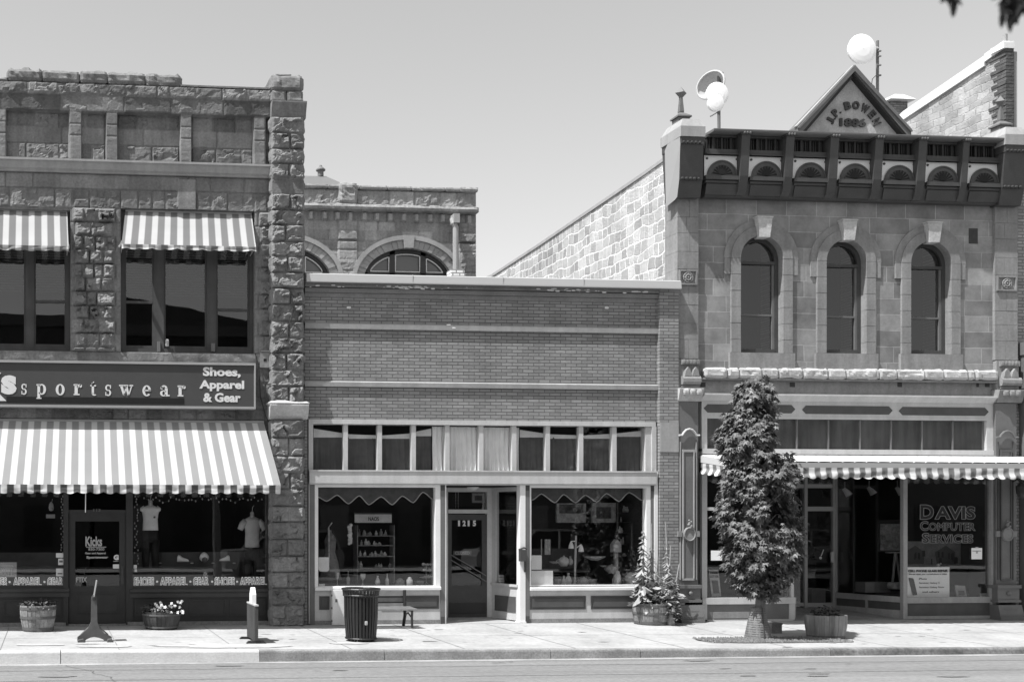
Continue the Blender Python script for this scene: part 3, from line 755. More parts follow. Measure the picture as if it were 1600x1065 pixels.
mb = MB(); bx(mb, 90, 97.5, 894.5, 896.5, SG-.004, SG-.001); bx(mb, 92.5, 98, 875, 878, SG-.004, SG-.001); mb.build('sticker_print', m_mid, st)
# poster in the left window
mb = MB(); bx(mb, -25, 26, 878, 901, SF+.1, SF+.106); po = mb.build('poster', m_paperg); tag(po, 'grey sports poster in the left shop window, lettered WEST and BALL', 'poster')
mb = MB()
for s_, a, b, c, d in (('HOSPITAL', 1.5, 21, 882, 884.5), ('WEST', 2, 20, 887, 892), ('FTBALL', -12, 22, 893.5, 899.5), ('NORTH', -22, -2, 887, 892)):
    t_ = ptext('t', s_, a, b, c, d, SF+.098, None, None, bold=.03); mb.add(t_.v, t_.f)
mb.build('poster_lettering', m_letter, po)
# small street number above the door
mb = MB(); 
t_ = ptext('t', '113', 146, 157, 794.2, 798.4, SF-.012, None, None, bold=.02); mb.add(t_.v, t_.f); mb.build('street_number', m_mid, shopw)
# wall sign
SGY = -.25
sg = thing('shop_sign', 'long dark shop sign lettered sportswear, Shoes, Apparel & Gear, in a pale metal frame', 'sign', (X(200), SGY, Z(637, 200)))
sx0, sx1, sz0, sz1 = X(-150, SGY), X(398, SGY), Z(633.5, 200, SGY), Z(568, 200, SGY)
mb = MB().box(sx0, sx1, SGY, -.01, sz0, sz1); mb.build('board', m_sign, sg)
mb = MB().frame(sx0-.03, sx1+.015, sz0-.045, sz1+.04, SGY-.03, -.012, .03, .03, .045, .045); mb.build('sign_frame', m_alu, sg)
mb = MB(); bx(mb, 10, 288, 620.5, 630, SGY-.004, SGY); mb.build('underline_bar', m_signd, sg)
mb = MB()
def ringpoly(m, cx, cz, rx, rz, tx_, tz_, a0, a1, y0, y1, n=18):
    for k in range(n):
        p = []
        for q, f in ((k, 1), (k+1, 1), (k+1, 0), (k, 0)):
            t = R(a0+(a1-a0)*q/n); p.append((cx+(rx-(0 if f else tx_))*math.cos(t), cz+(rz-(0 if f else tz_))*math.sin(t)))
        m.prism(p, y0, y1)
def glyph(m, ch, x0, x1, z0, z1, y):
    """fat bracketed serif letters, drawn in a unit cell (x 0-1, z 0-1 = x height)"""
    W, H = x1-x0, z1-z0; y0, y1 = y-.006, y
    bar = lambda a, b, c, d: m.prism([(x0+a*W, z0+c*H), (x0+b*W, z0+c*H), (x0+b*W, z0+d*H), (x0+a*W, z0+d*H)], y0, y1)
    pol = lambda pts: m.prism([(x0+a*W, z0+b*H) for a, b in pts], y0, y1)
    ring = lambda cx, cz, rx, rz, tx_, tz_, a0, a1: ringpoly(m, x0+cx*W, z0+cz*H, rx*W, rz*H, tx_*W, tz_*H, a0, a1, y0, y1)
    if ch == 'o': ring(.5, .5, .5, .52, .30, .10, 0, 360)
    elif ch == 'p': bar(.10, .38, -.33, .92); bar(0, .38, .86, 1.0); bar(0, .52, -.42, -.32); ring(.55, .5, .45, .52, .27, .11, -140, 140)
    elif ch == 'r': bar(.12, .50, .1, .92); bar(0, .50, .86, 1.0); bar(0, .72, 0, .11); ring(.72, .58, .36, .42, .20, .16, 60, 165); ring(.84, .84, .16, .15, .155, .145, 0, 360)
    elif ch == 't': bar(.25, .66, .15, 1.18); bar(0, 1, .86, .99); pol([(.25, 1.0), (.66, 1.0), (.66, 1.30), (.5, 1.30)]); ring(.70, .20, .45, .22, .38, .10, 180, 320)
    elif ch == 's': ring(.48, .73, .44, .29, .26, .10, 40, 265); ring(.50, .27, .46, .29, .27, .10, -140, 90); bar(.78, .93, .66, .98); bar(.06, .21, .02, .34)
    elif ch == 'e': ring(.5, .5, .5, .52, .30, .11, 0, 320); bar(.2, .98, .47, .58)
    elif ch == 'a': ring(.42, .64, .38, .38, .26, .12, 20, 165); ring(.17, .76, .14, .13, .13, .12, 0, 360); bar(.50, .80, .12, .72); ring(.36, .27, .36, .28, .24, .09, 30, 330); bar(.50, 1.0, 0, .12)
    elif ch == 'w':
        for a, b in ((.06, .30), (.40, .62)): pol([(a, .92), (a+.20, .92), (b+.12, .0), (b+.0, .0)])
        for a, b in ((.30, .48), (.64, .86)): pol([(a, .0), (a+.08, .0), (b+.08, .92), (b, .92)])
        bar(0, .32, .88, 1.0); bar(.34, .66, .88, 1.0); bar(.74, 1.0, .88, 1.0)
for ch, a, b, hi, lo in (('s', 33, 42, 599.5, 616), ('p', 57, 72, 600, 616), ('o', 87, 101, 600, 617), ('r', 115, 128, 600, 617), ('t', 141, 150, 601, 617.5), ('s', 164, 174, 601, 618), ('w', 186, 208, 601, 618), ('e', 222.5, 236, 602, 618.5), ('a', 250, 265, 602, 618.7), ('r', 277.5, 290, 602, 619)):
    r_ = (a+b)/2; glyph(mb, ch, X(a, SGY), X(b, SGY), Z(lo, r_, SGY), Z(hi, r_, SGY), SGY-.001)
mb.build('sign_lettering', m_letter, sg)
mb = MB()
for s_, a, b, c, d in (('S', 1.5, 26, 586, 616),):
    t_ = ptext('t', s_, a, b, c, d, SGY-.003, None, None, bold=.09); mb.add(t_.v, t_.f)
mb.prism(pxpoly([(-40, 585), (-28, 585), (-10, 606), (10, 626), (-2, 626), (-22, 610), (-40, 628)], SGY-.005), SGY-.008, SGY-.001)
mb.prism(pxpoly([(-28, 600), (-4, 582), (2, 582), (-18, 604)], SGY-.005), SGY-.0085, SGY-.0015)
mb.build('sign_lettering', m_letter, sg)
mb = MB()
for s_, a, b, c, d in (('Shoes,', 317, 376, 573.5, 590), ('Apparel', 311.5, 381.5, 594, 611), ('& Gear', 317.5, 376, 613.5, 628)):
    t_ = ptext('t', s_, a, b, c, d, SGY-.003, None, None, bold=.04); mb.add(t_.v, t_.f)
mb.build('sign_lettering', m_letter, sg)

# awnings
def awning(label, pxt0, pxt1, pyt, Yt, pxb0, pxb1, pyb, Yb, vh, mat, valmat, sag=.0, nx=120, scal=.243, seed=0, group=None, shadow=0):
    a = thing('awning', label, 'awning', (X((pxt0+pxt1)/2, Yt), Yt, Z(pyb, (pxt0+pxt1)/2, Yb)), group)
    xt0, xt1, xb0, xb1 = X(pxt0, Yt), X(pxt1, Yt), X(pxb0, Yb), X(pxb1, Yb)
    zt_, zb_ = Z(pyt, (pxt0+pxt1)/2, Yt), Z(pyb, (pxb0+pxb1)/2, Yb)
    rr = random.Random(seed)
    mb = MB(); mb.uv = []; ny = 10
    for i in range(nx+1):
        for j in range(ny+1):
            u, v = i/nx, j/ny
            x = (xt0+(xt1-xt0)*u)*(1-v)+(xb0+(xb1-xb0)*u)*v
            y = Yt+(Yb-Yt)*v; z = zt_+(zb_-zt_)*v-sag*math.sin(math.pi*v)*(1+.3*math.sin(u*9+seed))-.022*math.sin(math.pi*v)*(abs(math.sin(math.pi*u*(xt1-xt0)/1.4))-.5)+.012*math.sin(math.pi*v)*mn.noise(Vector((x*2.2, v*2.5, seed)))
            mb.v.append((x, y, z)); mb.uv.append((xt0+(xt1-xt0)*u, v))
    for i in range(nx):
        for j in range(ny):
            q = i*(ny+1)+j; mb.f.append((q, q+1, q+ny+2, q+ny+1))
    mb.build('canvas', mat, a, smooth=True)
    # valance: front and both ends, rippled with a scalloped hem
    mb = MB(); mb.uv = []; path = []
    step = (xb1-xb0)/nx/2
    for i in range(8): path.append((xb0, Yt+(Yb-Yt)*(i/8)**.9, 0))
    for i in range(nx*2+1): path.append((xb0+step*i, Yb, 1))
    for i in range(8): path.append((xb1, Yb-(Yb-Yt)*((i+1)/8), 0))
    s_ = 0; last = None; nv = 6
    for i, (x, y, fr) in enumerate(path):
        if last: s_ += math.hypot(x-last[0], y-last[1])
        last = (x, y); uu = x if fr else (xb0-(y-Yb) if x == xb0 else xb1+(y-Yb))
        ph = uu/scal
        for j in range(nv+1):
            v = j/nv; hem = vh*(1-.22*(1-abs(math.sin(math.pi*ph)))+.05*mn.noise(Vector((uu*2.3, seed, 0))))
            rip = (.028*math.sin(2*math.pi*ph*.5+seed)+.022*mn.noise(Vector((uu*5, v*1.5, seed)))*2+.02*mn.noise(Vector((uu*1.2, v*6, seed+4)))*2)*v
            if fr: mb.v.append((x, y-.012-rip, zb_-.0-hem*v))
            else:
                # end flaps hang from the sloping edge
                k = (y-Yt)/(Yb-Yt); ztop = zt_+(zb_-zt_)*k; mb.v.append(((xb0 if x == xb0 else xb1)+rip, y, min(ztop, zb_+.10)-hem*v))
            mb.uv.append((uu, v))
    for i in range(len(path)-1):
        for j in range(nv):
            q = i*(nv+1)+j; mb.f.append((q, q+1, q+nv+2, q+nv+1))
    mb.build('valance', valmat, a, smooth=True)
    mb = MB(); mb.tube([(xb0, Yb+.02, zb_-.015), (xb1, Yb+.02, zb_-.015)], .014, 6)
    mb.tube([(xb0+.02, Yb+.02, zb_-.015), (xb0+.02, Yt, zb_-.05)], .012, 6); mb.tube([(xb1-.02, Yb+.02, zb_-.015), (xb1-.02, Yt, zb_-.05)], .012, 6)
    mb.tube([(xt0, Yt+.0, zt_+.0), (xt1, Yt+.0, zt_+.0)], .03, 6)
    mb.build('awning_frame', m_alu, a)
    return a
awning('large grey and white striped awning over the sportswear shopfront', -150, 412, 657, -.03, -178, 438.5, 756.5, -1.22, .17, m_awn, m_val, .0, 150, seed=1)
awning('small grey and white striped awning over the upper window beside the corner pier', 196, 393, 331, .09, 190, 400, 383.5, -.42, .10, m_awnu, m_awnu, .01, 60, seed=2, group='small awnings over the upper windows')
awning('small grey and white striped awning over the upper window at the left edge', -98, 105, 327, .09, -104, 107, 382.5, -.42, .10, m_awnu, m_awnu, .01, 60, seed=3, group='small awnings over the upper windows')
mb = MB().tube([(X(134, -1.1), -1.1, Z(757, 134, -1.1)), (X(133.5, -1.1), -1.1, Z(800, 134, -1.1))], .009, 6)
tag(mb.build('awning_crank', m_white), 'thin white crank rod hanging from the striped awning above the door', 'crank rod')

# ================================================================== LOW BRICK BUILDING (centre)
CB = thing('brick_building', 'low painted brick shop building with long curtained transom between the two taller buildings', 'building', (8.5, .02, 0))
bx0, bxr, bx1 = X(475)+.01, X(1027), X(1056.5)
zc = lambda py, px=760: Z(py, px)
zbrick = zc(657)
mb = MB(); mb.box(bx0, bxr, 0, .35, zbrick, zc(452))
mb.box(bx0, bx0+.06, 0.002, .35, 0, zbrick)
mb.build('brick_wall', m_brick, CB)
PR = -.09
mb = MB(); mb.box(bxr, bx1, PR, .36, 0, zc(452, 1040))
bp_ = mb.build('brick_pier', m_brick, CB)
mb = MB()
prof = []
mb.box(bxr+.005, bx1-.003, PR-.012, .0, Z(706, 1040, PR), Z(660, 1040, PR)); mb.build('render_patch', m_ledge, bp_)
# corbel steps under the coping
mb = MB(); ys = (447.5, 454, 460.5, 467)
for i, (a, d) in enumerate(((447.5, .075), (455.5, .05), (462.5, .025))):
    mb.box(bx0, bxr-.001, -d, .01, zc(a+6.4), zc(a+.0) if i == 0 else zc(a-.2))
mb.build('corbel_courses', M('painted_corbel', .19, .8, .2, 2, .002, 50, fine=.12), CB)
mb = MB(); za, zb = zc(436.5), zc(447.5)
mb.prismx([(.4, zb), (-.18, zb), (-.195, zb-.012), (-.20, zb-.012), (-.20, zb+.01), (-.19, za), (-.15, za+.02), (.4, za+.02)], bx0, bx1)
cp = mb.build('coping', m_coping, CB)
mb = MB()
for q in (640, 780, 905): mb.box(X(q)-.002, X(q)+.002, -.203, .3, zb+.012, za+.022)
mb.build('coping_seam', m_ledge, cp)
mb = MB(); rr = random.Random(14)
for i in range(75):
    q = rr.choice([rr.uniform(478, 1010), rr.gauss(650, 25), rr.gauss(905, 60)]); q = min(max(q, 478), 1020)
    z = zc(452.5)+rr.uniform(-.03, .03); a = rr.uniform(.006, .03)
    mb.rock(X(q)-a*1.6, X(q)+a*1.6, -.079, -.074, z-a*.4, z+a*.5, .006, .02, i)
for q, zq in ((708, 513.5), (545, 484), (700, 509), (948, 477)):
    mb.rock(X(q)-.04, X(q)+.04, -.048 if zq > 505 else -.004, -.0, zc(zq)-.02, zc(zq)+.015, .008, .02, int(q))
mb.build('paint_flakes', m_letter, CB)
for k, (t0, t1, pr) in enumerate(((508.5, 517.5, .045), (598, 606.5, .04))):
    mb = MB(); za, zb = zc(t0), zc(t1)
    mb.prismx([(.01, zb), (-pr, zb), (-pr-.004, za-.02), (-.0, za+.005), (.01, za+.005)], bx0, bxr-.002)
    mb.build('ledge', m_ledge if k else m_ledge, CB)
# body
mb = MB(); mb.box(bx0, bx1, .40, 15, zc(452)-.5, zc(452)-.3); mb.box(bx0, bx0+.2, 1.5, 15, 0, zc(452)-.5); mb.box(bx1-.2, bx1-.01, 1.5, 15, 0, zc(452)-.5); mb.box(bx0, bx1, 14.8, 15, 0, zc(452)-.3)
mb.build('rear_walls', m_brickd, CB)
# ---- shopfront
SF2 = .03
f0, f1 = X(482), X(1024)
zt0 = zc(735)
sfc = MB()
sfc.box(f0, f1, SF2-.05, .3, zc(664), zbrick); sfc.box(f0, X(489), SF2-.05, .3, 0.02, zc(664)); sfc.box(X(1018), X(1025), SF2-.05, .3, 0.02, zc(664)); sfc.box(X(1009), X(1018), SF2-.02, .3, zc(735), zc(664))
for a in (537, 590.2, 643.3, 696, 749, 800.5, 853, 905, 957): sfc.box(X(a), X(a+6.8), SF2-.02, .12, zt0, zc(664))
cf = sfc.build('shopfront', m_lframe, CB)
mb = MB(); mb.box(X(482), X(1022), -.10, .3, zc(755.5), zt0); mb.box(X(481.5), X(1022.5), -.115, .0, zt0-.03, zt0); mb.box(X(482.5), X(1021.5), -.08, .29, zc(757.5), zc(755.5))
mb.build('beam', m_lframe, cf)
pane(cf, X(489), X(1009), zt0, zc(664), .08, Mglass('clear_transom', .05, .96))
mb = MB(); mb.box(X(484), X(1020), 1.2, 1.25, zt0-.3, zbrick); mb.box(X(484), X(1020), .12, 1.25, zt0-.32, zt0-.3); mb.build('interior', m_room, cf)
# curtains in the transom
def curtain(px0, px1, top0, top1, bot, Y, mat, parent, folds=.085, amp=.018, name='curtain', seed=0, splay=0):
    mb = MB(); n = int((px1-px0)*1.6); nz = 10
    for i in range(n+1):
        for j in range(nz+1):
            u, v = i/n, j/nz; x = X(px0+(px1-px0)*u, Y); pxx = px0+(px1-px0)*u
            zt_ = Z(top0+(top1-top0)*u+6*math.sin(math.pi*u)*(splay), pxx, Y); zb_ = Z(bot, pxx, Y)
            y = Y+amp*math.sin(x*2*math.pi/folds+1.5*mn.noise(Vector((x*2, v, seed))))*(.3+.7*v)+amp*mn.noise(Vector((x*6, v*2, seed)))
            mb.v.append((x, y, zt_+(zb_-zt_)*v))
    for i in range(n):
        for j in range(nz):
            q = i*(nz+1)+j; mb.f.append((q, q+nz+1, q+nz+2, q+1))
    return mb.build(name, mat, parent, smooth=True)
curtain(675, 811, 666, 668, 735, .17, m_curtw, cf, .10, .035, seed=1)
mb_c = M('curtain_band', .8, .9, .1, 5)
for a, b, t0, t1 in ((490, 545, 669, 678), (545, 596, 678, 680), (597, 640, 680, 677), (640, 674, 676, 669), (812, 858, 671, 678), (858, 910, 678, 680), (911, 960, 680, 677), (960, 1008, 677, 672)):
    curtain(a, b, t0+3, t1+3, 735, .20, m_curtd, cf, .13, .02, seed=a)
    curtain(a, b, t0, t1, max(t0, t1)+5, .185, mb_c, cf, .2, .004, name='curtain_heading', seed=a+1)
# ---- display windows
def display(px0, px1, ga, gb, panels, wl, wr):
    m = MB()
    m.frame(X(px0), X(px1), zc(915.5), zc(757.5), -.04, .10, wl, wr, .05, .02)
    o = m.build('display_frame', m_white if True else m_lframe, cf)
    m = MB(); r = (px0+px1)/2
    m.prismx([(-.02, Z(915.5, r)), (-.09, Z(917, r)), (-.09, Z(921, r)), (-.02, Z(921, r))], X(px0), X(px1))
    m.build('sill', m_white, o)
    m = MB(); m.box(X(px0)+.002, X(px1)-.002, -.03, .12, .085, Z(921, r))
    ap = m.build('apron', m_lframe, cf)
    for a, b in panels:
        m = MB(); m.box(X(a), X(b), -.033, -.031, Z(951, r), Z(930, r)); m.frame(X(a), X(b), Z(951, r), Z(930, r), -.042, -.031, .018)
        pn = m.build('apron_panel', m_panel, ap)
        m = MB().box(X(a)+.05, X(b)-.05, -.045, -.032, Z(951, r)+.05, Z(930, r)-.05); m.build('raised_field', m_panel, pn)
    pane(o, X(px0)+wl, X(px1)-wr, zc(915.5), zc(757.5)-.05, .04)
    m = MB().box(X(px0)-.02, X(px1)+.02, -.035, .1, -.02, .084); m.build('plinth', m_curb, cf)
display(491, 687, 497, 679, [(498, 514), (594, 685)], .07, .10)
display(826.5, 1015, 829, 1008, [(827, 914), (922, 1008)], .03, .09)
mb = MB(); mb.box(X(484), X(491), -.045, .1, 0, zc(757)); mb.box(X(687), X(694), -.05, .1, 0, zc(757)); mb.box(X(819.5), X(826), -.05, .1, 0, zc(757)); mb.box(X(1015.5), X(1020), -.045, .1, 0, zc(757))
pst = mb.build('post', m_mid, cf)
mb = MB(); mb.box(X(694.2), X(696), -.045, .1, 0, zc(757)); mb.box(X(811), X(819.3), -.055, .12, 0.0, zc(757)); mb.box(X(1020), X(1025.5), -.06, .1, 0, zc(735)); mb.box(X(808.5), X(820), -.075, .12, 0.0, .035); mb.build('post', m_white, cf)
mb = MB()
for a, b in ((687.5, 693.5), (820, 825.5), (1016, 1019.5)):
    mb.box(X(a), X(b), -.056, -.03, zc(766), zc(758)); mb.box(X(a), X(b), -.056, -.03, 0.0, zc(962))
mb.build('post_block', m_dark, cf)
# ---- recessed entry
RD = .9
pxb0, pxb1 = 690, 768      # back wall as seen
xb0, xb1 = X(694)+.12, X(768, RD)
mb = MB()
zd = lambda py, px=730: Z(py, px, RD)
mb.box(xb0-.02, X(700, RD), RD, RD+.1, .03, zd(757)); mb.box(X(761, RD), xb1+.03, RD-.01, RD+.1, .03, zd(757)); mb.box(X(700, RD), X(761, RD), RD-.02, RD+.1, zd(801.5), zd(795.5)); mb.box(X(700, RD), X(761, RD), RD-.01, RD+.1, zd(768), zd(757))
ent = mb.build('entry_frame', m_lframe, cf)
pane(ent, X(699, RD), X(761, RD), zd(796), zd(768), RD+.04)
# ceiling, floor
m = MB(); m.add([(X(694), -.04, zc(757)+.01), (X(819), -.04, zc(757)+.01), (xb1, RD+.1, zc(757)+.01), (xb0, RD+.1, zc(757)+.01)], [(3, 2, 1, 0)]); m.build('entry_ceiling', m_lframe, cf)
m = MB(); m.prismx([(-.06, -.02), (-.06, .006), (RD+.05, .045), (RD+.05, -.02)], X(690), X(822)); m.build('threshold', m_walk, cf)
# angled side windows
def sidewin(xa, ya, xb, yb, parent, sgn):
    """front post (xa,ya) to back post (xb,yb)"""
    d = Vector((xb-xa, yb-ya, 0)); L = d.length; d.normalize(); nrm = Vector((-d.y, d.x, 0))*sgn
    def P(t, off, z): q = Vector((xa, ya, 0))+d*t+nrm*off; return (q.x, q.y, z)
    def slab_(t0, t1, o0, o1, z0, z1, m):
        m.add([P(t0, o0, z0), P(t1, o0, z0), P(t1, o1, z0), P(t0, o1, z0), P(t0, o0, z1), P(t1, o0, z1), P(t1, o1, z1), P(t0, o1, z1)],
              [(0, 1, 2, 3), (7, 6, 5, 4), (0, 4, 5, 1), (1, 5, 6, 2), (2, 6, 7, 3), (3, 7, 4, 0)])
    zc_, zs_, zt_ = .04, 0.72, zc(757)
    m = MB(); slab_(0, L, 0, .08, zc_, zs_, m); slab_(0, L, 0, .08, zt_-.12, zt_, m); slab_(0, .05, 0, .08, zs_, zt_-.12, m); slab_(L-.14, L, 0, .08, zs_, zt_-.12, m); slab_(0, L, -.03, 0, zs_-.0, zs_+.05, m)
    o = m.build('side_window', m_lframe, parent)
    m = MB(); slab_(.08, L-.12, -.012, 0, .2, .52, m); m.build('apron_panel', m_panel, o)
    m = MB(); slab_(.05, L-.14, .03, .04, zs_, zt_-.12, m); m.build('pane', m_glass, o)
sidewin(X(812), .06, xb1+.0, RD, cf, -1)
sidewin(X(694), .06, xb0, RD, cf, 1)
# door
m = MB(); x0, x1, a0, a1 = X(700, RD), X(761, RD), X(706, RD), X(753.5, RD); zlo, zhi, g0, g1 = .05, zd(803), zd(914), zd(812)
m.box(x0, a0, RD+.01, RD+.06, zlo, zhi); m.box(a1, x1, RD+.01, RD+.06, zlo, zhi); m.box(a0, a1, RD+.01, RD+.06, g1, zhi); m.box(a0, a1, RD+.01, RD+.06, zlo, g0)
cd = m.build('door', m_dark, cf)
pane(cd, a0, a1, g0, g1, RD+.035)
m = MB(); m.tube([(X(704, RD), RD-.03, zd(866)), (X(759, RD), RD-.03, zd(899))], .012, 6); m.tube([(X(704, RD), RD-.03, zd(874)), (X(759, RD), RD-.03, zd(908))], .012, 6); m.build('push_bar', m_mid, cd)
m = MB(); m.box(X(702.5, RD), X(759, RD), RD+.0, RD+.012, .12, zd(941)); m.build('kick_plate', m_dark2, cd)
m = MB()
for ch, a in (('1', 716.5), ('2', 723.5), ('1', 731.5), ('5', 739.5)):
    t_ = text('t', ch, X(a, RD), X(a+(3 if ch == '1' else 5), RD), zd(821.5), zd(812.5), RD+.03, None, None, bold=.05); m.add(t_.v, t_.f)
m.build('door_numbers', m_letter, cd)
m = MB().box(X(711.5, RD), X(740, RD), RD+.12, RD+.13, zd(867), zd(860)); op = m.build('hanging_sign', m_mid); tag(op, 'small dim sign hanging behind the glass of the brick shop door, below the street number', 'sign')
t_ = text('sign_lettering', 'CLOSED', X(714, RD), X(737, RD), zd(866), zd(861), RD+.118, m_letterg, op, bold=.03)
m = MB().frame(X(738, RD+.5), X(757, RD+.5), Z(785, 745, RD+.5), Z(770, 745, RD+.5), RD+.5, RD+.53, .05); pf = m.build('picture_frame', m_paperg); tag(pf, 'small pale picture frame seen through the transom above the brick shop door', 'picture')
m = MB().box(X(740, RD+.5), X(755, RD+.5), RD+.51, RD+.52, Z(784, 745, RD+.5), Z(771, 745, RD+.5)); m.build('picture', m_pic, pf)
m = MB()
for q in (712, 716): 
    for k in range(12): m.ball((X(q, RD+.2), RD+.2, Z(767+k*2.3, q, RD+.2)), .012, 6, 4)
tag(m.build('bead_strings', m_paperg), 'strings of pale beads hanging in the transom above the brick shop door', 'beads')
m = MB().lathe([(.13, 0), (.12, -.04), (.07, -.09), (.01, -.11)], (X(739, .4), .4, zc(757)-.0), 20); lp = m.build('entry_lamp', m_paperg); tag(lp, 'round bowl lamp on the ceiling of the recessed shop entry', 'lamp')
m = MB().box(X(812, -.06)-.02, X(820, -.06), -.16, -.057, Z(876, 815), Z(858, 815)); m.tube([(X(812, -.1)-.02, -.11, Z(858, 815)), (X(815), -.11, Z(855, 815)), (X(820), -.11, Z(856.5, 815))], .02, 6); m.box(X(817), X(819.5), -.09, -.057, Z(893, 815), Z(876, 815))
tag(m.build('mailbox', m_dark), 'small dark mailbox fixed to the white post of the brick shop entry', 'mailbox')
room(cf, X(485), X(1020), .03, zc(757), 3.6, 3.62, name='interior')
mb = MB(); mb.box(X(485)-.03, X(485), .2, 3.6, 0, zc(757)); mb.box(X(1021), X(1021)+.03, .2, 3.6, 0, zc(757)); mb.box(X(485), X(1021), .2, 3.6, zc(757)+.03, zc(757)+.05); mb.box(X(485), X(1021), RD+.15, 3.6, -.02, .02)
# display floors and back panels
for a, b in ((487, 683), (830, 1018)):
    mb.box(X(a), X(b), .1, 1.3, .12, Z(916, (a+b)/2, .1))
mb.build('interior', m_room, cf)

# scalloped pelmets in both windows
def pelmet(pts, top, Y, px0, px1, bot, label):
    # pts: alternating low points / high points px,py
    poly = [(X(px0, Y), Z(top, px0, Y))]
    line = []
    for i in range(len(pts)-1):
        a, b = pts[i], pts[i+1]
        for k in range(6):
            t = k/6; s = .5-.5*math.cos(math.pi*t); s = s*.55+t*.45
            line.append((a[0]+(b[0]-a[0])*t, a[1]+(b[1]-a[1])*s))
    line.append(pts[-1])
    m = MB(); L3 = [(X(a, Y), Z(b, a, Y)) for a, b in line]; zt_ = Z(top, (px0+px1)/2, Y)
    for (xa_, za_), (xb_, zb_) in zip(L3[:-1], L3[1:]):
        y0_, y1_ = Y+.02*math.sin(xa_*14), Y+.02*math.sin(xb_*14)
        m.add([(xa_, y0_, za_), (xb_, y1_, zb_), (xb_, y1_, zt_), (xa_, y0_, zt_)], [(0, 1, 2, 3)])
    o = m.build('pelmet', M('pelmet_cloth', .10, .9, .3, 8)); tag(o, label, 'pelmet')
    m = MB().tube([(x, Y-.012+.02*math.sin(x*14), z) for x, z in L3], .011, 5); m.build('trim', m_paperg, o)
pelmet([(496, 776), (510.5, 782.5), (526, 773), (544.7, 786.5), (560.6, 774), (576.5, 788), (594.8, 775.5), (613, 788), (627.7, 774.5), (646, 784.7), (660, 768.5), (679, 781)], 757, .14, 496, 679, 0, 'dark scalloped fabric pelmet across the left display window of the brick shop')
pelmet([(830, 781), (846, 771), (866, 785), (881, 772), (898, 785), (915, 773), (931, 784), (948, 770.5), (966, 783), (983, 769), (1002, 781)], 757, .14, 829, 1003, 0, 'dark scalloped fabric pelmet across the right display window of the brick shop')

# ================================================================== SANDSTONE BUILDING (right)
DB = thing('sandstone_building', 'two-storey sandstone shop building with three arched windows, dark bracketed cornice and a dated gable', 'building', (16.5, .03, 0))
dx0, dx1 = X(1058.5), X(1592)
zd_ = lambda py, px=1325: Z(py, px)
YW = .04; YP = -.03                      # wall face, pilaster face
arch = [(1157, 1224, 371.5, 403.5, 551), (1291, 1354, 376, 408, 552), (1423, 1486.5, 379.5, 411, 553)]
# masonry wall with arched openings: cut columns
zwall0, zwall1 = zd_(592), zd_(303)
mb = MB()
def arch_wall(m, x0, x1, z0, z1, openings, yf, yb, seg=20):
    """front face, reveals and back of a wall with round-headed openings (xa, xb, z sill, z spring)"""
    cur = x0
    for (xa, xb, zs, zsp) in openings:
        m.box(cur, xa, yf, yb, z0, z1); m.box(xa, xb, yf, yb, z0, zs)
        r = (xb-xa)/2; cx = (xa+xb)/2; pts = [(cx-r*math.cos(math.pi*i/seg), zsp+r*math.sin(math.pi*i/seg)) for i in range(seg+1)]
        for i in range(seg):
            (ax, az), (bx_, bz) = pts[i], pts[i+1]; k = len(m.v)
            m.v += [(ax, yf, az), (bx_, yf, bz), (bx_, yf, z1), (ax, yf, z1), (ax, yb, az), (bx_, yb, bz), (bx_, yb, z1), (ax, yb, z1)]
            m.f += [(k, k+1, k+2, k+3), (k+7, k+6, k+5, k+4), (k+4, k+5, k+1, k), (k+3, k+2, k+6, k+7)]
        cur = xb
    m.box(cur, x1, yf, yb, z0, z1)
ops = [(X(a), X(b), Z(so, (a+b)/2), Z(sp, (a+b)/2)) for a, b, ap, sp, so in arch]
wx0, wx1 = X(1092), X(1555)
arch_wall(mb, wx0, wx1, zwall0, zwall1, ops, YW, .45)
mb.box(dx0+.03, wx0, YW, .45, zwall0, zwall1); mb.box(wx1, dx1-.03, YW, .45, zwall0, zwall1)
dwall = mb.build('wall', m_sand, DB)
mb = MB(); mb.box(dx0+.04, dx1-.04, YW+.002, .45, zd_(628), zwall0); 
mb.build('stone_fascia', m_sandp, DB)
# putlog holes
mb = MB()
for q, w_ in ((1100, 8), (1240, 8), (1408, 7), (1530, 4), (1545, 7)): mb.box(X(q-w_/2), X(q+w_/2), YW-.004, YW+.0, Z(604, q), Z(597, q))
mb.box(X(1516), X(1530), YW-.005, YW, Z(380, 1523), Z(356, 1523))
mb.build('putlog_hole', M('weathered_hole', .05, .9, .4, 8), DB)
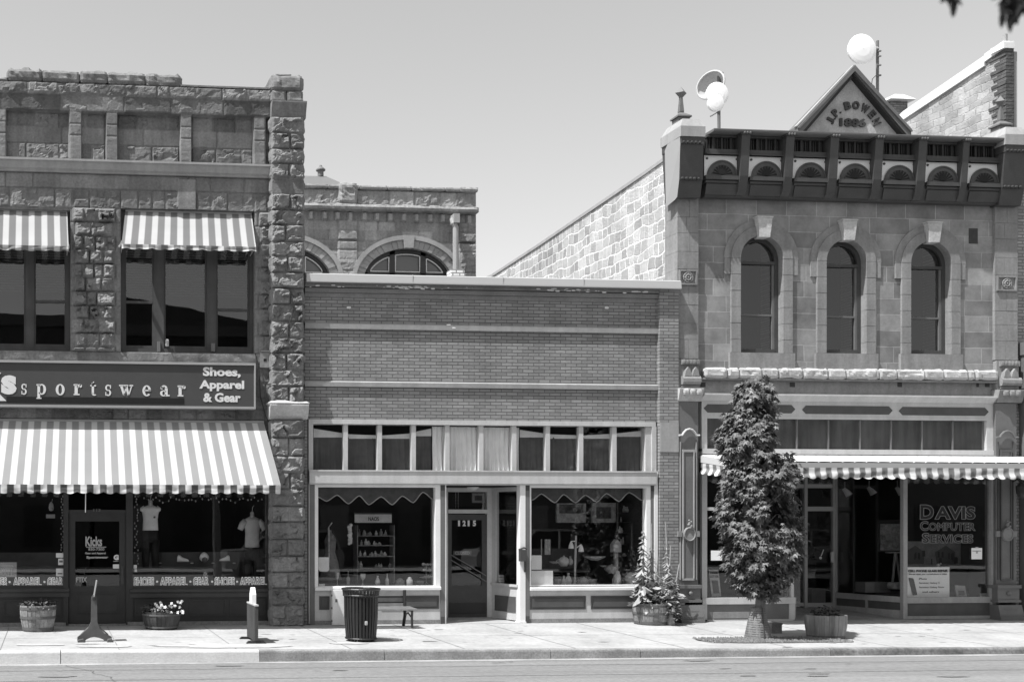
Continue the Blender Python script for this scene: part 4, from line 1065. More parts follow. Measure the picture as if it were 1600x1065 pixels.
# pilasters
def blocks_stack(m, px0, px1, pys, Yf, Yb, ref, seed=0, gap=.006):
    rr = random.Random(seed)
    for a, b in zip(pys[:-1], pys[1:]):
        z1, z0 = Z(a, ref, Yf), Z(b, ref, Yf); d = rr.uniform(0, .006)
        if rr.random() < .5: q = px0+(px1-px0)*rr.uniform(.4, .6); m.box(X(px0, Yf)+.002, X(q, Yf)-gap/2, Yf+d, Yb, z0+gap/2, z1-gap/2); m.box(X(q, Yf)+gap/2, X(px1, Yf)-.002, Yf+d*.5, Yb, z0+gap/2, z1-gap/2)
        else: m.box(X(px0, Yf)+.002, X(px1, Yf)-.002, Yf+d, Yb, z0+gap/2, z1-gap/2)
    m.box(X(px0, Yf)+.005, X(px1, Yf)-.005, Yf+.014, Yb-.001, Z(pys[-1], ref, Yf), Z(pys[0], ref, Yf))
for (a, b, dy, rf, ext) in ((1058.5, 1091.5, 0, 1075, -.0), (1555, 1590.5, 12, 1573, 0)):
    mb = MB()
    blocks_stack(mb, a, b, [q+dy*(.2 if q > 500 else .8) for q in (302, 339, 364, 393, 420, 447, 476, 505, 530, 560)], YP, .44, rf, int(a))
    pl = mb.build('pilaster', m_sandp, DB)
    # carved rosette
    mb = MB(); zz0, zz1 = Z(445+dy*.8, rf, YP), Z(422+dy*.8, rf, YP); xa_, xb_ = X(a+2, YP), X(b-3, YP)
    mb.frame(xa_, xb_, zz0, zz1, YP-.03, YP+.02, .03); cx_, cz_ = (xa_+xb_)/2, (zz0+zz1)/2
    for r_, t_, in ((.10, .012), (.055, .02)):
        mb.tube([(cx_+r_*math.cos(k*math.pi/8), YP-.02, cz_+r_*math.sin(k*math.pi/8)) for k in range(17)], t_, 6)
    for k in range(8): mb.ball((cx_+.08*math.cos(k*math.pi/4), YP-.012, cz_+.08*math.sin(k*math.pi/4)), .022, 8, 6)
    mb.ball((cx_, YP-.02, cz_), .025, 8, 6); mb.build('rosette', m_sandp, pl)
    # carved corbel at belt level
    mb = MB(); s = dy*.2; zc0 = lambda q: Z(q+s, rf, YP)
    mb.box(X(a+1, YP), X(b, YP), YP-.02, .42, zc0(627), zc0(561)); mb.box(X(a+3), X(b-2), YP-.06, YP-.02, zc0(570), zc0(562))
    for k in range(5): mb.rock(X(a+4)+k*.075, X(a+4)+.07+k*.075, YP-.075, YP-.05, zc0(569), zc0(562.5), .01, .03, k)
    for q in (a+7, a+19): mb.prism([(X(q, YP), zc0(588)), (X(q+11, YP), zc0(588)), (X(q+9, YP), zc0(579)), (X(q+5.5, YP), zc0(574)), (X(q+2, YP), zc0(579))], YP-.11, YP-.02)
    mb.prismx([(YP-.02, zc0(601)), (YP-.10, zc0(601)), (YP-.13, zc0(597)), (YP-.13, zc0(592)), (YP-.10, zc0(588)), (YP-.02, zc0(588))], X(a+4, YP), X(b-1, YP))
    mb.prismx([(YP-.02, zc0(605)), (YP-.06, zc0(605)), (YP-.06, zc0(602)), (YP-.02, zc0(602))], X(a+5, YP), X(b-2, YP))
    mb.build('carved_corbel', m_sandp, pl)
    mb = MB(); mb.prismx([(.1, zc0(627)), (YP-.06, zc0(627)), (YP-.09, zc0(624)), (YP-.15, zc0(609)), (YP-.15, zc0(607)), (.1, zc0(607))], X(a-2, YP), X(b+2, YP))
    for k in range(3): mb.rock(X(a)+.03+k*.14, X(a)+.14+k*.14, YP-.17, YP-.13, zc0(617), zc0(609), .015, .03, k+7)
    mb.build('corbel_cap', m_sandl if dy == 0 else m_sandp, pl)
# belt course of rock-faced blocks
mb = MB(); q = 1098; rr = random.Random(21); k = 0
ends = [1098, 1133, 1152, 1187, 1213, 1251, 1290, 1318, 1370, 1398, 1440, 1470, 1508, 1519, 1555]
for a, b in zip(ends[:-1], ends[1:]):
    r = (a+b)/2; sl_ = (r-1098)/457*5
    mb.rock(X(a)+.008, X(b)-.008, -.09, .03, Z(589.5+sl_*.8, r), Z(575.5+sl_*.9, r), .028, .035, k); k += 1
mb.build('belt_course', m_sandl, DB)
mb = MB(); mb.box(X(1096), X(1556), -.055, .03, zd_(595.5), zd_(592.8)); mb.build('belt_string', m_sandp, DB)
# windows with surrounds
for i, ((xa, xb, zs, zsp), (a, b, ap, sp, so)) in enumerate(zip(ops, arch)):
    cx_ = (xa+xb)/2; r = (xb-xa)/2; SR = .20; OR = .34
    mb = MB(); rr = random.Random(i+40)
    def ring(m, r0, r1, y0, y1, n0=0, n1=24, n=24, grooves=()):
        for k in range(n0, n1):
            t0, t1 = math.pi*k/n, math.pi*(k+1)/n
            p = [(cx_-r0*math.cos(t0), zsp+r0*math.sin(t0)), (cx_-r1*math.cos(t0), zsp+r1*math.sin(t0)), (cx_-r1*math.cos(t1), zsp+r1*math.sin(t1)), (cx_-r0*math.cos(t1), zsp+r0*math.sin(t1))]
            m.prism(p, y0, y1)
    ring(mb, r-.003, r+SR, -.012, .2)
    ring(mb, r+SR+.001, r+OR, .012, .06); 
    # jamb stones
    z = zsp; k = 0
    while z > zs+.02:
        h = min(.335, z-zs) if z-zs-.335 > .1 else z-zs
        for s in (-1, 1):
            x1_, x2_ = cx_+s*(r-.003), cx_+s*(r+SR); mb.box(min(x1_, x2_), max(x1_, x2_), -.012+rr.uniform(0, .004), .2, z-h+.005, z-.005)
        if k == 0:
            for s in (-1, 1): x1_, x2_ = cx_+s*(r+SR+.001), cx_+s*(r+OR-.01); mb.box(min(x1_, x2_), max(x1_, x2_), .012, .06, z-h+.005, z-.004)
        z -= h; k += 1
    for s in (-1, 1): x1_, x2_ = cx_+s*(r+.003), cx_+s*(r+SR-.006); mb.box(min(x1_, x2_), max(x1_, x2_), 0, .19, zs, zsp)
    mb.box(cx_-r-SR-.04, cx_+r+SR+.04, -.03, .22, Z(575.5+(a-1157)*.013, (a+b)/2), zs-.002)
    su = mb.build('window_surround', m_sandp, DB)
    mb = MB(); zk = Z(ap, (a+b)/2)-.01; mb.prism([(cx_-.105, zk), (cx_+.105, zk), (cx_+.16, zk+.40), (cx_-.16, zk+.40)], -.11, .1)
    mb.prism([(cx_-.17, zk+.401), (cx_+.17, zk+.401), (cx_+.175, zk+.43), (cx_-.175, zk+.43)], -.12, .05); mb.build('keystone', m_sandl, su)
    # timber window
    YG = .19
    mb = MB(); fw = .055
    def halfring(m, r0, r1, y0, y1):
        n = 24
        for k in range(n):
            t0, t1 = math.pi*k/n, math.pi*(k+1)/n
            m.prism([(cx_-r0*math.cos(t0), zsp+r0*math.sin(t0)), (cx_-r1*math.cos(t0), zsp+r1*math.sin(t0)), (cx_-r1*math.cos(t1), zsp+r1*math.sin(t1)), (cx_-r0*math.cos(t1), zsp+r0*math.sin(t1))], y0, y1)
    halfring(mb, r-fw-.03, r, YG-.03, YG+.06); mb.box(xa, xa+fw, YG-.03, YG+.06, zs, zsp); mb.box(xb-fw-.03, xb, YG-.03, YG+.06, zs, zsp)
    mb.box(xa+fw, xb-fw-.03, YG-.04, YG+.05, zsp-.09, zsp-.03); mb.box(xa+fw, xb-fw-.03, YG-.04, YG+.05, zs, zs+.10)
    wn = mb.build('window', m_dark, DB)
    mb = MB(); zm = Z((so+sp)/2+12.5, (a+b)/2)
    mb.box(xa+fw, xb-fw-.03, YG-.01, YG+.03, zm-.02, zm+.02); mb.box(xb-fw-.075, xb-fw-.031, YG-.015, YG+.03, zs+.1, zsp-.09); mb.box(xa+fw+.001, xa+fw+.02, YG-.0, YG+.03, zs+.1, zsp-.09)
    mb.build('sash', m_mid, wn)
    n = 24; m = MB(); m.v = [(xa+.02, YG+.02, zs+.02), (xb-.02, YG+.02, zs+.02)]+[(cx_+(r-.02)*math.cos(math.pi*k/n), YG+.02, zsp+(r-.02)*math.sin(math.pi*k/n)) for k in range(n+1)]; m.f = [tuple(range(len(m.v)))]
    m.build('pane', m_glassu, wn)
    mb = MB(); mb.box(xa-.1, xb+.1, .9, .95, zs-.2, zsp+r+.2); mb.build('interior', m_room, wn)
# ---- cornice
czb = lambda py, px, Y: Z(py, px, Y)
cor = MB()
cx0_, cx1_ = X(1096), X(1568)
yF = -.38
def zz(py_left, dy=.0): return Z(py_left+ (1325-1100)*.027, 1325, -.3)
zt, z1_, z2_, z3_, z4_, z5_, z6_ = zz(204.5), zz(210), zz(231.5), zz(240), zz(273), zz(283.5), zz(303)
# sloping lower body, fan band, louvre band
cor.prismx([(.05, z6_), (-.12, z6_), (-.20, z5_), (-.20, z4_), (.05, z4_)], cx0_, cx1_)
cor.box(cx0_, cx1_, -.17, .05, z4_, z3_); cor.box(cx0_, cx1_, -.15, .05, z3_, z2_); cor.box(cx0_, cx1_, -.12, .05, z2_, z1_)
cor.box(cx0_, cx1_, -.22, .3, z1_-.03, z1_+.02)
cornice = cor.build('cornice', m_dark, DB)
g = MB(); g.prismx([(.6, z1_+.02), (-.36, z1_+.02), (-.40, z1_+.03), (-.42, zt-.02), (-.42, zt), (.6, zt)], cx0_+.02, cx1_+.05); g.build('gutter', m_mid, cornice)
bays = [(1100.5, 1156.5), (1169.5, 1226), (1238.5, 1295), (1308, 1365), (1377.5, 1433), (1445.5, 1502), (1511.5, 1565)]
brk = [(1156.5, 1169.5), (1226, 1238.5), (1295, 1308), (1365, 1377.5), (1433, 1445.5), (1502, 1511.5)]
for a, b in bays:
    x0, x1 = X(a, -.2), X(b, -.2); c = (x0+x1)/2
    m = MB(); m.box(x0, x1, -.24, -.1, z3_, z2_); m.box(x0+.02, x1-.02, -.26, -.1, z3_+.0, z3_+.025)
    m.box(x0-.01, x1+.01, -.27, -.1, z5_+.06, z4_+.0); m.box(x0+.01, x1-.01, -.235, -.1, z5_, z5_+.045); 
    m.prismx([(-.155, z6_+.03), (-.16, z6_+.03), (-.215, z5_-.02), (-.20, z5_-.02)], x0+.04, x1-.04)
    md = m.build('cornice_moulding', m_dark, cornice)
    m = MB(); n = 14
    for k in range(n): m.box(x0+(x1-x0)*(k+.5)/n-.008, x0+(x1-x0)*(k+.5)/n+.008, -.15, -.12, z2_, z1_-.03)
    for k in (.25, .5, .75): m.box(x0+(x1-x0)*k-.02, x0+(x1-x0)*k+.02, -.19, -.1, z2_, z1_-.03)
    m.build('louvre', m_dark2, md)
    m = MB(); m.box(x0+.01, x1-.01, -.185, -.17, z4_, z3_-.005); fp = m.build('fan_panel', m_white, cornice)
    R_ = min((x1-x0)/2-.07, z3_-z4_-.07); m = MB(); n = 20
    pts = [(c-R_*math.cos(math.pi*k/n), z4_+.002+R_*math.sin(math.pi*k/n)) for k in range(n+1)]; m.prism(pts, -.20, -.18)
    m.tube([(p[0], -.205, p[1]) for p in pts], .018, 6)
    R2 = R_*.72; m.tube([(c-R2*math.cos(math.pi*k/n), -.203, z4_+.01+R2*math.sin(math.pi*k/n)) for k in range(n+1)], .008, 5)
    m.build('fan', m_ironl, fp); m = MB()
    for k in range(1, 10):
        t_ = math.pi*k/10; m.prism([(c+.02*math.sin(t_), z4_+.03+.0*k), (c-.02*math.sin(t_), z4_+.03), (c-R2*math.cos(t_)-.022*math.sin(t_), z4_+.01+R2*math.sin(t_)-.02*math.cos(t_)), (c-R2*math.cos(t_)+.022*math.sin(t_), z4_+.01+R2*math.sin(t_)+.02*math.cos(t_))], -.206-.001*(k % 3), -.199)
    m.build('fan_rays', m_black, fp)
    m = MB(); 
    for q in (x0+.065, x1-.065): m.lathe([(.025, 0), (.02, .02)], (0, 0, 0), 10); m.v[-20:] = [(q+v[0], -.185-v[2], z3_-.07+v[1]) for v in m.v[-20:]]
    m.build('boss', m_dark, fp)
for a, b in brk:
    x0, x1 = X(a, -.3), X(b, -.3)
    m = MB(); m.prismx([(-.1, z6_+.01), (-.16, z6_+.03), (-.22, z6_+.10), (-.27, z5_+.02), (-.30, z4_), (-.34, z2_), (-.37, z1_+.02), (-.1, z1_+.02)], x0, x1)
    m.box(x0-.03, x1+.03, -.39, -.2, z1_-.01, z1_+.035)
    br_ = m.build('bracket', m_dark, cornice)
    m = MB()
    for k in range(3): m.ball((x0+(x1-x0)*(k+.5)/3, -.40, z1_+.015), .028, 8, 6)
    m.build('bracket_bead', m_mid, br_)
# corner blocks with pedestals and finials
for side, (a, b, dy) in enumerate(((1064.5, 1100, 0), (1571, 1606, 13))):
    rf = (a+b)/2; zq = lambda q: Z(q+dy, rf, -.4)
    m = MB()
    x0, x1 = X(a, -.42), X(b, -.42); s = -.07
    def tb(z0, z1, f0_, f1_, l0, l1, r0, r1, y1=.30):
        k = len(m.v); m.v += [(x0+l0, f0_, z0), (x1+r0, f0_, z0), (x1+r0, y1, z0), (x0+l0, y1, z0), (x0+l1, f1_, z1), (x1+r1, f1_, z1), (x1+r1, y1, z1), (x0+l1, y1, z1)]
        m.f += [tuple(k+i for i in f) for f in ((0, 3, 2, 1), (4, 5, 6, 7), (0, 1, 5, 4), (1, 2, 6, 5), (2, 3, 7, 6), (3, 0, 4, 7))]
    flip = side == 1
    L = (lambda v: (v, v)) 
    tb(zq(303), zq(278), -.18, -.28, .066, .048, .066, .05)
    tb(zq(278), zq(225), -.30, -.40, .046, .01, .05, .0)
    tb(zq(225), zq(214), -.42, -.42, .0, .0, 0, 0)
    blk = m.build('corner_block', m_dark, cornice)
    m = MB()
    # left flank sheet metal; pale colour stands for the sunlight on this side
    m.v = [(x0+.05, -.10, zq(306)), (x0+.012, .17, zq(312)), (x0-.012, .17, zq(222)), (x0-.025, -.15, zq(199)), (x0-.022, -.40, zq(205)), (x0-.008, -.40, zq(225)), (x0+.040, -.275, zq(278)), (x0+.058, -.17, zq(303))]
    m.f = [(0, 7, 6, 5, 4, 3, 2, 1)]
    if not side: m.build('flank_sunlit_sheet', M('flank_metal_sunlit', .30, .6, .05, 1), blk)
    m = MB()
    for k in range(5): m.ball((x0+.05+k*.085, -.425, zq(223)), .03, 8, 6); m.ball((x0+.09+k*.085, -.31, zq(277)), .035, 8, 6)
    m.build('beading', m_dark2, blk)
    m = MB(); tbx = m
    k = 0
    def tp(z0, z1, g0, g1):
        k = len(m.v); m.v += [(x0-.02+g0, -.44+g0, z0), (x1+.02-g0, -.44+g0, z0), (x1+.02-g0, .32-g0, z0), (x0-.02+g0, .32-g0, z0), (x0-.02+g1, -.44+g1, z1), (x1+.02-g1, -.44+g1, z1), (x1+.02-g1, .32-g1, z1), (x0-.02+g1, .32-g1, z1)]
        m.f += [tuple(k+i for i in f) for f in ((0, 3, 2, 1), (4, 5, 6, 7), (0, 1, 5, 4), (1, 2, 6, 5), (2, 3, 7, 6), (3, 0, 4, 7))]
    tp(zq(214), zq(198), 0, 0); tp(zq(198), zq(184.5), 0.001, .09)
    ped = m.build('pedestal', m_ledge, blk)
    m = MB(); cx_ = (x0+x1)/2-.05; cy_ = -.08; h0 = zq(184.5)
    m.box(cx_-.12, cx_+.12, cy_-.12, cy_+.12, h0, h0+.09)
    k = len(m.v); m.v += [(cx_+sx*w_, cy_+sy*w_, z_) for w_, z_ in ((.15, h0+.09), (.15, h0+.12), (.04, h0+.21), (.045, h0+.24), (.025, h0+.52), (.03, h0+.54)) for sx, sy in ((-1, -1), (1, -1), (1, 1), (-1, 1))]
    for i in range(5):
        for j in range(4): q = k+i*4+j; q2 = k+i*4+(j+1) % 4; m.f.append((q, q2, q2+4, q+4))
    c_ = (cx_, cy_, h0+.62); r_ = .125; k = len(m.v)
    m.v += [(c_[0]-r_, c_[1], c_[2]), (c_[0], c_[1]-r_*.8, c_[2]), (c_[0]+r_, c_[1], c_[2]), (c_[0], c_[1]+r_*.8, c_[2]), (c_[0], c_[1], c_[2]+r_*1.05), (c_[0], c_[1], c_[2]-r_*1.05)]
    m.f += [tuple(k+i for i in f) for f in ((0, 1, 4), (1, 2, 4), (2, 3, 4), (3, 0, 4), (1, 0, 5), (2, 1, 5), (3, 2, 5), (0, 3, 5))]
    m.build('finial', m_mid, blk)
# ---- gable with inscription
GY = -.30
ap_, bl_, br_ = (X(1334.5, GY), Z(105, 1334, GY)), (X(1247.5, GY), Z(206, 1247, GY)), (X(1423.5, GY), Z(211, 1423, GY))
zbase = zt
m = MB(); t_ = .17
o_l, o_r, o_a = (X(1247, GY), Z(196.5, 1247, GY)), (X(1424, GY), Z(202, 1424, GY)), ap_
i_l, i_r, i_a = (X(1252, GY), zbase), (X(1420, GY), zbase), (X(1334.5, GY), Z(112.5, 1334, GY))
m.prism([o_l, (o_l[0], zbase), i_l, i_a, o_a], GY, .0); m.prism([o_r, o_a, i_a, i_r, (o_r[0], zbase)], GY+.0005, .0)
gab = m.build('gable', m_mid, DB)
m = MB(); m.prism([(o_l[0]-.02, o_l[1]-.05), (o_l[0]+.02, o_l[1]-.06), (i_a[0], o_a[1]-.09), (o_r[0]-.02, o_r[1]-.06), (o_r[0]+.02, o_r[1]-.05), (o_a[0], o_a[1]+.035)], GY-.03, GY+.0); m.build('raking_moulding', m_mid, gab)
m = MB(); m.prism([(o_l[0]-.012, o_l[1]-.02), (o_l[0]-.03, o_l[1]+.0), (o_a[0], o_a[1]+.05), (o_a[0], o_a[1]+.012)], GY+.004, GY+.09); m.prism([(o_r[0]+.012, o_r[1]-.02), (o_r[0]+.03, o_r[1]+.0), (o_a[0]+.001, o_a[1]+.05), (o_a[0]+.001, o_a[1]+.012)], GY+.004, GY+.09); m.build('gable_sunlit_edge', m_ledge, gab)  # pale strips: sunlight on the gable's sheet edge put into the colour
m = MB(); m.prism([(i_l[0]+.0, zbase-.02), (i_a[0], i_a[1]+.005), (i_r[0]+.0, zbase-.02)], -.145, .0); m.build('gable_field', M('weathered_board_field', .40, .85, .35, 2.5, .003, 30, streak=.0, fine=.15), gab)
m = MB(); m.prism([(i_l[0]+.0, zbase), (i_a[0], i_a[1]+.0), (i_a[0], i_a[1]-.10), (i_l[0]+.09, zbase)], GY+.05, -.146); m.prism([(i_r[0], zbase), (i_a[0]+.0, i_a[1]), (i_a[0], i_a[1]-.045), (i_r[0]-.05, zbase)], GY+.021, -.146); m.build('soffit', m_dark2, gab)
# arched lettering
m = MB(); FY = -.15
ccx, ccz, RR_ = X(1333, FY), Z(208, 1333, FY), .485
lets = [('J', 156, .10), ('.', 147, .03), ('P', 136, .11), ('.', 125.5, .03), ('B', 104, .14), ('O', 85, .15), ('W', 63.5, .17), ('E', 43.5, .12), ('N', 25, .13)]
for ch, deg, wd in lets:
    h = .17 if ch != '.' else .035
    t = text('t', ch, -wd/2, wd/2, 0, h, 0, None, None, bold=.05, depth=.03); a = R(deg)
    rad = Vector((math.cos(a), math.sin(a))); tan = Vector((math.sin(a), -math.cos(a)))
    k = len(m.v)
    for (x, y, z) in t.v:
        p = rad*(RR_+z)+tan*x; m.v.append((ccx+p.x*.98, FY+y, ccz+p.y))
    m.f += [tuple(k+i for i in f) for f in t.f]
t = ptext('t', '1886', 1311, 1352, 185.5, 198.5, FY, None, None, bold=.045, depth=.03); m.add(t.v, t.f)
m.build('inscription', M('letter_relief', .06, .7, .3, 9), gab)
# body, party wall and roof
mb = MB(); xs_ = X(1058.5)+.03
def onX(px, py): Y = YonX(px, xs_); return (Y, Z(py, px, Y))
top = [onX(1041, 250), onX(1010, 272), onX(960, 306), onX(905, 343), onX(840, 387), onX(770, 432)]
poly = [(.455, .0), (.455, top[0][1]+.02)]+top+[(top[-1][0]+1.5, top[-1][1]+.05), (top[-1][0]+1.5, 0)]
mb.prismx(poly, xs_, xs_+.4); mb.build('party_wall', m_rubble, DB)
mb = MB()
tp_ = [(.455, top[0][1]+.02)]+top+[(top[-1][0]+1.5, top[-1][1]+.05)]
mb.prismx([(y, z+.003) for y, z in tp_]+[(y, z+.075) for y, z in tp_[::-1]], xs_-.03, xs_+.43); mb.build('wall_coping', m_ledge, DB)
mb = MB(); mb.box(xs_+.4, dx1, .46, 12, zt-1.2, zt-1.0); mb.box(dx1-.3, dx1-.01, .46, 12, 0, zt-.9); mb.build('rear_walls', m_brickd, DB)

# ---- iron shopfront
YS = .02
zs1 = lambda py, px=1325: Z(py, px, YS)
m = MB()
m.prismx([(.2, zs1(628)), (-.02, zs1(628)), (-.10, zs1(621.5)), (-.13, zs1(620)), (-.13, zs1(617.5)), (.2, zs1(617))], X(1095), X(1555))
m.box(X(1096), X(1552), -.01, .2, zs1(652), zs1(628))
m.box(X(1096), X(1104.5), -.012, .2, zs1(706), zs1(652)); m.box(X(1541), X(1554), -.012, .2, zs1(706), zs1(652)); m.box(X(1096), X(1556), -.03, .2, zs1(710), zs1(702)); m.box(X(1104.5), X(1541), -.02, .1, zs1(655), zs1(652))
df = m.build('shopfront', m_lframe, DB)
m = MB()
for a, b in ((1099, 1242), (1252.5, 1394), (1403.5, 1544)):
    mm = MB(); r = (a+b)/2; s = (r-1170)*.004; z0, z1 = zs1(646.5+s), zs1(633.5+s); zm = (z0+z1)/2
    mm.prism([(X(a), zm), (X(a+6), z1), (X(b-6), z1), (X(b), zm), (X(b-6), z0), (X(a+6), z0)], -.016, -.010); mm.build('hexagon_panel', m_panel, df)
m = MB()
for q in (1149, 1198, 1247, 1296.5, 1346, 1394.5, 1443, 1491): m.box(X(q)-.012, X(q)+.012, .03, .06, zs1(702), zs1(655))
m.build('glazing_bar', m_mid, df)
pane(df, X(1104), X(1541), zs1(703), zs1(654), .05, Mglass('frosted_transom', .08, .8))
mb = MB(); mb.box(X(1100), X(1545), .10, .12, zs1(706), zs1(650)); mb.build('transom_backing', M('frosted_backing', .27, .8, .25, 2, streak=.3), df)
# iron columns
for (a, b, rf, ds) in ((1060.5, 1091, 1075, 0), (1556, 1588, 1572, 3)):
    m = MB(); zq = lambda q: Z(q, rf, -.08)
    m.box(X(a, -.08), X(b, -.08), -.08, .2, zq(915), zq(627+ds))
    col_ = m.build('iron_column', m_mid, df)
    m = MB(); wid = X(b, -.1)-X(a, -.1); cx_ = (X(a, -.1)+X(b, -.1))/2
    pr_ = [(-.5, 0), (-.35, .0), (-.28, .05), (-.15, .11), (0, .13), (.15, .11), (.28, .05), (.35, 0), (.5, 0)]
    m.tube([(cx_+p*wid*1.05, -.13, zq(680+ds)+q_) for p, q_ in pr_], .022, 6); m.build('hood_moulding', m_lframe if ds == 0 else m_mid, col_)  # right column's hood darker: its shadow is put into the colour
    m = MB(); m.box(cx_-.10, cx_+.10, -.095, -.08, zq(903), zq(706)); m.build('flute', m_mid, col_)
    m = MB(); 
    for s in (-1, 1): m.box(cx_+s*.115-.012, cx_+s*.115+.012, -.115, -.08, zq(903), zq(706)); m.box(cx_+s*.17-.01, cx_+s*.17+.01, -.10, -.08, zq(905), zq(690))
    m.box(cx_-.12, cx_+.12, -.112, -.08, zq(906), zq(903)); m.box(cx_-.13, cx_+.13, -.112, -.08, zq(706), zq(702)); m.build('fillet', m_ledge if ds == 0 else m_panel, col_)  # right column's fillets also take a darker tone for its shadow
    m = MB(); n = 20; m.prism([(cx_+.125*math.cos(2*math.pi*k/n), zq(834)+.14*math.sin(2*math.pi*k/n)) for k in range(n)], -.15, -.08)
    m.tube([(cx_+.115*math.cos(2*math.pi*k/n), -.155, zq(834)+.13*math.sin(2*math.pi*k/n)) for k in range(n+1)], .014, 6)
    for s in (-1, 1): m.box(cx_+s*.19-.045, cx_+s*.19+.045, -.12, -.08, zq(838), zq(829))
    for k in range(6): m.ball((cx_+.03*math.sin(k*2), -.15, zq(824)+k*.03), .035-.003*k, 8, 6)
    m.build('medallion', m_ledged, col_)
    m = MB(); m.box(X(a-1, -.1), X(b+1, -.1), -.16, .1, zq(936), zq(915)); m.box(X(a-3, -.1), X(b+2, -.1), -.20, .1, zq(918), zq(913)); m.box(X(a-2, -.1), X(b+2, -.1), -.19, .1, zq(940), zq(936))
    m.prismx([(.1, .05), (-.24, .05), (-.24, .12), (-.19, zq(944)), (.1, zq(944))], X(a-2, -.1), X(b+3, -.1)); m.box(X(a-3, -.1), X(b+3, -.1), -.28, .1, -.02, .06)
    m.ball((cx_, -.165, zq(926)), .05, 10, 8); m.box(cx_-.14, cx_+.14, -.222, -.2, .16, .24)
    m.build('column_base', m_mid, col_)

# ground floor glazing
hz = Z(757, 1325, .1)+.25
# left display
m = MB(); L0, L1 = X(1097, .02), X(1242, .02); zr = lambda q: Z(q, 1170, .02)
m.box(L0, X(1105, .02), .02, .12, 0, hz); m.box(L0, L1, .0, .12, zr(943), zr(933)); m.box(L0, L1, .02, .12, zr(975), zr(967)); m.box(X(1233, .02), L1, .015, .12, zr(967), zr(943)); m.box(X(1236, .02), X(1240.5, .02), .02, .12, zr(933), hz); m.box(X(1105, .02), X(1236, .02), .03, .1, zr(797), zr(792))
ld = m.build('display_window', m_lframe, df)
m = MB().box(X(1105, .02), X(1233, .02), .03, .1, zr(967), zr(943)); m.build('apron_panel', m_mid, ld)
pane(ld, X(1105, .02), X(1236, .02), zr(933), hz, .06)
m = MB(); m.box(X(1116, .0), X(1186, .0), .015, .03, zr(965), zr(955)); m.build('vent_cover', m_ledged, ld)
# back corner of the entry and its angled sides
YB = 1.6; fl = .14
ex0, ex1 = X(1240, .05), X(1412, .02); eb0, eb1 = X(1240, .05)+.35, X(1303.5, YB)
m = MB(); m.prismx([(-.02, -.02), (-.02, .008), (YB+.1, fl), (YB+.1, -.02)], X(1240), X(1414)); m.build('entry_ramp', m_curb, df)
m = MB(); m.add([(ex0, -.02, hz), (ex1, -.02, hz), (eb1, YB+.1, hz), (eb0, YB+.1, hz)], [(3, 2, 1, 0)]); m.build('entry_ceiling', m_roomg, df)
zb_ = lambda q, p=1280: Z(q, p, YB)
m = MB(); m.box(X(1256.5, YB), X(1261, YB), YB-.02, YB+.06, fl-.02, hz); m.box(X(1301, YB), X(1307, YB), YB-.02, YB+.06, fl-.02, hz); m.box(X(1261, YB), X(1301, YB), YB-.01, YB+.06, zb_(798), zb_(791)); m.box(X(1261, YB), X(1301, YB), YB-.01, YB+.05, zb_(948), zb_(941)); m.box(eb0, X(1256.5, YB), YB, YB+.05, zb_(946), zb_(941)); m.box(eb0, X(1301, YB), YB, YB+.06, zb_(762), zb_(756))
dd = m.build('door', m_alu, df); pane(dd, X(1261, YB), X(1301, YB), zb_(942), zb_(797), YB+.02); pane(dd, X(1250, YB), X(1301, YB), zb_(791), hz, YB+.02, m_glass, 'transom_pane'); pane(dd, eb0, X(1256.5, YB), fl, zb_(762), YB+.02, m_glass, 'side_pane')
m = MB().box(X(1296, YB), X(1300, YB), YB-.06, YB-.03, zb_(878), zb_(862)); m.build('handle', m_letterg, dd)
# right diagonal display
def slabP(m, xa, ya, xb, yb, t0, t1, o0, o1, z0, z1, z0b=None):
    d = Vector((xb-xa, yb-ya, 0)); L = d.length; d.normalize(); nrm = Vector((-d.y, d.x, 0))
    def P(t, off, z): q = Vector((xa, ya, 0))+d*(t*L)+nrm*off; return (q.x, q.y, z)
    z0b = z0 if z0b is None else z0b
    m.add([P(t0, o0, z0), P(t1, o0, z0b), P(t1, o1, z0b), P(t0, o1, z0), P(t0, o0, z1), P(t1, o0, z1), P(t1, o1, z1), P(t0, o1, z1)], [(0, 3, 2, 1), (4, 5, 6, 7), (0, 1, 5, 4), (1, 2, 6, 5), (2, 3, 7, 6), (3, 0, 4, 7)])
xa, ya, xb, yb = eb1, YB, X(1411.5, .02), .02
zsill0, zsill1 = Z(941, 1415, .02), Z(932, 1415, .02)
m = MB(); slabP(m, xa, ya, xb, yb, 0, 1, 0, .08, zsill0, zsill1); slabP(m, xa, ya, xb, yb, 0, 1, 0.01, .07, .10, .19, .01); slabP(m, xa, ya, xb, yb, 0, .02, .0, .07, fl, hz); slabP(m, xa, ya, xb, yb, .98, 1.0, -.01, .07, 0, hz); slabP(m, xa, ya, xb, yb, .46, .49, .005, .07, .1, zsill0)
rd = m.build('display_window', m_ledge, df)
m = MB(); slabP(m, xa, ya, xb, yb, .02, .98, .03, .06, .05, zsill0); m.build('apron_panel', m_panel, rd)
m = MB(); slabP(m, xa, ya, xb, yb, .02, .98, .04, .05, zsill1, hz); m.build('pane', m_glass, rd)
m = MB(); slabP(m, ex0, .06, eb0, YB, 0, 1, -.06, -.01, zsill0, zsill1); slabP(m, ex0, .06, eb0, YB, 0, 1, -.05, -.02, .05, zsill0); slabP(m, ex0, .06, eb0, YB, .97, 1, -.06, -.01, zsill1, hz); lr = m.build('display_window', m_ledge, df)
m = MB(); slabP(m, ex0, .06, eb0, YB, 0.03, .97, -.04, -.03, zsill1, hz); m.build('pane', m_glass, lr)
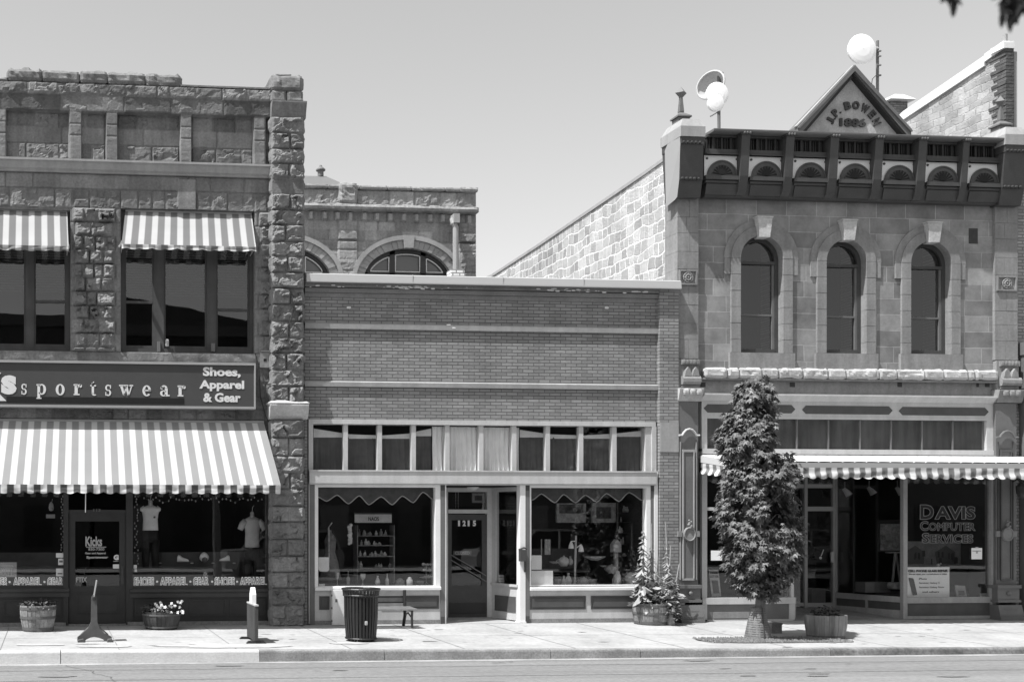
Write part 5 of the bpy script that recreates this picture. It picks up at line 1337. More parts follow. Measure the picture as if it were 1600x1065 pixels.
# front of the right display
m = MB(); r0, r1 = X(1411.5, .0), X(1555, .0); zr = lambda q: Z(q, 1483, .0)
m.box(r0, X(1418, .0), -.0, .09, .01, hz); m.box(X(1548, 0), r1, -.02, .09, .01, hz); m.box(X(1418, 0), X(1548, 0), .002, .09, zr(941.5), zr(932)); m.box(X(1418, 0), X(1548, 0), .002, .09, .01, zr(961.5))
fd = m.build('display_window', m_ledge, df)
m = MB().box(X(1418, 0), X(1548, 0), .03, .07, zr(961.5), zr(941.5)); m.build('apron_panel', m_panel, fd)
pane(fd, X(1418, 0), X(1548, 0), zr(932), hz, .05)
mb = MB(); mb.box(X(1100), X(1555), 4.2, 4.25, 0, hz+.3); mb.box(X(1100)-.05, X(1100), .13, 4.2, 0, hz+.3); mb.box(X(1555), X(1555)+.05, .13, 4.2, 0, hz+.3); mb.box(X(1100), ex0, .13, 4.2, hz+.28, hz+.3); mb.box(ex1, X(1555), .13, 4.2, hz+.28, hz+.3)
mb.box(X(1100), X(1555), YB+.2, 4.2, -.03, -.01); mb.box(X(1106), X(1225), .13, 1.2, .1, zr(934)); mb.box(X(1425), X(1548), .13, 1.4, .1, zr(934)); mb.build('interior', m_room, df)

# ---- canopy
CYF = -1.15
m = MB(); xw0, xc0, xc1 = X(1095, .0), X(1150, CYF), X(1700, CYF)
zw_, zf_ = Z(712.5, 1300, 0), Z(722, 1300, CYF)
cn = thing('awning', 'flat white shop canopy with scalloped striped valance over the computer shop', 'awning', (16, 0, zf_-.2))
xw0 = xc0-.04
n = 46; w_ = .25; m = MB(); x = xw0; i = 0
while x < xc1:
    m.v += [(x, -.02, zw_), (x+.02, -.02, zw_+.018), (x+w_-.02, -.02, zw_+.018), (x+w_, -.02, zw_), (x, CYF, zf_), (x+.02, CYF-.01, zf_+.018), (x+w_-.02, CYF-.01, zf_+.018), (x+w_, CYF, zf_)]
    k = len(m.v)-8; m.f += [(k, k+4, k+5, k+1), (k+1, k+5, k+6, k+2), (k+2, k+6, k+7, k+3)]; x += w_; i += 1
m.build('canopy_panels', m_canopy, cn)
m = MB(); zfb = Z(731, 1300, CYF); m.box(xw0-.02, xc1, CYF-.015, CYF+.02, zfb, zf_-.004); 
cb_ = m.build('fascia', m_canfas, cn)
m = MB(); m.prismx([(CYF+.02, zfb), (CYF+.02, zf_-.005), (-.02, zw_-.005), (-.02, zw_-.14)], xw0-.02, xw0+.0); m.build('side_fascia', m_canopy, cn)
m = MB(); m.uv = []; vh = .225; rr = random.Random(3); path = []
N = 700
for i in range(60): path.append((xw0-.01, -.05+(CYF+.05)*i/60, 0))
for i in range(N): path.append((xw0-.01+(xc1-xw0)*i/(N-1), CYF, 1))
s_ = 0; last = None; nv = 7; per = .235
for (x, y, fr) in path:
    if last: s_ += math.hypot(x-last[0], y-last[1])
    last = (x, y); ph = s_/per
    zt__ = zfb+.01 if fr else (zfb+.01)+(zw_-.15-zfb)*(1-(y/CYF))
    for j in range(nv+1):
        v = j/nv; lob = abs(math.sin(math.pi*ph)); hem = vh*(.80+.20*lob+.03*mn.noise(Vector((s_*2, 0, 0))))
        rip = (.035*lob*v*v+.03*mn.noise(Vector((s_*6, v*3, 2)))*v+.02*math.sin(v*7+s_*3)*v)
        m.v.append((x if fr else x-rip, (y-.02-rip) if fr else y, zt__-hem*v)); m.uv.append((s_, v))
for i in range(len(path)-1):
    for j in range(nv): q = i*(nv+1)+j; m.f.append((q, q+nv+1, q+nv+2, q+1))
m.build('valance', Mstripe('canopy_valance', per, .68, .22, 0, .5), cn, smooth=True)
m = MB()
for q in (1200, 1330, 1460, 1580): m.tube([(X(q), -.0, zw_-.12), (X(q), CYF+.02, zfb+.03)], .015, 6)
m.build('canopy_bracket', m_alu, cn)

# ================================================================== BUILDINGS BEHIND
BY = 16.0
BB = thing('arched_stone_building', 'rough stone building with arched windows rising behind the low brick building', 'building', (X(600, BY), BY, 0))
zB = lambda q, p=620: Z(q, p, BY)
bx0b, bx1b = X(400, BY), X(744, BY)
blk = courses(bx0b, bx1b, zB(323), zB(298), 1, .7, .04, .05, seed=71)
blk += courses(bx0b, bx1b, zB(347), zB(333), 1, .35, -.06, .02, (.8, 1.1), seed=72)
blk += courses(bx0b, bx1b, zB(520), zB(347), .34, .62, .0, .02, (.85, 1.2), seed=73)
blk += [(X(527, BY), X(557, BY), zB(347+15.6*k+15), zB(347+15.6*k), .10, .03 if k > 3 else .012, random.uniform(.9, 1.15)) for k in range(10)]
blk += [(X(717, BY), X(744, BY), zB(347+15.6*k+15), zB(347+15.6*k), .10, .04, random.uniform(.75, 1.05)) for k in range(10)]
for q in np.arange(420, 744, 20.6): blk.append((X(q, BY), X(q+7.5, BY), zB(346), zB(333), .12, .004, 1.1))
m = MB()
def ell(cx, a, b, sp, n=28, k0=0, k1=None): return [(X(cx-a*math.cos(math.pi*i/n), BY), zB(sp-b*math.sin(math.pi*i/n), cx)) for i in range(n+1)]
relief(m, bx0b, bx1b, zB(520), zB(298), BY, blk, .055, (), .02, .02)
# drop faces inside the arches
arches = [(637, 69, 51, 439), (447, 70, 51, 436)]
ok = []
for f in m.f:
    cx_ = sum(m.v[i][0] for i in f)/4; cz_ = sum(m.v[i][2] for i in f)/4; ins = False
    for c, a, b, sp in arches:
        xc = X(c, BY); aa = X(c+a, BY)-xc; zs_ = zB(sp, c); bb = zB(sp-b, c)-zs_
        if cz_ > zs_: ins |= ((cx_-xc)/aa)**2+((cz_-zs_)/bb)**2 < 1
        else: ins |= abs(cx_-xc) < aa
    if not ins: ok.append(f)
m.f = ok
m.build('wall', m_roughb, BB)
m = MB(); m.box(bx0b, bx1b-.05, BY+.5, BY+14, 0, zB(300)); m.box(bx0b, bx1b-.02, BY+.03, BY+.5, 0, zB(519)); m.box(bx0b, bx1b-.02, BY+.03, BY+.5, zB(381), zB(298)); m.box(X(708, BY), bx1b-.02, BY+.03, BY+.5, zB(520), zB(381)); m.box(X(518, BY), X(567, BY), BY+.03, BY+.5, zB(520), zB(381)); m.build('rear_walls', m_roughb, BB)
m = MB(); rr = random.Random(6); q = 400
while q < 720:
    e = min(q+rr.uniform(38, 60), 719); m.rock(X(q, BY)+.01, X(e, BY)-.01, BY-.12, BY+.5, zB(298), zB(292.5), .03, .08, int(q)); q = e
    if q > 718: break
m.rock(X(528, BY), X(556, BY), BY-.16, BY+.5, zB(321), zB(290), .06, .09, 2); m.rock(X(717, BY), X(745, BY), BY-.14, BY+.5, zB(298), zB(291), .05, .09, 4)
m.rock(X(400, BY), X(745, BY), BY-.24, BY+.3, zB(331.5), zB(323.5), .05, .10, 9)
m.build('coping', m_roughb, BB)
for ci, (c, a, b, sp) in enumerate(arches):
    zs_ = zB(sp, c); xc = X(c, BY); aa = X(c+a, BY)-xc; bb = zB(sp-b, c)-zs_; n = 28
    def EP(k, f): t = math.pi*k/n; return (xc-(aa+f)*math.cos(t), zs_+(bb+f)*math.sin(t))
    m = MB()
    for k in range(n):
        m.prism([EP(k+.03, -.01), EP(k+.03, .27), EP(k+.97, .27), EP(k+.97, -.01)], BY-.05-.02*(k % 3 == 0), BY+.2)
        m.prism([EP(k, .275), EP(k, .43), EP(k+1, .43), EP(k+1, .275)], BY-.12, BY+.1)
    m.prism([(xc-.15, zs_+bb-.02), (xc+.15, zs_+bb-.02), (xc+.2, zs_+bb+.42), (xc-.2, zs_+bb+.42)], BY-.16, BY+.1)
    m.box(xc-aa-.27, xc-aa, BY-.05, BY+.2, zs_-2, zs_); m.box(xc+aa, xc+aa+.27, BY-.05, BY+.2, zs_-2, zs_)
    m.build('arch_ring', m_sandb, BB)
    m = MB()
    for k in range(n): m.prism([EP(k, -.13), EP(k, .0), EP(k+1, .0), EP(k+1, -.13)], BY+.12, BY+.3)
    zt1 = zB(428, c); m.box(xc-aa, xc+aa, BY+.12, BY+.28, zt1-.06, zt1+.06)
    xm = [X(c-22.5, BY), X(c+26, BY)]
    for x_ in xm: m.box(x_-.09, x_+.09, BY+.12, BY+.29, zs_-2, zs_+bb-.02)
    m.box(xc-aa, xc-aa+.12, BY+.12, BY+.3, zs_-2, zs_); m.box(xc+aa-.12, xc+aa, BY+.12, BY+.3, zs_-2, zs_)
    wn = m.build('window', m_dframe, BB)
    m = MB()
    def arcline(x0, x1, off):
        pts = []; 
        for i in range(13):
            x = x0+(x1-x0)*i/12; v = 1-((x-xc)/(aa-off))**2; pts.append((x, BY+.13, zs_+(bb-off)*math.sqrt(max(v, 0.0))))
        return pts
    e = .2
    segs = [(xc-aa+e+.03, xm[0]-.12), (xm[0]+.12, xm[1]-.12), (xm[1]+.12, xc+aa-e-.03)]
    for x0, x1 in segs:
        p = arcline(x0, x1, e-.02); p = [q_ for q_ in p if q_[2] > zt1+.1]
        if len(p) > 1: m.tube(p+[(p[-1][0], BY+.13, zt1+.10), (p[0][0], BY+.13, zt1+.10), p[0]], .022, 5)
        m.tube([(x0, BY+.13, zs_-1.9), (x0, BY+.13, zt1-.1), (x1, BY+.13, zt1-.1), (x1, BY+.13, zs_-1.9)], .022, 5)
    m.build('glazing_line', m_letter, wn)
    m = MB(); m.v = [(xc-aa+.05, BY+.2, zs_-2), (xc+aa-.05, BY+.2, zs_-2)]+[(EP(n-k, -.05)[0], BY+.2, EP(n-k, -.05)[1]) for k in range(n+1)]; m.f = [tuple(range(len(m.v)))]; m.build('pane', M('film_glass%d' % ci, .10, .15, .1, 1, 0, 1, .6), wn)
m = MB(); rf0 = (X(430, BY+9), X(510, BY+9)); zr_ = Z(275, 490, BY+9)
m.add([(X(380, BY+4), BY+4, Z(296, 400, BY+4)), (X(556, BY+4), BY+4, Z(296, 556, BY+4)), (X(556, BY+4), BY+14, Z(296, 556, BY+4)), (X(380, BY+4), BY+14, Z(296, 400, BY+4)), (rf0[0], BY+9, zr_), (rf0[1], BY+9, zr_)], [(0, 1, 5, 4), (1, 2, 5), (2, 3, 4, 5), (3, 0, 4)])
rf = m.build('roof', m_roof, BB)
m = MB(); vy = BY+9; c = (X(501, vy), vy, Z(276, 501, vy)); s_ = X(502, vy)-X(501, vy)
m.lathe([(4.6*s_, 0), (4.6*s_, 9*s_), (7.2*s_, 9*s_), (7.4*s_, 10.5*s_), (5*s_, 13*s_), (2.5*s_, 15*s_), (2*s_, 17*s_), (.3*s_, 18*s_)], c, 16)
m.build('roof_vent', m_mid, rf)
m = MB(); m.tube([(X(707, BY-.3), BY-.3, zB(344)), (X(709, BY-.4), BY-.4, zB(352)), (X(712, BY-.4), BY-.4, zB(358)), (X(712, BY-.4), BY-.4, zB(440))], .10, 10); m.box(X(707, BY-.4), X(716, BY-.4), BY-.55, BY-.2, zB(352), zB(338)); m.build('downpipe', m_ledge, BB)
m = MB(); cy = 4.0; m.box(X(705, cy), X(725.5, cy), cy, cy+.3, Z(452, 715, cy), Z(420.5, 715, cy))
tag(m.build('chimney_stub', Mbrick('white_brick', .80, .25, .17, .075, .012, .06, stain=.08)), 'stub of white painted brick standing on the low roof at the foot of the downpipe', 'chimney')

# neighbour at the right edge
NB = thing('brick_neighbour', 'tall building with stepped white-capped side wall rising behind the sandstone shop at the right edge', 'building', (23, .2, 0))
XN = X(1568, .5)
def onN(px, py): Y = YonX(px, XN); return (Y, Z(py, px, Y))
n0, n1, n2, n3 = onN(1568, 78), onN(1541, 97), onN(1541, 103), onN(1414, 187)
n4 = (n3[0]+1.4, n3[1]-.5)
m = MB(); m.prismx([(.5, 0), n0, n1, n2, n3, n4, (n4[0], 0)], XN, XN+.16); sw_ = m.build('side_wall', Mbrick('patched_masonry', .36, .46, .34, .16, .012, .2, axis='y', bdist=.03, distort=.25, stain=.42, off=.4, msmooth=.6), NB)
m = MB(); m.prismx([(.44, n0[1]+.01), (n1[0], n1[1]+.0), (n1[0], n1[1]+.17), (.44, n0[1]+.17)], XN-.05, XN+.2); m.prismx([(n2[0]+.01, n2[1]), n3, n4, (n4[0], n4[1]+.2), (n3[0], n3[1]+.2), (n2[0]+.01, n2[1]+.22)], XN-.05, XN+.2)
m.box(XN-.08, XN+.17, .40, .75, n0[1]+.0, n0[1]+.12); m.build('coping', m_white, sw_)
m = MB()
rr = random.Random(2)
for k in range(80):
    z = n0[1]-k*.0765; 
    if z < 5: break
    w_ = rr.uniform(.02, .06) if k % 2 else rr.uniform(-.01, .02)
    m.box(XN-.012-w_*.3, XN+.165, .42, .62+w_*4, z-.066, z)
m.box(XN+.02, XN+.15, .44, .7, 4, n0[1]); m.build('brick_quoin', M('old_brick', .085, .9, .5, 8, .01, 30, fine=.2), NB)
m = MB(); m.box(XN+.20, XN+.27, .45, .7, 4, n0[1]-.05); m.box(XN+.05, XN+.10, .5, .6, n0[1]+.1, n0[1]+.35); m.build('downpipe', m_ledge, NB)
m = MB(); m.box(X(1592)+.005, X(1800), .07, .46, 0, Z(236, 1596)); m.build('front_wall', Mbrick('neighbour_brick', .30, .16, .21, .0665, .01, .2, stain=.2), NB)
m = MB(); m.box(X(1596), X(1612), -.12, .05, 0, Z(555, 1598)); m.box(X(1594), X(1616), -.2, .05, Z(555, 1598), Z(535, 1598)); m.prismx([(.05, Z(640, 1598)), (-.14, Z(640, 1598)), (-.2, Z(600, 1598)), (.05, Z(600, 1598))], X(1595), X(1620)); m.build('shopfront_pier', m_mid, NB)
m = MB(); yc = 9; m.box(X(1391, yc), X(1418, yc), yc, yc+.7, Z(190, 1400, yc), Z(158, 1400, yc)); ch = m.build('chimney', m_brickd); tag(ch, 'brick chimney with white cap behind the right slope of the gable', 'chimney')
m = MB(); zc_ = Z(158, 1400, yc); a_, b_ = X(1384, yc), X(1424, yc); m.add([(a_, yc-.2, zc_), (b_, yc-.2, zc_), (b_, yc+.9, zc_), (a_, yc+.9, zc_), (X(1398, yc), yc-.0, zc_+.20), (X(1412, yc), yc-.0, zc_+.20), (X(1412, yc), yc+.7, zc_+.20), (X(1398, yc), yc+.7, zc_+.20)], [(3, 2, 1, 0), (4, 5, 6, 7), (0, 1, 5, 4), (1, 2, 6, 5), (2, 3, 7, 6), (3, 0, 4, 7)]); m.build('cap', m_white, ch)
m = MB()
for k in range(5): m.box(X(1580)+k*.02, X(1581)+k*.02, .1, .12, 0, .01)

# antennas
def drum(m, cx, cy, cz, r, d):
    n = 32; d = .10; prof = [(r*.9, d), (r, 0), (r*.97, -.02*r), (r*.8, -.06*r), (r*.5, -.10*r), (r*.02, -.12*r)]
    k0 = len(m.v)
    for rr_, yy in prof:
        for k in range(n): a = 2*math.pi*k/n; m.v.append((cx+rr_*math.cos(a), cy+yy, cz+rr_*math.sin(a)))
    for i in range(len(prof)-1):
        for k in range(n): a = k0+i*n+k; b = k0+i*n+(k+1) % n; m.f.append((a, b, b+n, a+n))
    m.f.append(tuple(k0+k for k in range(n)))
AY = 10.0; s_ = (X(1346, AY)-X(1345, AY))
an = thing('antenna_mast', 'thin mast carrying one large white drum antenna above the gable', 'antenna', (X(1371, AY), AY, 6)); 
m = MB().tube([(X(1371, AY), AY, 5.5), (X(1371, AY), AY, Z(64, 1371, AY))], 2.0*s_, 8)
for q in (82, 90, 104, 120): m.tube([(X(1369, AY), AY-.06, Z(q, 1370, AY)), (X(1374, AY), AY-.06, Z(q-1, 1370, AY))], .03, 5)
m.tube([(X(1369, AY), AY, Z(118, 1370, AY)), (X(1363, AY), AY, Z(124, 1370, AY)), (X(1362, AY), AY, Z(132, 1370, AY)), (X(1367, AY), AY, Z(136, 1370, AY))], .012, 5)
m.build('mast', m_mid, an)
m = MB(); drum(m, X(1347, AY-.25), AY-.25, Z(77, 1347, AY-.25), 22*s_, .5); m.build('drum_antenna', m_dish, an)
m = MB().tube([(X(1360, AY), AY-.1, Z(78, 1360, AY)), (X(1371, AY), AY, Z(76, 1371, AY))], .05, 6); m.build('mounting_arm', m_letterg, an)
an = thing('antenna_mast', 'short mast with two round white drums and a pale dish, beside the left finial', 'antenna', (X(1124, AY), AY, 6))
m = MB().tube([(X(1125, AY), AY, 5.5), (X(1123, AY), AY, Z(114, 1123, AY))], 2.2*s_, 8).tube([(X(1110, AY), AY, Z(182, 1110, AY)), (X(1122, AY), AY, Z(175, 1120, AY))], .02, 5).tube([(X(1118, AY), AY, Z(112, 1118, AY)), (X(1130, AY), AY, Z(114, 1130, AY))], .02, 5)
m.build('mast', m_mid, an)
m = MB(); drum(m, X(1121, AY-.45), AY-.45, Z(147, 1121, AY-.45), 17*s_, .4); m.build('drum_antenna', m_dish, an)
m = MB(); drum(m, X(1119, AY-.75), AY-.75, Z(161, 1119, AY-.75), 12*s_, .3); m.build('drum_antenna', m_dish, an)
m = MB(); n = 28; c = Vector((X(1110, AY), AY, Z(133, 1110, AY))); axis = Vector((-.85, -.5, .1)).normalized(); u_ = axis.cross(Vector((0, 0, 1))).normalized(); v_ = u_.cross(axis); k0 = len(m.v)
for i, (r_, d_) in enumerate(((20, .0), (19, -.05), (14, -.22), (8, -.32), (2, -.36))):
    for k in range(n): a = 2*math.pi*k/n; m.v.append(tuple(c-axis*(d_*.9)*-1+(u_*math.cos(a)+v_*math.sin(a))*r_*s_))
for i in range(4):
    for k in range(n): a = i*n+k; b = i*n+(k+1) % n; m.f.append((a, b, b+n, a+n))
m.f.append(tuple(4*n+k for k in range(n)))
m.tube([tuple(c+(u_*math.cos(2*math.pi*k/n)+v_*math.sin(2*math.pi*k/n))*20*s_) for k in range(n+1)], .03, 5)
m.build('dish', M('dull_dish', .42, .6, .05, 2), an)

# ================================================================== STREET TREE
TX, TY, TZ = G(1184, 1000)
TY += .25; TX = X(1184, TY)
tree = thing('street_tree', 'narrow leafy street tree in front of the sandstone shop, trunk in a flared guard', 'tree', (TX, TY, TZ))
def tz(py): return Z(py, 1185, TY)
def tx(px): return X(px, TY)
m = MB(); rr = random.Random(17)
m.tube([(tx(1185), TY, TZ), (tx(1187), TY, tz(960)), (tx(1189), TY, tz(930)), (tx(1188), TY, tz(880)), (tx(1186), TY, tz(780)), (tx(1182), TY, tz(690)), (tx(1185), TY, tz(620))], [.10, .09, .085, .08, .06, .04, .015], 10)
limbs = []
for k in range(34):
    t = rr.uniform(0, 1); py = 905-290*t; a = rr.uniform(0, 6.28); L = (.55 if t < .6 else .38)*rr.uniform(.6, 1); up = rr.uniform(.35, .8)
    p0 = Vector((tx(1187-4*t), TY, tz(py))); p1 = p0+Vector((math.cos(a)*L*.5, math.sin(a)*L*.5, L*up*.5)); p2 = p0+Vector((math.cos(a)*L, math.sin(a)*L, L*up*1.2))
    m.tube([p0, p1, p2], [.022, .015, .005], 5)
m.build('trunk', m_bark, tree)
sil = [(592, 1183, 1197), (600, 1155, 1206), (606, 1147, 1210), (618, 1146, 1213), (640, 1139, 1214), (662, 1128, 1212), (680, 1121, 1208), (700, 1119, 1205), (712, 1124, 1207), (716, 1125, 1240), (730, 1126, 1245), (760, 1126, 1247), (785, 1121, 1248), (800, 1119, 1247), (830, 1122, 1256), (850, 1126, 1258), (870, 1132, 1250), (890, 1138, 1240), (905, 1144, 1232), (920, 1155, 1222), (934, 1164, 1212)]
sy_ = [a for a, b, c in sil]
def silh(py): return np.interp(py, sy_, [b for a, b, c in sil]), np.interp(py, sy_, [c for a, b, c in sil])
LEAF = []
for lobe, (ang, r_) in enumerate(((90, 1.0), (62, .42), (38, .85), (10, .35), (-25, .55), (-70, .22), (-110, .22), (-155, .55), (170, .35), (142, .85), (118, .42))): LEAF.append((math.cos(R(ang))*r_, math.sin(R(ang))*r_))
def leafcard(m, p, n, up, s, poly=LEAF, fold=.25, droop=.2):
    n = n.normalized(); y = (up-n*up.dot(n)); y = y.normalized() if y.length > 1e-4 else n.orthogonal().normalized(); x = y.cross(n)
    k = len(m.v); m.v.append(tuple(p))
    for a, b in poly: q = p+(x*a+y*b)*s-n*(abs(a)*fold+abs(b)*droop)*s; m.v.append(tuple(q))
    L = len(poly); m.f += [(k, k+1+i, k+1+(i+1) % L) for i in range(L)]
m = MB(); rr = random.Random(23); cnt = 0
clumps = []
while len(clumps) < 960:
    py = rr.uniform(594, 932); a, b = silh(py); 
    if rr.random() > (b-a)/140+.25: continue
    c = (a+b)/2; hw = (b-a)/2-6.5; rho = rr.random()**.38; th = rr.uniform(0, 2*math.pi)
    wm = tx(c+hw)-tx(c); x = tx(c)+wm*rho*math.cos(th)*.96; y = TY+min(wm, .62)*rho*math.sin(th)
    # gaps and bulges
    q = Vector((x*2.6, y*2.6, py*.021))
    if mn.noise(q) < -.22 and rho > .55: continue
    clumps.append((Vector((x, y, tz(py))), Vector((math.cos(th), math.sin(th), .25)), rho))
for c, o, rho in clumps:
    for k in range(13):
        p = c+Vector((rr.gauss(0, .045), rr.gauss(0, .055), rr.gauss(0, .05)))
        n = (o*.7+Vector((rr.gauss(0, .45), rr.gauss(0, .45), rr.uniform(.1, 1.1)))).normalized()
        up = Vector((o.x+rr.gauss(0, .5), o.y+rr.gauss(0, .5), -.7)); leafcard(m, p, n, up, rr.uniform(.055, .115), droop=rr.uniform(0, .5)); cnt += 1
m.build('crown', m_leaf, tree)
m = MB(); prof = []
def gcone(r0, r1, z0, z1, n=28):
    k0 = len(m.v)
    for j in range(9):
        v = j/8
        for k in range(n):
            a = 2*math.pi*k/n; r_ = r0+(r1-r0)*v+.004*math.sin(a*9+j)+.003*mn.noise(Vector((a*3, v*8, 0))); m.v.append((tx(1184)+r_*math.cos(a), TY+r_*math.sin(a), z0+(z1-z0)*v))
    for j in range(8):
        for k in range(n): a = k0+j*n+k; b = k0+j*n+(k+1) % n; m.f.append((a, b, b+n, a+n))
gcone(.225, .11, TZ, tz(948)); gd = m.build('trunk_guard', m_guard, tree, smooth=True)
m = MB()
for j in range(14): z = TZ+(tz(948)-TZ)*(j+.5)/14; r_ = .226+(.111-.226)*(j+.5)/14; m.tube([(tx(1184)+r_*math.cos(2*math.pi*k/24), TY+r_*math.sin(2*math.pi*k/24), z) for k in range(25)], .0035, 4)
m.tube([(tx(1184)-.03, TY-.235, TZ+.01), (tx(1184)+.01, TY-.12, tz(948))], .009, 5); m.build('guard_wire', m_dark, gd)
m = MB(); a, b, c = G(1214, 989); m.box(a-.10, a+.10, b, b+.18, c, c+.19); m.box(a-.11, a+.11, b-.01, b+.19, c+.165, c+.20)
tag(m.build('electric_box', m_guard), 'low grey box on the planting strip just right of the tree guard', 'utility box')

# ================================================================== STREET FURNITURE AND PLANTERS
def barrel(px0, px1, pt, pb, label, wood, rtop=1.0, rbot=.84, hoops=(.12, .55, .9), name='barrel_planter', cat='planter', squash=1.0, group=None):
    x, y, g = G((px0+px1)/2, pb); 
    r = (X(px1, y)-X(px0, y))/2; y += r*rbot*squash; x = X((px0+px1)/2, y); h = Z(pt, (px0+px1)/2, y-r)-g
    t = thing(name, label, cat, (x, y, g), group)
    m = MB(); n = 26; k0 = len(m.v); nz = 7
    for st in range(n):
        a0, a1 = 2*math.pi*(st+.03)/n, 2*math.pi*(st+.97)/n; dr = random.uniform(-.006, .006); k = len(m.v)
        for j in range(nz+1):
            v = j/nz; rr_ = r*(rbot+(rtop-rbot)*v+.05*math.sin(math.pi*v))+dr
            for a, q in ((a0, 0), (a1, 0), (a1, -.025), (a0, -.025)): m.v.append((x+(rr_+q)*math.cos(a), y+(rr_+q)*math.sin(a)*squash, g+.005+h*v))
        for j in range(nz):
            for q in range(4): A = k+j*4+q; Bq = k+j*4+(q+1) % 4; m.f.append((A, Bq, Bq+4, A+4))
        m.f.append((k+nz*4, k+nz*4+1, k+nz*4+2, k+nz*4+3))
    m.build('staves', wood, t)
    m = MB()
    for v in hoops:
        rr_ = r*(rbot+(rtop-rbot)*v+.05*math.sin(math.pi*v))+.009; k0 = len(m.v); nn = 40
        for vv in (v-.05, v+.05):
            for k in range(nn): a = 2*math.pi*k/nn; m.v.append((x+rr_*math.cos(a), y+rr_*math.sin(a)*squash, g+h*vv))
        for k in range(nn): m.f.append((k0+k, k0+(k+1) % nn, k0+nn+(k+1) % nn, k0+nn+k))
    m.build('hoops', m_hoop, t)
    m = MB().lathe([(r*.9, h*.85), (r*.5, h*.9), (.01, h*.93)], (x, y, g), 20, 1, squash, cap=False); m.build('soil', m_soil, t)
    return t, x, y, g, r, h
LANCE = [(0, 0), (.10, .25), (.15, .55), (.10, .82), (0, 1), (-.10, .82), (-.15, .55), (-.10, .25)]
MULL = [(0, 0), (.08, .15), (.17, .4), (.19, .62), (.12, .85), (0, 1.02), (-.12, .85), (-.18, .62), (-.16, .4), (-.08, .15)]
OVAL = [(.0, 0), (.25, .25), (.33, .55), (.2, .85), (0, 1), (-.2, .85), (-.33, .55), (-.25, .25)]
def foliage(cx, cy, cz, rx, ry, rz, n, s, mat, parent, name='leaves', poly=OVAL, seed=0, spread=.8):
    m = MB(); rr = random.Random(seed)
    for i in range(n):
        a = rr.uniform(0, 6.28); rho = rr.random()**.5; v = rr.random()
        p = Vector((cx+rx*rho*math.cos(a), cy+ry*rho*math.sin(a), cz+rz*v*(1-.5*rho*rho)))
        out = Vector((math.cos(a)*rho*1.2, math.sin(a)*rho*1.2, rr.uniform(.0, 1))); nrm = Vector((rr.gauss(0, spread), rr.gauss(0, spread), 1))
        leafcard(m, p, nrm, out, s*rr.uniform(.6, 1.2), poly, .15, .25)
    return m.build(name, mat, parent)
t, x, y, g, r, h = barrel(30.5, 88, 947, 987, 'half whisky barrel planter with low dark plants at left of the sportswear door', m_wood, 1, .82)
foliage(x, y, g+h*.9, r*.95, r*.9, .17, 260, .07, m_leafd, t, seed=1)
t, x, y, g, r, h = barrel(222, 283, 957, 984, 'low dark bowl planter with pale petunias under the right sportswear window', m_woodd, 1, .80, (.15, .85), name='flower_planter')
foliage(x, y, g+h*.9, r*1.0, r*.9, .22, 300, .07, m_leafd, t, seed=2)
m = MB(); rr = random.Random(12)
for i in range(42):
    a, b = rr.uniform(236, 287), rr.uniform(938, 962); 
    if rr.random() < (287-a)/90: continue
    c = Vector((X(a, y-r*.8), y-r*.85+rr.uniform(-.05, .15), Z(b, a, y-r*.8))); 
    for k in range(5): leafcard(m, c, Vector((rr.gauss(0, .4), -1, rr.gauss(.3, .4))), Vector((math.cos(k*1.257), 0, math.sin(k*1.257))), .033, OVAL, 0, .1)
m.build('flowers', m_flower, t)
t, x, y, g, r, h = barrel(991, 1043, 944, 977, 'barrel planter overflowing with tall spiky mullein against the brick pier', m_wood, 1, .88)
m = MB(); rr = random.Random(31); m2 = MB(); m3 = MB()
def stalk(px, pyt, pyb, Ys, lean, mm, ms, leafn, ls):
    p0 = Vector((X(px-lean, Ys), Ys, Z(pyb, px, Ys))); p1 = Vector((X(px, Ys), Ys, Z(pyt, px, Ys))); H_ = (p1-p0).length
    ms.tube([p0, p0.lerp(p1, .5)+Vector((.01, 0, 0)), p1], [.016, .018, .010], 6)
    for k in range(int(H_*60)):
        v = rr.uniform(.35, 1); q = p0.lerp(p1, v); a = rr.uniform(0, 6.28); leafcard(ms, q, Vector((math.cos(a), math.sin(a), .3)), Vector((math.cos(a)*.5, math.sin(a)*.5, .8)), .035, LANCE, 0, 0)
    for k in range(leafn):
        v = .10+rr.random()**1.2*.62; q = p0.lerp(p1, v); a = rr.uniform(0, 6.28); L = ls*(1.15-v*1.1)
        leafcard(mm, q, Vector((math.cos(a)*.3, math.sin(a)*.3, 1)), Vector((math.cos(a), math.sin(a), rr.uniform(.1, .9))), L*rr.uniform(.6, 1.15), MULL if rr.random() < .55 else LANCE, .35, rr.uniform(.1, .6))
for px, pt, ln, n_, ls_ in ((1005.5, 781, 2, 120, .28), (1018, 819, 1, 90, .24), (1040, 816, -4, 70, .20), (1048, 852, 6, 90, .22), (1061, 882, 12, 60, .20), (996, 880, -8, 60, .26), (1028, 870, 3, 70, .22), (1012, 890, 0, 60, .24)):
    stalk(px, pt, 945, y+rr.uniform(-.10, .15), ln, m, m2, n_, ls_)
m.build('leaves', m_leafp, t); m2.build('flower_stalks', m_leafp, t)
foliage(x, y-.05, g+h*.85, r*1.0, r*.8, .25, 140, .10, m_leaf, t, name='leaves', poly=LANCE, seed=8)
foliage(x+.05, y-.0, g+h*.9, r*1.05, r*.8, .66, 170, .19, m_leafp, t, name='leaves', poly=MULL, seed=81, spread=1.1)
foliage(x+.26, y+.0, g+h*.9, r*.9, r*.7, .5, 130, .17, m_leafp, t, name='leaves', poly=LANCE, seed=82, spread=1.1)
x2, y2, g2 = G(1052, 977)
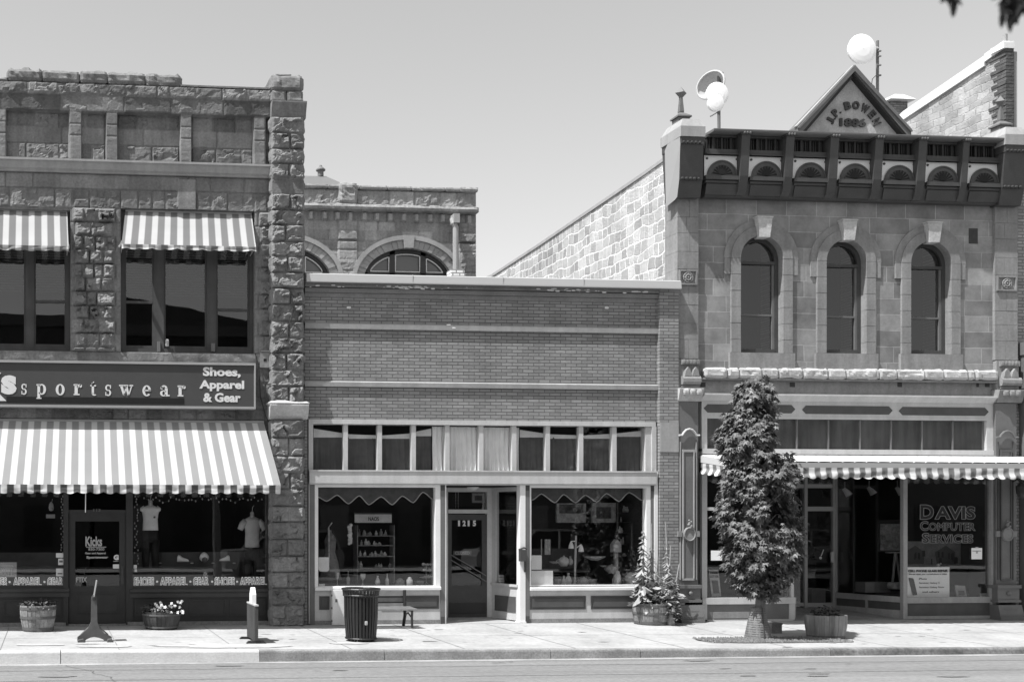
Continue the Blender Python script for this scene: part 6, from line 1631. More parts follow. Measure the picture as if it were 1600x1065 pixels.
t = thing('plant_pot', 'narrow pot of trailing foliage squeezed between the barrel planter and the iron column', 'plant pot', (x2, y2+.1, g2))
MB().lathe([(.08, 0), (.085, .12), (.11, .30), (.12, .33)], (x2, y2+.1, g2), 16).build('pot', m_ceramicg, t)
foliage(x2, y2+.05, g2+.12, .15, .13, .42, 260, .07, m_leaf, t, seed=5)
t, x, y, g, r, h = barrel(1260.5, 1320, 963, 998, 'weathered low tub planter with dark mound of leaves, right of the street tree', m_woodg, 1.0, .86, (.08,), name='tub_planter', squash=.8)
foliage(x, y, g+h*.9, r*.62, r*.5, .20, 260, .06, m_leafd, t, seed=7)

# iron sign stand seen edge-on
x, y, g = G(150, 1001)
t = thing('sign_stand', 'small iron sign stand with splayed arched foot, its plate seen edge-on', 'sign stand', (x, y, g))
def q2(a, b): return (X(a, y), Z(b, 150, y))
m = MB(); prof = [(121, 1002), (121, 994), (128, 989), (137, 981), (142, 971), (142.6, 934), (144, 930), (147, 928.6), (150, 930), (151.4, 934), (152, 971), (156, 981), (164, 989), (174.5, 994), (174.5, 1001.5), (166, 1001.5), (160, 997.5), (153, 995), (147, 994), (141, 995), (135, 998), (130, 1002)]
m.prism([q2(a, b) for a, b in prof], y-.035, y+.035)
m.build('cast_foot', m_ironl, t)
m = MB()
for s in (-1, 1): m.prism([q2(121, 1002) if s < 0 else q2(166, 1002), q2(121, 998) if s < 0 else q2(168, 997), q2(130, 996) if s < 0 else q2(174.5, 996), q2(134, 1002) if s < 0 else q2(174.5, 1002)], y-.20, y+.20)
for a, b in ((q2(126, 991), q2(142, 976)), (q2(169, 991), q2(152, 976))): m.tube([(a[0], y, a[1]), (b[0], y, b[1])], .014, 6)
m.build('cross_feet', m_ironl, t)
m = MB(); c = q2(147, 935); m.tube([(c[0], y-.05, c[1]), (c[0], y+.05, c[1])], .03, 12); m.build('pivot', m_dark2, t)
m = MB(); a, b = q2(146.7, 931), q2(151, 906); m.prism([(a[0]-.007, a[1]), (a[0]+.007, a[1]), (b[0]+.007, b[1]), (b[0]-.007, b[1])], y-.14, y+.14); m.build('plate', m_alu, t)
# picket sign
x, y, g = G(403, 1005)
x -= .02; ye = y+.80
t = thing('board_sign', 'grooved board sign on crossbar feet with white pointed top, seen end-on', 'sign', (x, y, g))
hb = Z(946.5, 403, y)-g
m = MB().box(x-.025, x+.025, y, ye, g+.05, g+hb)
for k in range(11): m.box(x-.031, x-.025, y+.02+k*.07, y+.075+k*.07, g+.05, g+hb-.01)
m.build('board', M('dark_grooved_board', .06, .8, .25, 3, streak=.3), t)
m = MB().box(x-.03, x+.03, y-.01, ye+.01, g+hb, g+hb+.025); m.build('cap_rail', m_letterg, t)
for yy in (y+.02, ye-.08): m = MB().prism([(x-.17, g+.003), (x+.17, g+.003), (x+.13, g+.045), (x-.13, g+.045)], yy, yy+.08); m.build('crossbar', m_dark2, t)
m = MB(); yc = y+.38; m.prismx([(yc-.13, g+hb+.02), (yc+.13, g+hb+.02), (yc+.13, g+hb+.18), (yc+.03, g+hb+.30), (yc-.03, g+hb+.30), (yc-.13, g+hb+.18)], x-.035, x+.035); m.build('white_top', m_white, t)
# litter bin
x, y, g = G(564, 1003); y += .27; x = X(564, y)
t = thing('litter_bin', 'black slatted metal litter bin standing in front of the bench', 'litter bin', (x, y, g))
hb = Z(922, 564, y-.3)-g; rt, rb = (X(591, y)-X(538, y))/2, (X(588, y)-X(541, y))/2*.97
m = MB(); n = 30
for k in range(n):
    a = 2*math.pi*k/n; da = .070
    for (za, zb, wd) in ((.035, hb-.10, 1.0),):
        kk = len(m.v)
        for v, bul in ((0, -.0), (.5, .012), (1, .0)):
            z = za+(zb-za)*v; r_ = rb+(rt-rb)*v*.8+bul
            for s in (-1, 1):
                for q in (0, -.012): m.v.append((x+(r_+q)*math.cos(a+s*da), y+(r_+q)*math.sin(a+s*da), g+z))
        for j in range(2):
            o_ = kk+j*4; m.f += [(o_, o_+4, o_+6, o_+2), (o_+1, o_+3, o_+7, o_+5), (o_, o_+1, o_+5, o_+4), (o_+2, o_+6, o_+7, o_+3)]
    a0 = a; m.tube([(x+(rt-.01)*math.cos(a0), y+(rt-.01)*math.sin(a0), g+hb-.11), (x+(rt+.005)*math.cos(a0), y+(rt+.005)*math.sin(a0), g+hb-.01)], .016, 4)
m.build('slats', m_iron, t)
m = MB()
for z, r_, q in ((hb, rt+.02, .020), (hb-.105, rt+.002, .014), (.04, rb+.005, .016), (.0, rb-.04, .012)): m.tube([(x+r_*math.cos(2*math.pi*k/32), y+r_*math.sin(2*math.pi*k/32), g+z+.012) for k in range(33)], q, 6)
m.build('rings', m_iron, t)
m = MB().lathe([(rb-.06, .05), (rt-.05, hb-.13)], (x, y, g), 28, cap=False); m.lathe([(rb-.06, .05), (.01, .05)], (x, y, g), 28, cap=False); m.build('liner', m_black, t)
m = MB().rock(x-.02, x+.03, y-rt-.012, y-rt-.0, g+.30, g+.37, .01, .03, 3); m.build('sticker', m_letterg, t)
# bench
yb_ = -.62; xl, xr = X(543, yb_), X(641, yb_)
t = thing('bench', 'park bench with pale slats on dark iron ends, behind the litter bin', 'bench', ((xl+xr)/2, yb_, 0))
m = MB()
zs_ = Z(950, 620, yb_-.2)
for k in range(5): m.box(xl, xr+.04, yb_-.32+k*.10, yb_-.32+k*.10+.08, zs_-.03+.004*k, zs_+.004*k)
m.build('seat', m_tin, t)
m = MB()
for k, (a, b) in enumerate(((940.5, 932), (930.5, 922.5), (949, 942))): 
    yy = yb_+.20+.03*(1-k if k < 2 else -1); m.box(xl+.03, xr-.06, yy, yy+.03, Z(a, 600, yy), Z(b, 600, yy))
m.build('backrest', m_tin, t)
m = MB()
for q in (931.3, 941.2): m.box(xl+.05, xr-.07, yb_+.215, yb_+.235, Z(q+1.4, 600, yb_+.2), Z(q-1.4, 600, yb_+.2))  # dark strips stand for the shade in the gaps between back slats
m.build('slat_gap_shade', m_iron, t)
for xx_ in (xl+.05, xr-.06):
    m = MB(); m.tube([(xx_, yb_-.30, .01), (xx_, yb_-.28, .2), (xx_, yb_-.30, zs_-.03)], .024, 6); m.tube([(xx_, yb_+.24, .01), (xx_, yb_+.14, .22), (xx_, yb_+.16, zs_-.02), (xx_, yb_+.17, Z(921, 600, yb_+.2))], .032, 6); m.tube([(xx_, yb_-.30, zs_-.04), (xx_, yb_+.18, zs_-.04)], .018, 6)
    m.tube([(xx_, yb_-.28, .2), (xx_, yb_-.05, .28), (xx_, yb_+.14, .22)], .014, 6); m.build('end_frame', m_iron, t)
# pale cabinet panel against the shop apron
m = MB(); x0, x1 = X(519.5, -.2), X(547, -.2); m.box(x0, x1, -.22, -.13, .01, Z(921, 530, -.2)); t = m.build('panel_door', m_white); tag(t, 'tall white metal panel leaning under the window, left of the litter bin', 'panel')
m = MB(); 
for q in (928, 948, 968): m.box(x0-.02, x0, -.20, -.15, Z(q+3, 530, -.2), Z(q, 530, -.2))
m.box(x0+.05, x0+.09, -.226, -.221, Z(940, 530, -.2), Z(935, 530, -.2)); m.build('hinge', m_mid, t)

# ================================================================== THINGS IN THE WINDOWS
def put(name, label, cat, m, mat, smooth=False, group=None): return tag(m.build(name, mat, smooth=smooth), label, cat, group)
def lathe_at(px, pyb, Y, prof, seg=18, sx=1, sy=1):
    """profile in photo pixels (radius, height) standing at px,pyb at depth Y"""
    s_ = X(px+.5, Y)-X(px-.5, Y); return MB().lathe([(r_*s_, z_*s_) for r_, z_ in prof], (X(px, Y), Y, Z(pyb, px, Y)), seg, sx, sy)
# torso display forms
def torso(px, pyt, pyb, Y, w, label, cloth, sleeves, neckc=m_ceramic):
    s_ = X(px+.5, Y)-X(px-.5, Y); cx_, z0 = X(px, Y), Z(pyb, px, Y); H_ = (pyb-pyt)*s_
    t = thing('display_form', label, 'display form', (cx_, Y, z0))
    m = MB(); prof = [(.86, 0), (.84, .2), (.80, .45), (.86, .62), (.95, .78), (.98, .88), (.80, .95), (.42, 1.0), (.30, 1.02)]
    m.lathe([(r_*w*s_, z_*H_) for r_, z_ in prof], (cx_, Y, z0), 22, 1, .55)
    for sd in (-1, 1):
        a = Vector((cx_+sd*w*s_*.74, Y, z0+H_*.86))
        if sleeves: m.tube([a, a+Vector((sd*.07, -.01, -.06)), a+Vector((sd*.12, -.01, -.17))], [.075, .07, .058], 10)
        else: m.tube([a, a+Vector((sd*.07, 0, .0))], [.08, .03], 10)
    m.build('shirt', cloth, t, smooth=True)
    m = MB().lathe([(.055, 0), (.045, .05), (.045, .10), (.02, .13)], (cx_, Y, z0+H_*.98), 14); m.tube([(cx_, Y, z0+H_+.1), (cx_+.01, Y, z0+H_+.2), (cx_+.04, Y, z0+H_+.24)], .008, 5); m.build('neck', neckc, t, smooth=True)
    m = MB(); 
    m.lathe([(w*.78*s_, 0), (w*.86*s_, -.12), (w*.84*s_, -.25)], (cx_, Y, z0), 18, 1, .55)
    for sd in (-1, 1): m.tube([(cx_+sd*.09, Y, z0-.2), (cx_+sd*.10, Y, z0-.75)], [.10, .07], 10)
    m.build('trousers', m_black, t, smooth=True)
    return t
t1 = torso(235, 790, 828, .7, 14.2, 'torso form in a pale sleeveless logo top, left side of the right sportswear window', m_cloth1, False)
m = MB(); bx(m, 240, 243, 806, 809, .57, .60); m.build('logo', m_mid, t1)
torso(394, 808, 854.5, .7, 13.5, 'torso form in a grey short-sleeved tee, right side of the sportswear window', m_cloth2, True)
def shoe(px, pyb, Y, L, label, fl=1):
    s_ = X(px+.5, Y)-X(px-.5, Y); x0, z0 = X(px, Y), Z(pyb, px, Y); l = L*s_; t = thing('shoe', label, 'shoe', (x0, Y, z0))
    n = 9; m = MB(); prof = [(-.5, .05, .36), (-.42, .10, .52), (-.25, .12, .50), (-.08, .12, .34), (.1, .12, .26), (.3, .13, .2), (.45, .10, .13), (.5, .03, .07)]
    for a, b, c in prof:
        for k in range(8): th = 2*math.pi*k/8; m.v.append((x0+fl*a*l, Y+math.cos(th)*b*l, z0+.06*l+max(0, math.sin(th))*c*l))
    for i in range(len(prof)-1):
        for k in range(8): A = i*8+k; Bq = i*8+(k+1) % 8; m.f.append((A, Bq, Bq+8, A+8))
    m.build('upper', m_cloth1, t, smooth=True)
    MB().box(x0-.52*l, x0+.52*l, Y-.12*l, Y+.12*l, z0, z0+.07*l).build('sole', m_paperg, t)
shoe(286, 877, .8, 18, 'pale trainer lying low, leftmost of the shoes in the sportswear window')
shoe(351, 876, .8, 16, 'white trainer on the rail, rightmost of the shoes in the sportswear window', -1)
t = thing('cap', 'pale sports cap on a round stand, midway between the two trainers', 'cap', (X(319, .8), .8, Z(876, 319, .8)))
m = lathe_at(319, 876, .8, [(4, 0), (7, 3), (7.5, 6), (6, 10), (3, 13), (.3, 14)]); m.build('cap', m_cloth1, t, smooth=True); MB().ball((X(319, .8), .74, Z(873, 319, .8)), .06, 12, 8).build('stand', m_mid, t)
put('display_rail', 'low grey wall of the display behind the trainers and cap', 'display wall', MB().box(X(252, .95), X(375, .95), .95, .97, Z(914, 310, .95), Z(862, 310, .95)), M('display_board', .085, .9, .2, 3))
m = MB()
for q in (250, 300, 333, 366): m.ball((X(q, .8), .8, Z(879, q, .8)), .035, 8, 6, sz=.4)
put('pebbles', 'small pale pebbles set along the display behind the window lettering', 'pebbles', m, m_paperg)
# hanging bulb and fairy lights in the sportswear windows
m = MB(); 
m.lathe([(.01, .17), (.04, .13), (.055, .05), (.04, .0), (.01, -.01)], (X(80, .6), .6, Z(797, 80, .6)), 14); m.tube([(X(80, .6), .6, Z(788, 80, .6)), (X(82, .6), .6, Z(779, 82, .6))], .006, 4); put('hanging_bulb', 'pale hanging bulb in the left sportswear window near the door', 'lamp', m, m_paperg)
m = MB(); m.box(X(72, .7), X(86, .7), .7, .75, Z(809, 79, .7), Z(803, 79, .7)); put('hanging_tag', 'dim pale tag hanging below the bulb in the left sportswear window', 'tag', m, m_letterg)
rr = random.Random(77)
for lab, pts_ in (('string of tiny fairy lights hanging down beside the sportswear door, left side', [(97+rr.uniform(-2, 2), 775+i*4.2) for i in range(26)]), ('tiny fairy lights hanging down the left edge of the right sportswear window', [(213+rr.uniform(-3, 3), 775+i*4.2) for i in range(28)]), ('string of tiny fairy lights looping under the awning in the right sportswear window', [(225+i*6.2+rr.uniform(-2, 2), 776+6*abs(math.sin(i*.9))+rr.uniform(-2, 3)) for i in range(31)])):
    m = MB(); P_ = [(X(a, .3), .3+rr.uniform(-.02, .02), Z(b, a, .3)) for a, b in pts_]; m.tube(P_, .004, 4); root = m.build('fairy_lights', m_dark); tag(root, lab, 'fairy lights')
    m = MB(); [m.ball(p, .014, 6, 4, sz=1.5) for p in P_[::1]]; m.build('bulbs', m_paperg, root)

# brick shop, left window
t = thing('hanging_board', 'pale hanging board with small dark lettering in the left brick shop window', 'sign', (X(583, .5), .5, Z(816, 583, .5)))
m = MB(); bx(m, 554.3, 612, 803, 816, .5, .52); m.build('board', m_paperg, t); ptext('sign_lettering', 'NAOS', 575.5, 592, 807, 813, .495, m_black, t, bold=.02)
m = MB(); bx(m, 554, 612.5, 800.6, 802.6, .49, .53); m.build('rail', m_dark, t)
m = MB(); m.prism(pxpoly([(497.5, 870), (514, 870), (514.3, 890), (511, 892.5), (500, 892), (497.5, 889)], .12), .12, .124); put('paper_notice', 'white paper notice taped at lower left of the left brick shop window', 'notice', m, m_paper)
m = MB(); bx(m, 498.5, 507.5, 911.5, 916, .11, .13); put('price_card', 'tiny white card on the sill at lower left of the left brick shop window', 'card', m, m_paper)
mdim = M('dim_goods', .2, .7, .5, 9, spec=.5); mdim2 = M('dim_goods_pale', .46, .6, .5, 12, spec=.5)
t = thing('display_shelves', 'dim open shelves of small goods under the hanging board in the left brick shop window', 'shelves', (X(583, 1.0), 1.0, .15))
m = MB()
for q in (836, 851, 868, 886): m.box(X(555, 1.), X(613, 1.), .85, 1.15, Z(q+1.2, 583, 1.), Z(q, 583, 1.))
for q in (555, 612): m.box(X(q, 1.), X(q+1.5, 1.), .85, 1.15, Z(910, 583, 1.), Z(820, 583, 1.))
m.build('shelf_frame', mdim, t)
m = MB(); rr = random.Random(55)
for sh in (836, 851, 868, 886):
    for k in range(11):
        q = rr.uniform(558, 610); h_ = rr.uniform(3, 10); w_ = rr.uniform(1, 3); s_ = X(q+1, 1.)-X(q, 1.); m.lathe([(w_*s_, 0), (w_*s_*1.1, h_*s_*.5), (w_*s_*.4, h_*s_*.8), (w_*s_*.5, h_*s_)], (X(q, 1.), 1.0+rr.uniform(-.1, .1), Z(sh, q, 1.)), 8)
m.build('goods', mdim2, t)
t = thing('dress_form', 'dim draped dress form at the left end of the left brick shop window', 'dress form', (X(517, .8), .8, .2))
m = lathe_at(516, 905, .8, [(18, 0), (15, 12), (12, 28), (7.5, 42), (9, 52), (9.5, 60), (6, 68), (2.5, 72), (2, 76)], 20, 1, .7); m.build('drape', mdim, t, smooth=True)
m = MB().tube([(X(514, .7), .7, Z(890, 514, .7)), (X(513.5, .7), .7, Z(824, 514, .7))], .018, 6); m.tube([(X(513, .7), .7, Z(824, 513, .7)), (X(519, .7), .7, Z(816, 519, .7))], .012, 6); m.build('post', mdim2, t)
m = MB(); rr = random.Random(6)
for k in range(26): q = rr.uniform(541, 553); b = 820+k*1.3 if k < 20 else rr.uniform(840, 850); m.ball((X(q*.3+547*.7, .5), .5, Z(b, 547, .5)), rr.uniform(.02, .045), 8, 6)
put('hanging_mobile', 'sparkling beaded mobile hanging between the dress form and the board', 'mobile', m, m_ceramic)
def goods(y_, items, labelf, seed, mats=(m_ceramic, m_ceramicg, mdim2)):
    rr = random.Random(seed)
    for i, (kind, px, pb, w_, h_, lab, cat) in enumerate(items):
        Yq = y_+rr.uniform(-.08, .12)
        P_ = {'vase': [(.45, 0), (.9, .2), (1, .42), (.6, .68), (.28, .82), (.42, 1)], 'bottle': [(.8, 0), (.9, .1), (.9, .5), (.3, .68), (.28, 1)], 'bowl': [(.35, 0), (.4, .12), (.8, .5), (1, 1), (.9, .95), (.3, .3)], 'jar': [(.75, 0), (.95, .15), (.95, .7), (.6, .8), (.65, .9), (.2, 1)], 'goblet': [(.6, 0), (.1, .1), (.1, .45), (.7, .6), (.9, 1)], 'dish': [(.3, 0), (1, .6), (1.05, .8), (.1, .3)], 'box': None, 'pot': [(.6, 0), (1, .35), (1.0, .6), (.5, .85), (.15, .9), (.15, 1)]}[kind]
        mt = mats[i % len(mats)]
        if P_ is None: m = MB().box(X(px-w_, Yq), X(px+w_, Yq), Yq, Yq+.1, Z(pb, px, Yq), Z(pb-h_, px, Yq))
        else: m = lathe_at(px, pb, Yq, [(a*w_+.05, b*h_) for a, b in P_], 16)
        if kind == 'pot':
            s_ = X(px+1, Yq)-X(px, Yq); c_ = Vector((X(px, Yq), Yq, Z(pb, px, Yq)))
            m.tube([c_+Vector((w_*s_*.9, 0, h_*s_*.4)), c_+Vector((w_*s_*1.5, 0, h_*s_*.7))], [.02, .01], 6); m.tube([c_+Vector((-w_*s_*.9, 0, h_*s_*.65)), c_+Vector((-w_*s_*1.5, 0, h_*s_*.5)), c_+Vector((-w_*s_*.95, 0, h_*s_*.25))], .01, 5)
        put({'vase': 'vase', 'bottle': 'bottle', 'bowl': 'bowl', 'jar': 'jar', 'goblet': 'goblet', 'dish': 'dish', 'box': 'gift_box', 'pot': 'teapot'}[kind], lab, cat, m, mt, smooth=kind != 'box')
goods(.35, [('vase', 590, 914, 4, 15, 'slim vase on the sill right of the shelves in the left brick shop window', 'vase'), ('jar', 625, 915, 7, 12, 'glass jar cluster piece left of the cake stand in the left brick shop window', 'jar'),
    ('bottle', 605, 914, 3, 18, 'tall dim bottle below the right side of the hanging board', 'bottle'), ('goblet', 567, 914, 5, 18, 'goblet directly above the litter bin in the left brick shop window', 'goblet'), ('bottle', 544, 914, 3, 22, 'dim bottle just left of the litter bin rim, below the beaded mobile', 'bottle'),
    ('goblet', 527, 914, 4, 20, 'goblet at the foot of the dress form, its right side', 'goblet'), ('jar', 640, 915, 5, 14, 'upright glass jar between the bench end and the cake stand', 'jar'), ('bowl', 655, 915, 8, 8, 'low glass bowl left of the cake stand', 'bowl')], None, 3)
t = thing('cake_stand', 'tiered pale cake stand of trinkets at the right end of the left brick shop window', 'cake stand', (X(666, .5), .5, Z(910, 666, .5)))
m = lathe_at(666, 912, .5, [(7, 0), (1, 2), (1, 9), (10, 10), (10, 11), (1, 12), (1, 19), (8, 20), (8, 21), (1, 22), (1, 28), (6, 29), (6, 30), (.3, 31)], 20); m.build('tiers', m_ceramicg, t)
m = MB(); rr = random.Random(9)
for zq in (900, 890, 881):
    for k in range(6): m.ball((X(666+rr.uniform(-6, 6), .5), .45+rr.uniform(-.05, .1), Z(zq, 666, .5)), rr.uniform(.02, .04), 7, 5)
m.build('trinkets', m_paperg, t)
# brick shop, right window
m = MB(); bx(m, 830.5, 846.5, 867, 889, .09, .094); put('paper_notice', 'smaller white notice, upper of the two at the left of the right brick shop window', 'notice', m, m_paper)
m = MB(); bx(m, 830.5, 864, 891, 914, .09, .094); put('paper_notice', 'wider white notice, lower of the two at the left of the right brick shop window', 'notice', m, m_paper)
t = thing('floor_lamp', 'pale pole lamp with two small shades in the right brick shop window', 'lamp', (X(899, .5), .5, Z(914, 899, .5)))
MB().tube([(X(898, .5), .5, Z(914, 899, .5)), (X(900, .5), .5, Z(836, 899, .5))], .022, 8).build('pole', m_paperg, t)
for q, b, sd in ((892.5, 852, -1), (908, 857, 1)):
    m = MB().tube([(X(899.5, .5), .5, Z(845 if sd < 0 else 856, 899, .5)), (X(q, .5), .5, Z(b-7, q, .5))], .012, 5); m.lathe([(.055, -.07), (.045, 0), (.02, .06), (.01, .08)], (X(q, .5), .5, Z(b-1, q, .5)), 14); m.build('lamp_shade', m_paper, t)
for (a, b, c, d, lab, fw) in ((869, 914, 786, 816, 'wide pale-bordered picture hanging at upper left in the right brick shop window', .05), (924, 961, 785, 816, 'picture with broad pale frame hanging right of the wide picture', .09)):
    m = MB().frame(X(a, 1.4), X(b, 1.4), Z(d, 900, 1.4), Z(c, 900, 1.4), 1.36, 1.42, fw, fw, fw*(.4 if a < 900 else 1), fw*(4 if a < 900 else 1)); o = m.build('framed_picture', mdim2); tag(o, lab, 'picture')
    MB().box(X(a, 1.4)+.03, X(b, 1.4)-.03, 1.4, 1.41, Z(d, 900, 1.4)+.03, Z(c, 900, 1.4)-.03).build('print', m_pic, o)
m = MB(); m.box(X(842, .9), X(915, .9), .7, 1.2, Z(893, 880, .9), Z(890, 880, .9)); 
for q in (846, 910): m.box(X(q, .9), X(q+3, .9), .75, .8, .15, Z(893, 880, .9))
put('display_table', 'dark display table carrying teapots in the right brick shop window', 'table', m, m_dark)
goods(.75, [('dish', 867, 880, 8, 4, 'flat pale dish on the display table, left of the teapot', 'dish'), ('pot', 881, 884, 8, 16, 'pale teapot on the display table left of the pole lamp', 'teapot'), ('vase', 891, 882, 4.5, 13, 'small round vase on the table touching the pole lamp', 'vase'), ('dish', 929, 875, 15, 8, 'broad hanging dish shade right of the pole lamp', 'dish'), ('dish', 944, 886, 6, 4, 'small dish below the broad dish, right of the pole lamp', 'dish')], None, 4, (mdim2, m_ceramic, m_ceramic))
goods(.4, [('bowl', 872, 914, 5, 10, 'small bowl on the sill beside the wider white notice', 'bowl'), ('bottle', 881, 914, 4, 15, 'pale bottle between the small bowl and the tall vase', 'bottle'), ('vase', 888, 914, 5, 19, 'tall pale vase on the sill just left of the pole lamp', 'vase'), ('pot', 912, 914, 8, 13, 'lidded tureen on the sill right of the pole lamp', 'tureen'), ('bowl', 927, 914, 6, 10, 'dim bowl right of the lidded tureen', 'bowl'), ('pot', 956, 895, 8, 14, 'round grey teapot on a block in the middle of the right brick shop window', 'teapot'), ('jar', 965, 914, 5, 22, 'tall jar beneath the round grey teapot', 'jar'), ('jar', 985, 914, 8, 20, 'wide dim jar near the tall plant at the window end', 'jar'), ('box', 976, 914, 4, 12, 'small dim box between two jars at the window end', 'box')], None, 5, (m_ceramicg, m_ceramic, m_ceramic, m_ceramicg, mdim))
t = thing('corner_shelves', 'crowded shelves of trinkets at the right end of the right brick shop window', 'shelves', (X(985, 1.1), 1.1, .15))
m = MB()
for q in (800, 815, 832, 850, 868, 885): m.box(X(966, 1.1), X(1008, 1.1), .95, 1.25, Z(q+1, 985, 1.1), Z(q, 985, 1.1))
m.build('shelf_frame', m_dark, t)
m = MB(); rr = random.Random(51)
for sh in (800, 815, 832, 850, 868, 885):
    for k in range(10): q = rr.uniform(968, 1006); h_ = rr.uniform(4, 12); w_ = rr.uniform(1, 3.4); s_ = X(q+1, 1.1)-X(q, 1.1); m.lathe([(w_*s_*.8, 0), (w_*s_*1.1, h_*s_*.4), (w_*s_*.4, h_*s_*.8), (w_*s_*.6, h_*s_)], (X(q, 1.1), 1.0+rr.uniform(-.05, .15), Z(sh, q, 1.1)), 8)
m.build('goods', mdim2, t)
t = thing('birdhouse', 'dim wooden birdhouse on a post in the right brick shop window', 'birdhouse', (X(963, .8), .8, .2)); 
m = MB().prism(pxpoly([(957, 862), (969, 862), (969, 850), (963, 842), (957, 850)], .8), .75, .9); m.build('house', mdim2, t); MB().box(X(961, .8), X(966, .8), .8, .86, Z(912, 963, .8), Z(862, 963, .8)).build('post', mdim2, t)
m = MB().tube([(X(q, .9), .9, Z(b, q, .9)) for q, b in ((846, 842), (846, 866))], .012, 5)
for k in range(5): m.add([(X(851+k*2, .9), .9+.02*(k % 2), Z(866, 855, .9)), (X(853+k*2, .9), .9+.02*((k+1) % 2), Z(866, 855, .9)), (X(853+k*2, .9), .9+.02*((k+1) % 2), Z(842, 855, .9)), (X(851+k*2, .9), .9+.02*(k % 2), Z(842, 855, .9))], [(0, 1, 2, 3)])
put('hanging_cloth', 'striped tea towel hanging above the smaller white notice', 'cloth', m, mdim2)
t = thing('window_card_rack', 'small stack of pale cards at the foot of the angled entry window', 'cards', (X(783, .6), .6, .75)); m = MB()
for k in range(4): m.box(X(779, .7), X(787, .7), .66+.012*k, .668+.012*k, Z(913-k*4, 783, .7), Z(909.5-k*4, 783, .7))
m.build('cards', m_paperg, t)

# computer shop
YD = .035
t = thing('window_sign', 'outlined three-line shop lettering on the right display pane of the sandstone shop', 'window lettering', (X(1480, YD), YD, Z(848, 1480, YD)))
for big, rest, a, b, c, d, cc, bo, ol in (('D', 'AVIS', 1437.5, 1524, 788, 811, 790.5, .045, .012), ('C', 'OMPUTER', 1437.5, 1524, 813.8, 828.5, 816, .03, .016), ('S', 'ERVICES', 1440.5, 1520.5, 832, 847.8, 834.5, .035, .016)):
    w0 = (b-a)*(.25 if big == 'D' else .145)
    for s_, x0_, x1_, y0_ in ((big, a, a+w0, c), (rest, a+w0+1.0, b, cc)):
        t_ = ptext('window_lettering', s_, x0_, x1_, y0_, d, YD-.001, m_black, t, bold=bo-.01, depth=.003)
        t2 = ptext('t', s_, x0_-.3, x1_+.3, y0_-.3, d+.3, YD-.004, None, None, bold=bo, outline=ol*1.15, depth=.004); t2.build('letter_outline', m_etch, t)
t = thing('poster', 'large pale phone repair poster with dark tilted phone, lower left of the right display pane', 'poster', (X(1450, .2), .2, Z(932, 1450, .2)))
m = MB(); bx(m, 1416.5, 1483.5, 885.5, 932, .2, .206); m.build('sheet', m_paper, t)
m = MB()
for s_, a, b, c, d, bo in (('CELL PHONE GLASS REPAIR', 1419, 1481, 889.3, 893.2, .05), ('We can repair your cracked phone or tablet', 1419.5, 1479.5, 895, 898, .03), ('iPhone', 1436, 1448, 902, 905, .02), ('Samsung Galaxy S', 1436, 1468, 908.5, 912, .02), ('Samsung Galaxy Note', 1436, 1475, 915.2, 918.7, .02), ('and others', 1441, 1467, 922.5, 925.2, .03)):
    t_ = ptext('t', s_, a, b, c, d, .197, None, None, bold=bo, depth=.003); m.add(t_.v, t_.f)
m.build('poster_lettering', m_panel, t)
m = MB().prism(pxpoly([(1419.5, 902.5), (1420.5, 901.8), (1426, 902.5), (1427.5, 904), (1433, 927.5), (1432, 928.8), (1427, 929.2), (1425.5, 928)], .195), .19, .198); m.build('printed_phone', m_black, t)
m = MB(); bx(m, 1518, 1534.5, 855.5, 873, YD-.004, YD-.001); t = m.build('hours_notice', m_paper); tag(t, 'small white notice taped right of the lettering on the right display pane', 'notice')
m = MB(); bx(m, 1519.5, 1533, 859.5, 861, YD-.007, YD-.004); bx(m, 1525, 1528, 860, 864, YD-.007, YD-.0045); bx(m, 1524, 1529, 854, 856, YD-.007, YD-.004); m.build('notice_print', m_letterg, t)
m = MB(); m.prism(pxpoly([(1492, 913.5), (1508, 914.5), (1511, 931), (1495, 931)], .4), .4, .42); t = m.build('framed_card', m_paperg); tag(t, 'small framed card leaning right of the phone repair poster', 'card'); m = MB(); m.prism(pxpoly([(1497, 922), (1506, 922), (1507, 929), (1498, 929)], .4), .39, .399); m.build('card_print', m_mid, t)
m = MB(); bx(m, 1535, 1546.5, 926.5, 931.5, .2, .26); put('white_box', 'tiny white box in the lower right corner of the right display pane', 'box', m, m_paper)
m = MB(); bx(m, 1537, 1544.5, 903, 916, .5, .55); put('grey_card', 'dim grey card standing above the tiny white box', 'card', m, m_mid)
t = thing('street_picture', 'wide grey picture of gabled houses standing behind the phone repair poster', 'picture', (X(1460, .9), .9, Z(884, 1460, .9)))
m = MB(); bx(m, 1412, 1506, 845, 884, .9, .93); m.build('print', M('house_print', .16, .6, .4, 6, fine=.4), t)
m = MB()
for q in (1430, 1478): m.prism(pxpoly([(q-17, 862), (q, 852), (q+14, 862), (q+13, 880), (q-14, 880)], .895), .885, .898)
m.build('printed_houses', m_panel, t)
m = MB(); rr = random.Random(4)
for k in range(16): q = rr.uniform(1416, 1498); w_ = rr.uniform(1.5, 5); b = rr.uniform(868, 882); m.prism(pxpoly([(q, b-9), (q+w_, b-9), (q+w_, b), (q, b)], .88), .878, .884-.0005*k)
m.build('printed_windows', m_dark2, t)
m = MB(); bx(m, 1484, 1522, 884, 931, .7, 1.2); bx(m, 1482, 1524, 882, 885.5, .68, 1.22); put('black_cabinet', 'black cabinet standing right of the phone repair poster', 'cabinet', m, m_black)
m = MB(); m.ball((X(1466, .6), .6, Z(882, 1466, .6)), .03, 10, 8); m.ball((X(1471, .6), .62, Z(880, 1471, .6)), .018, 8, 6); put('silver_knob', 'bright silver knob just above the phone repair poster', 'knob', m, m_white)
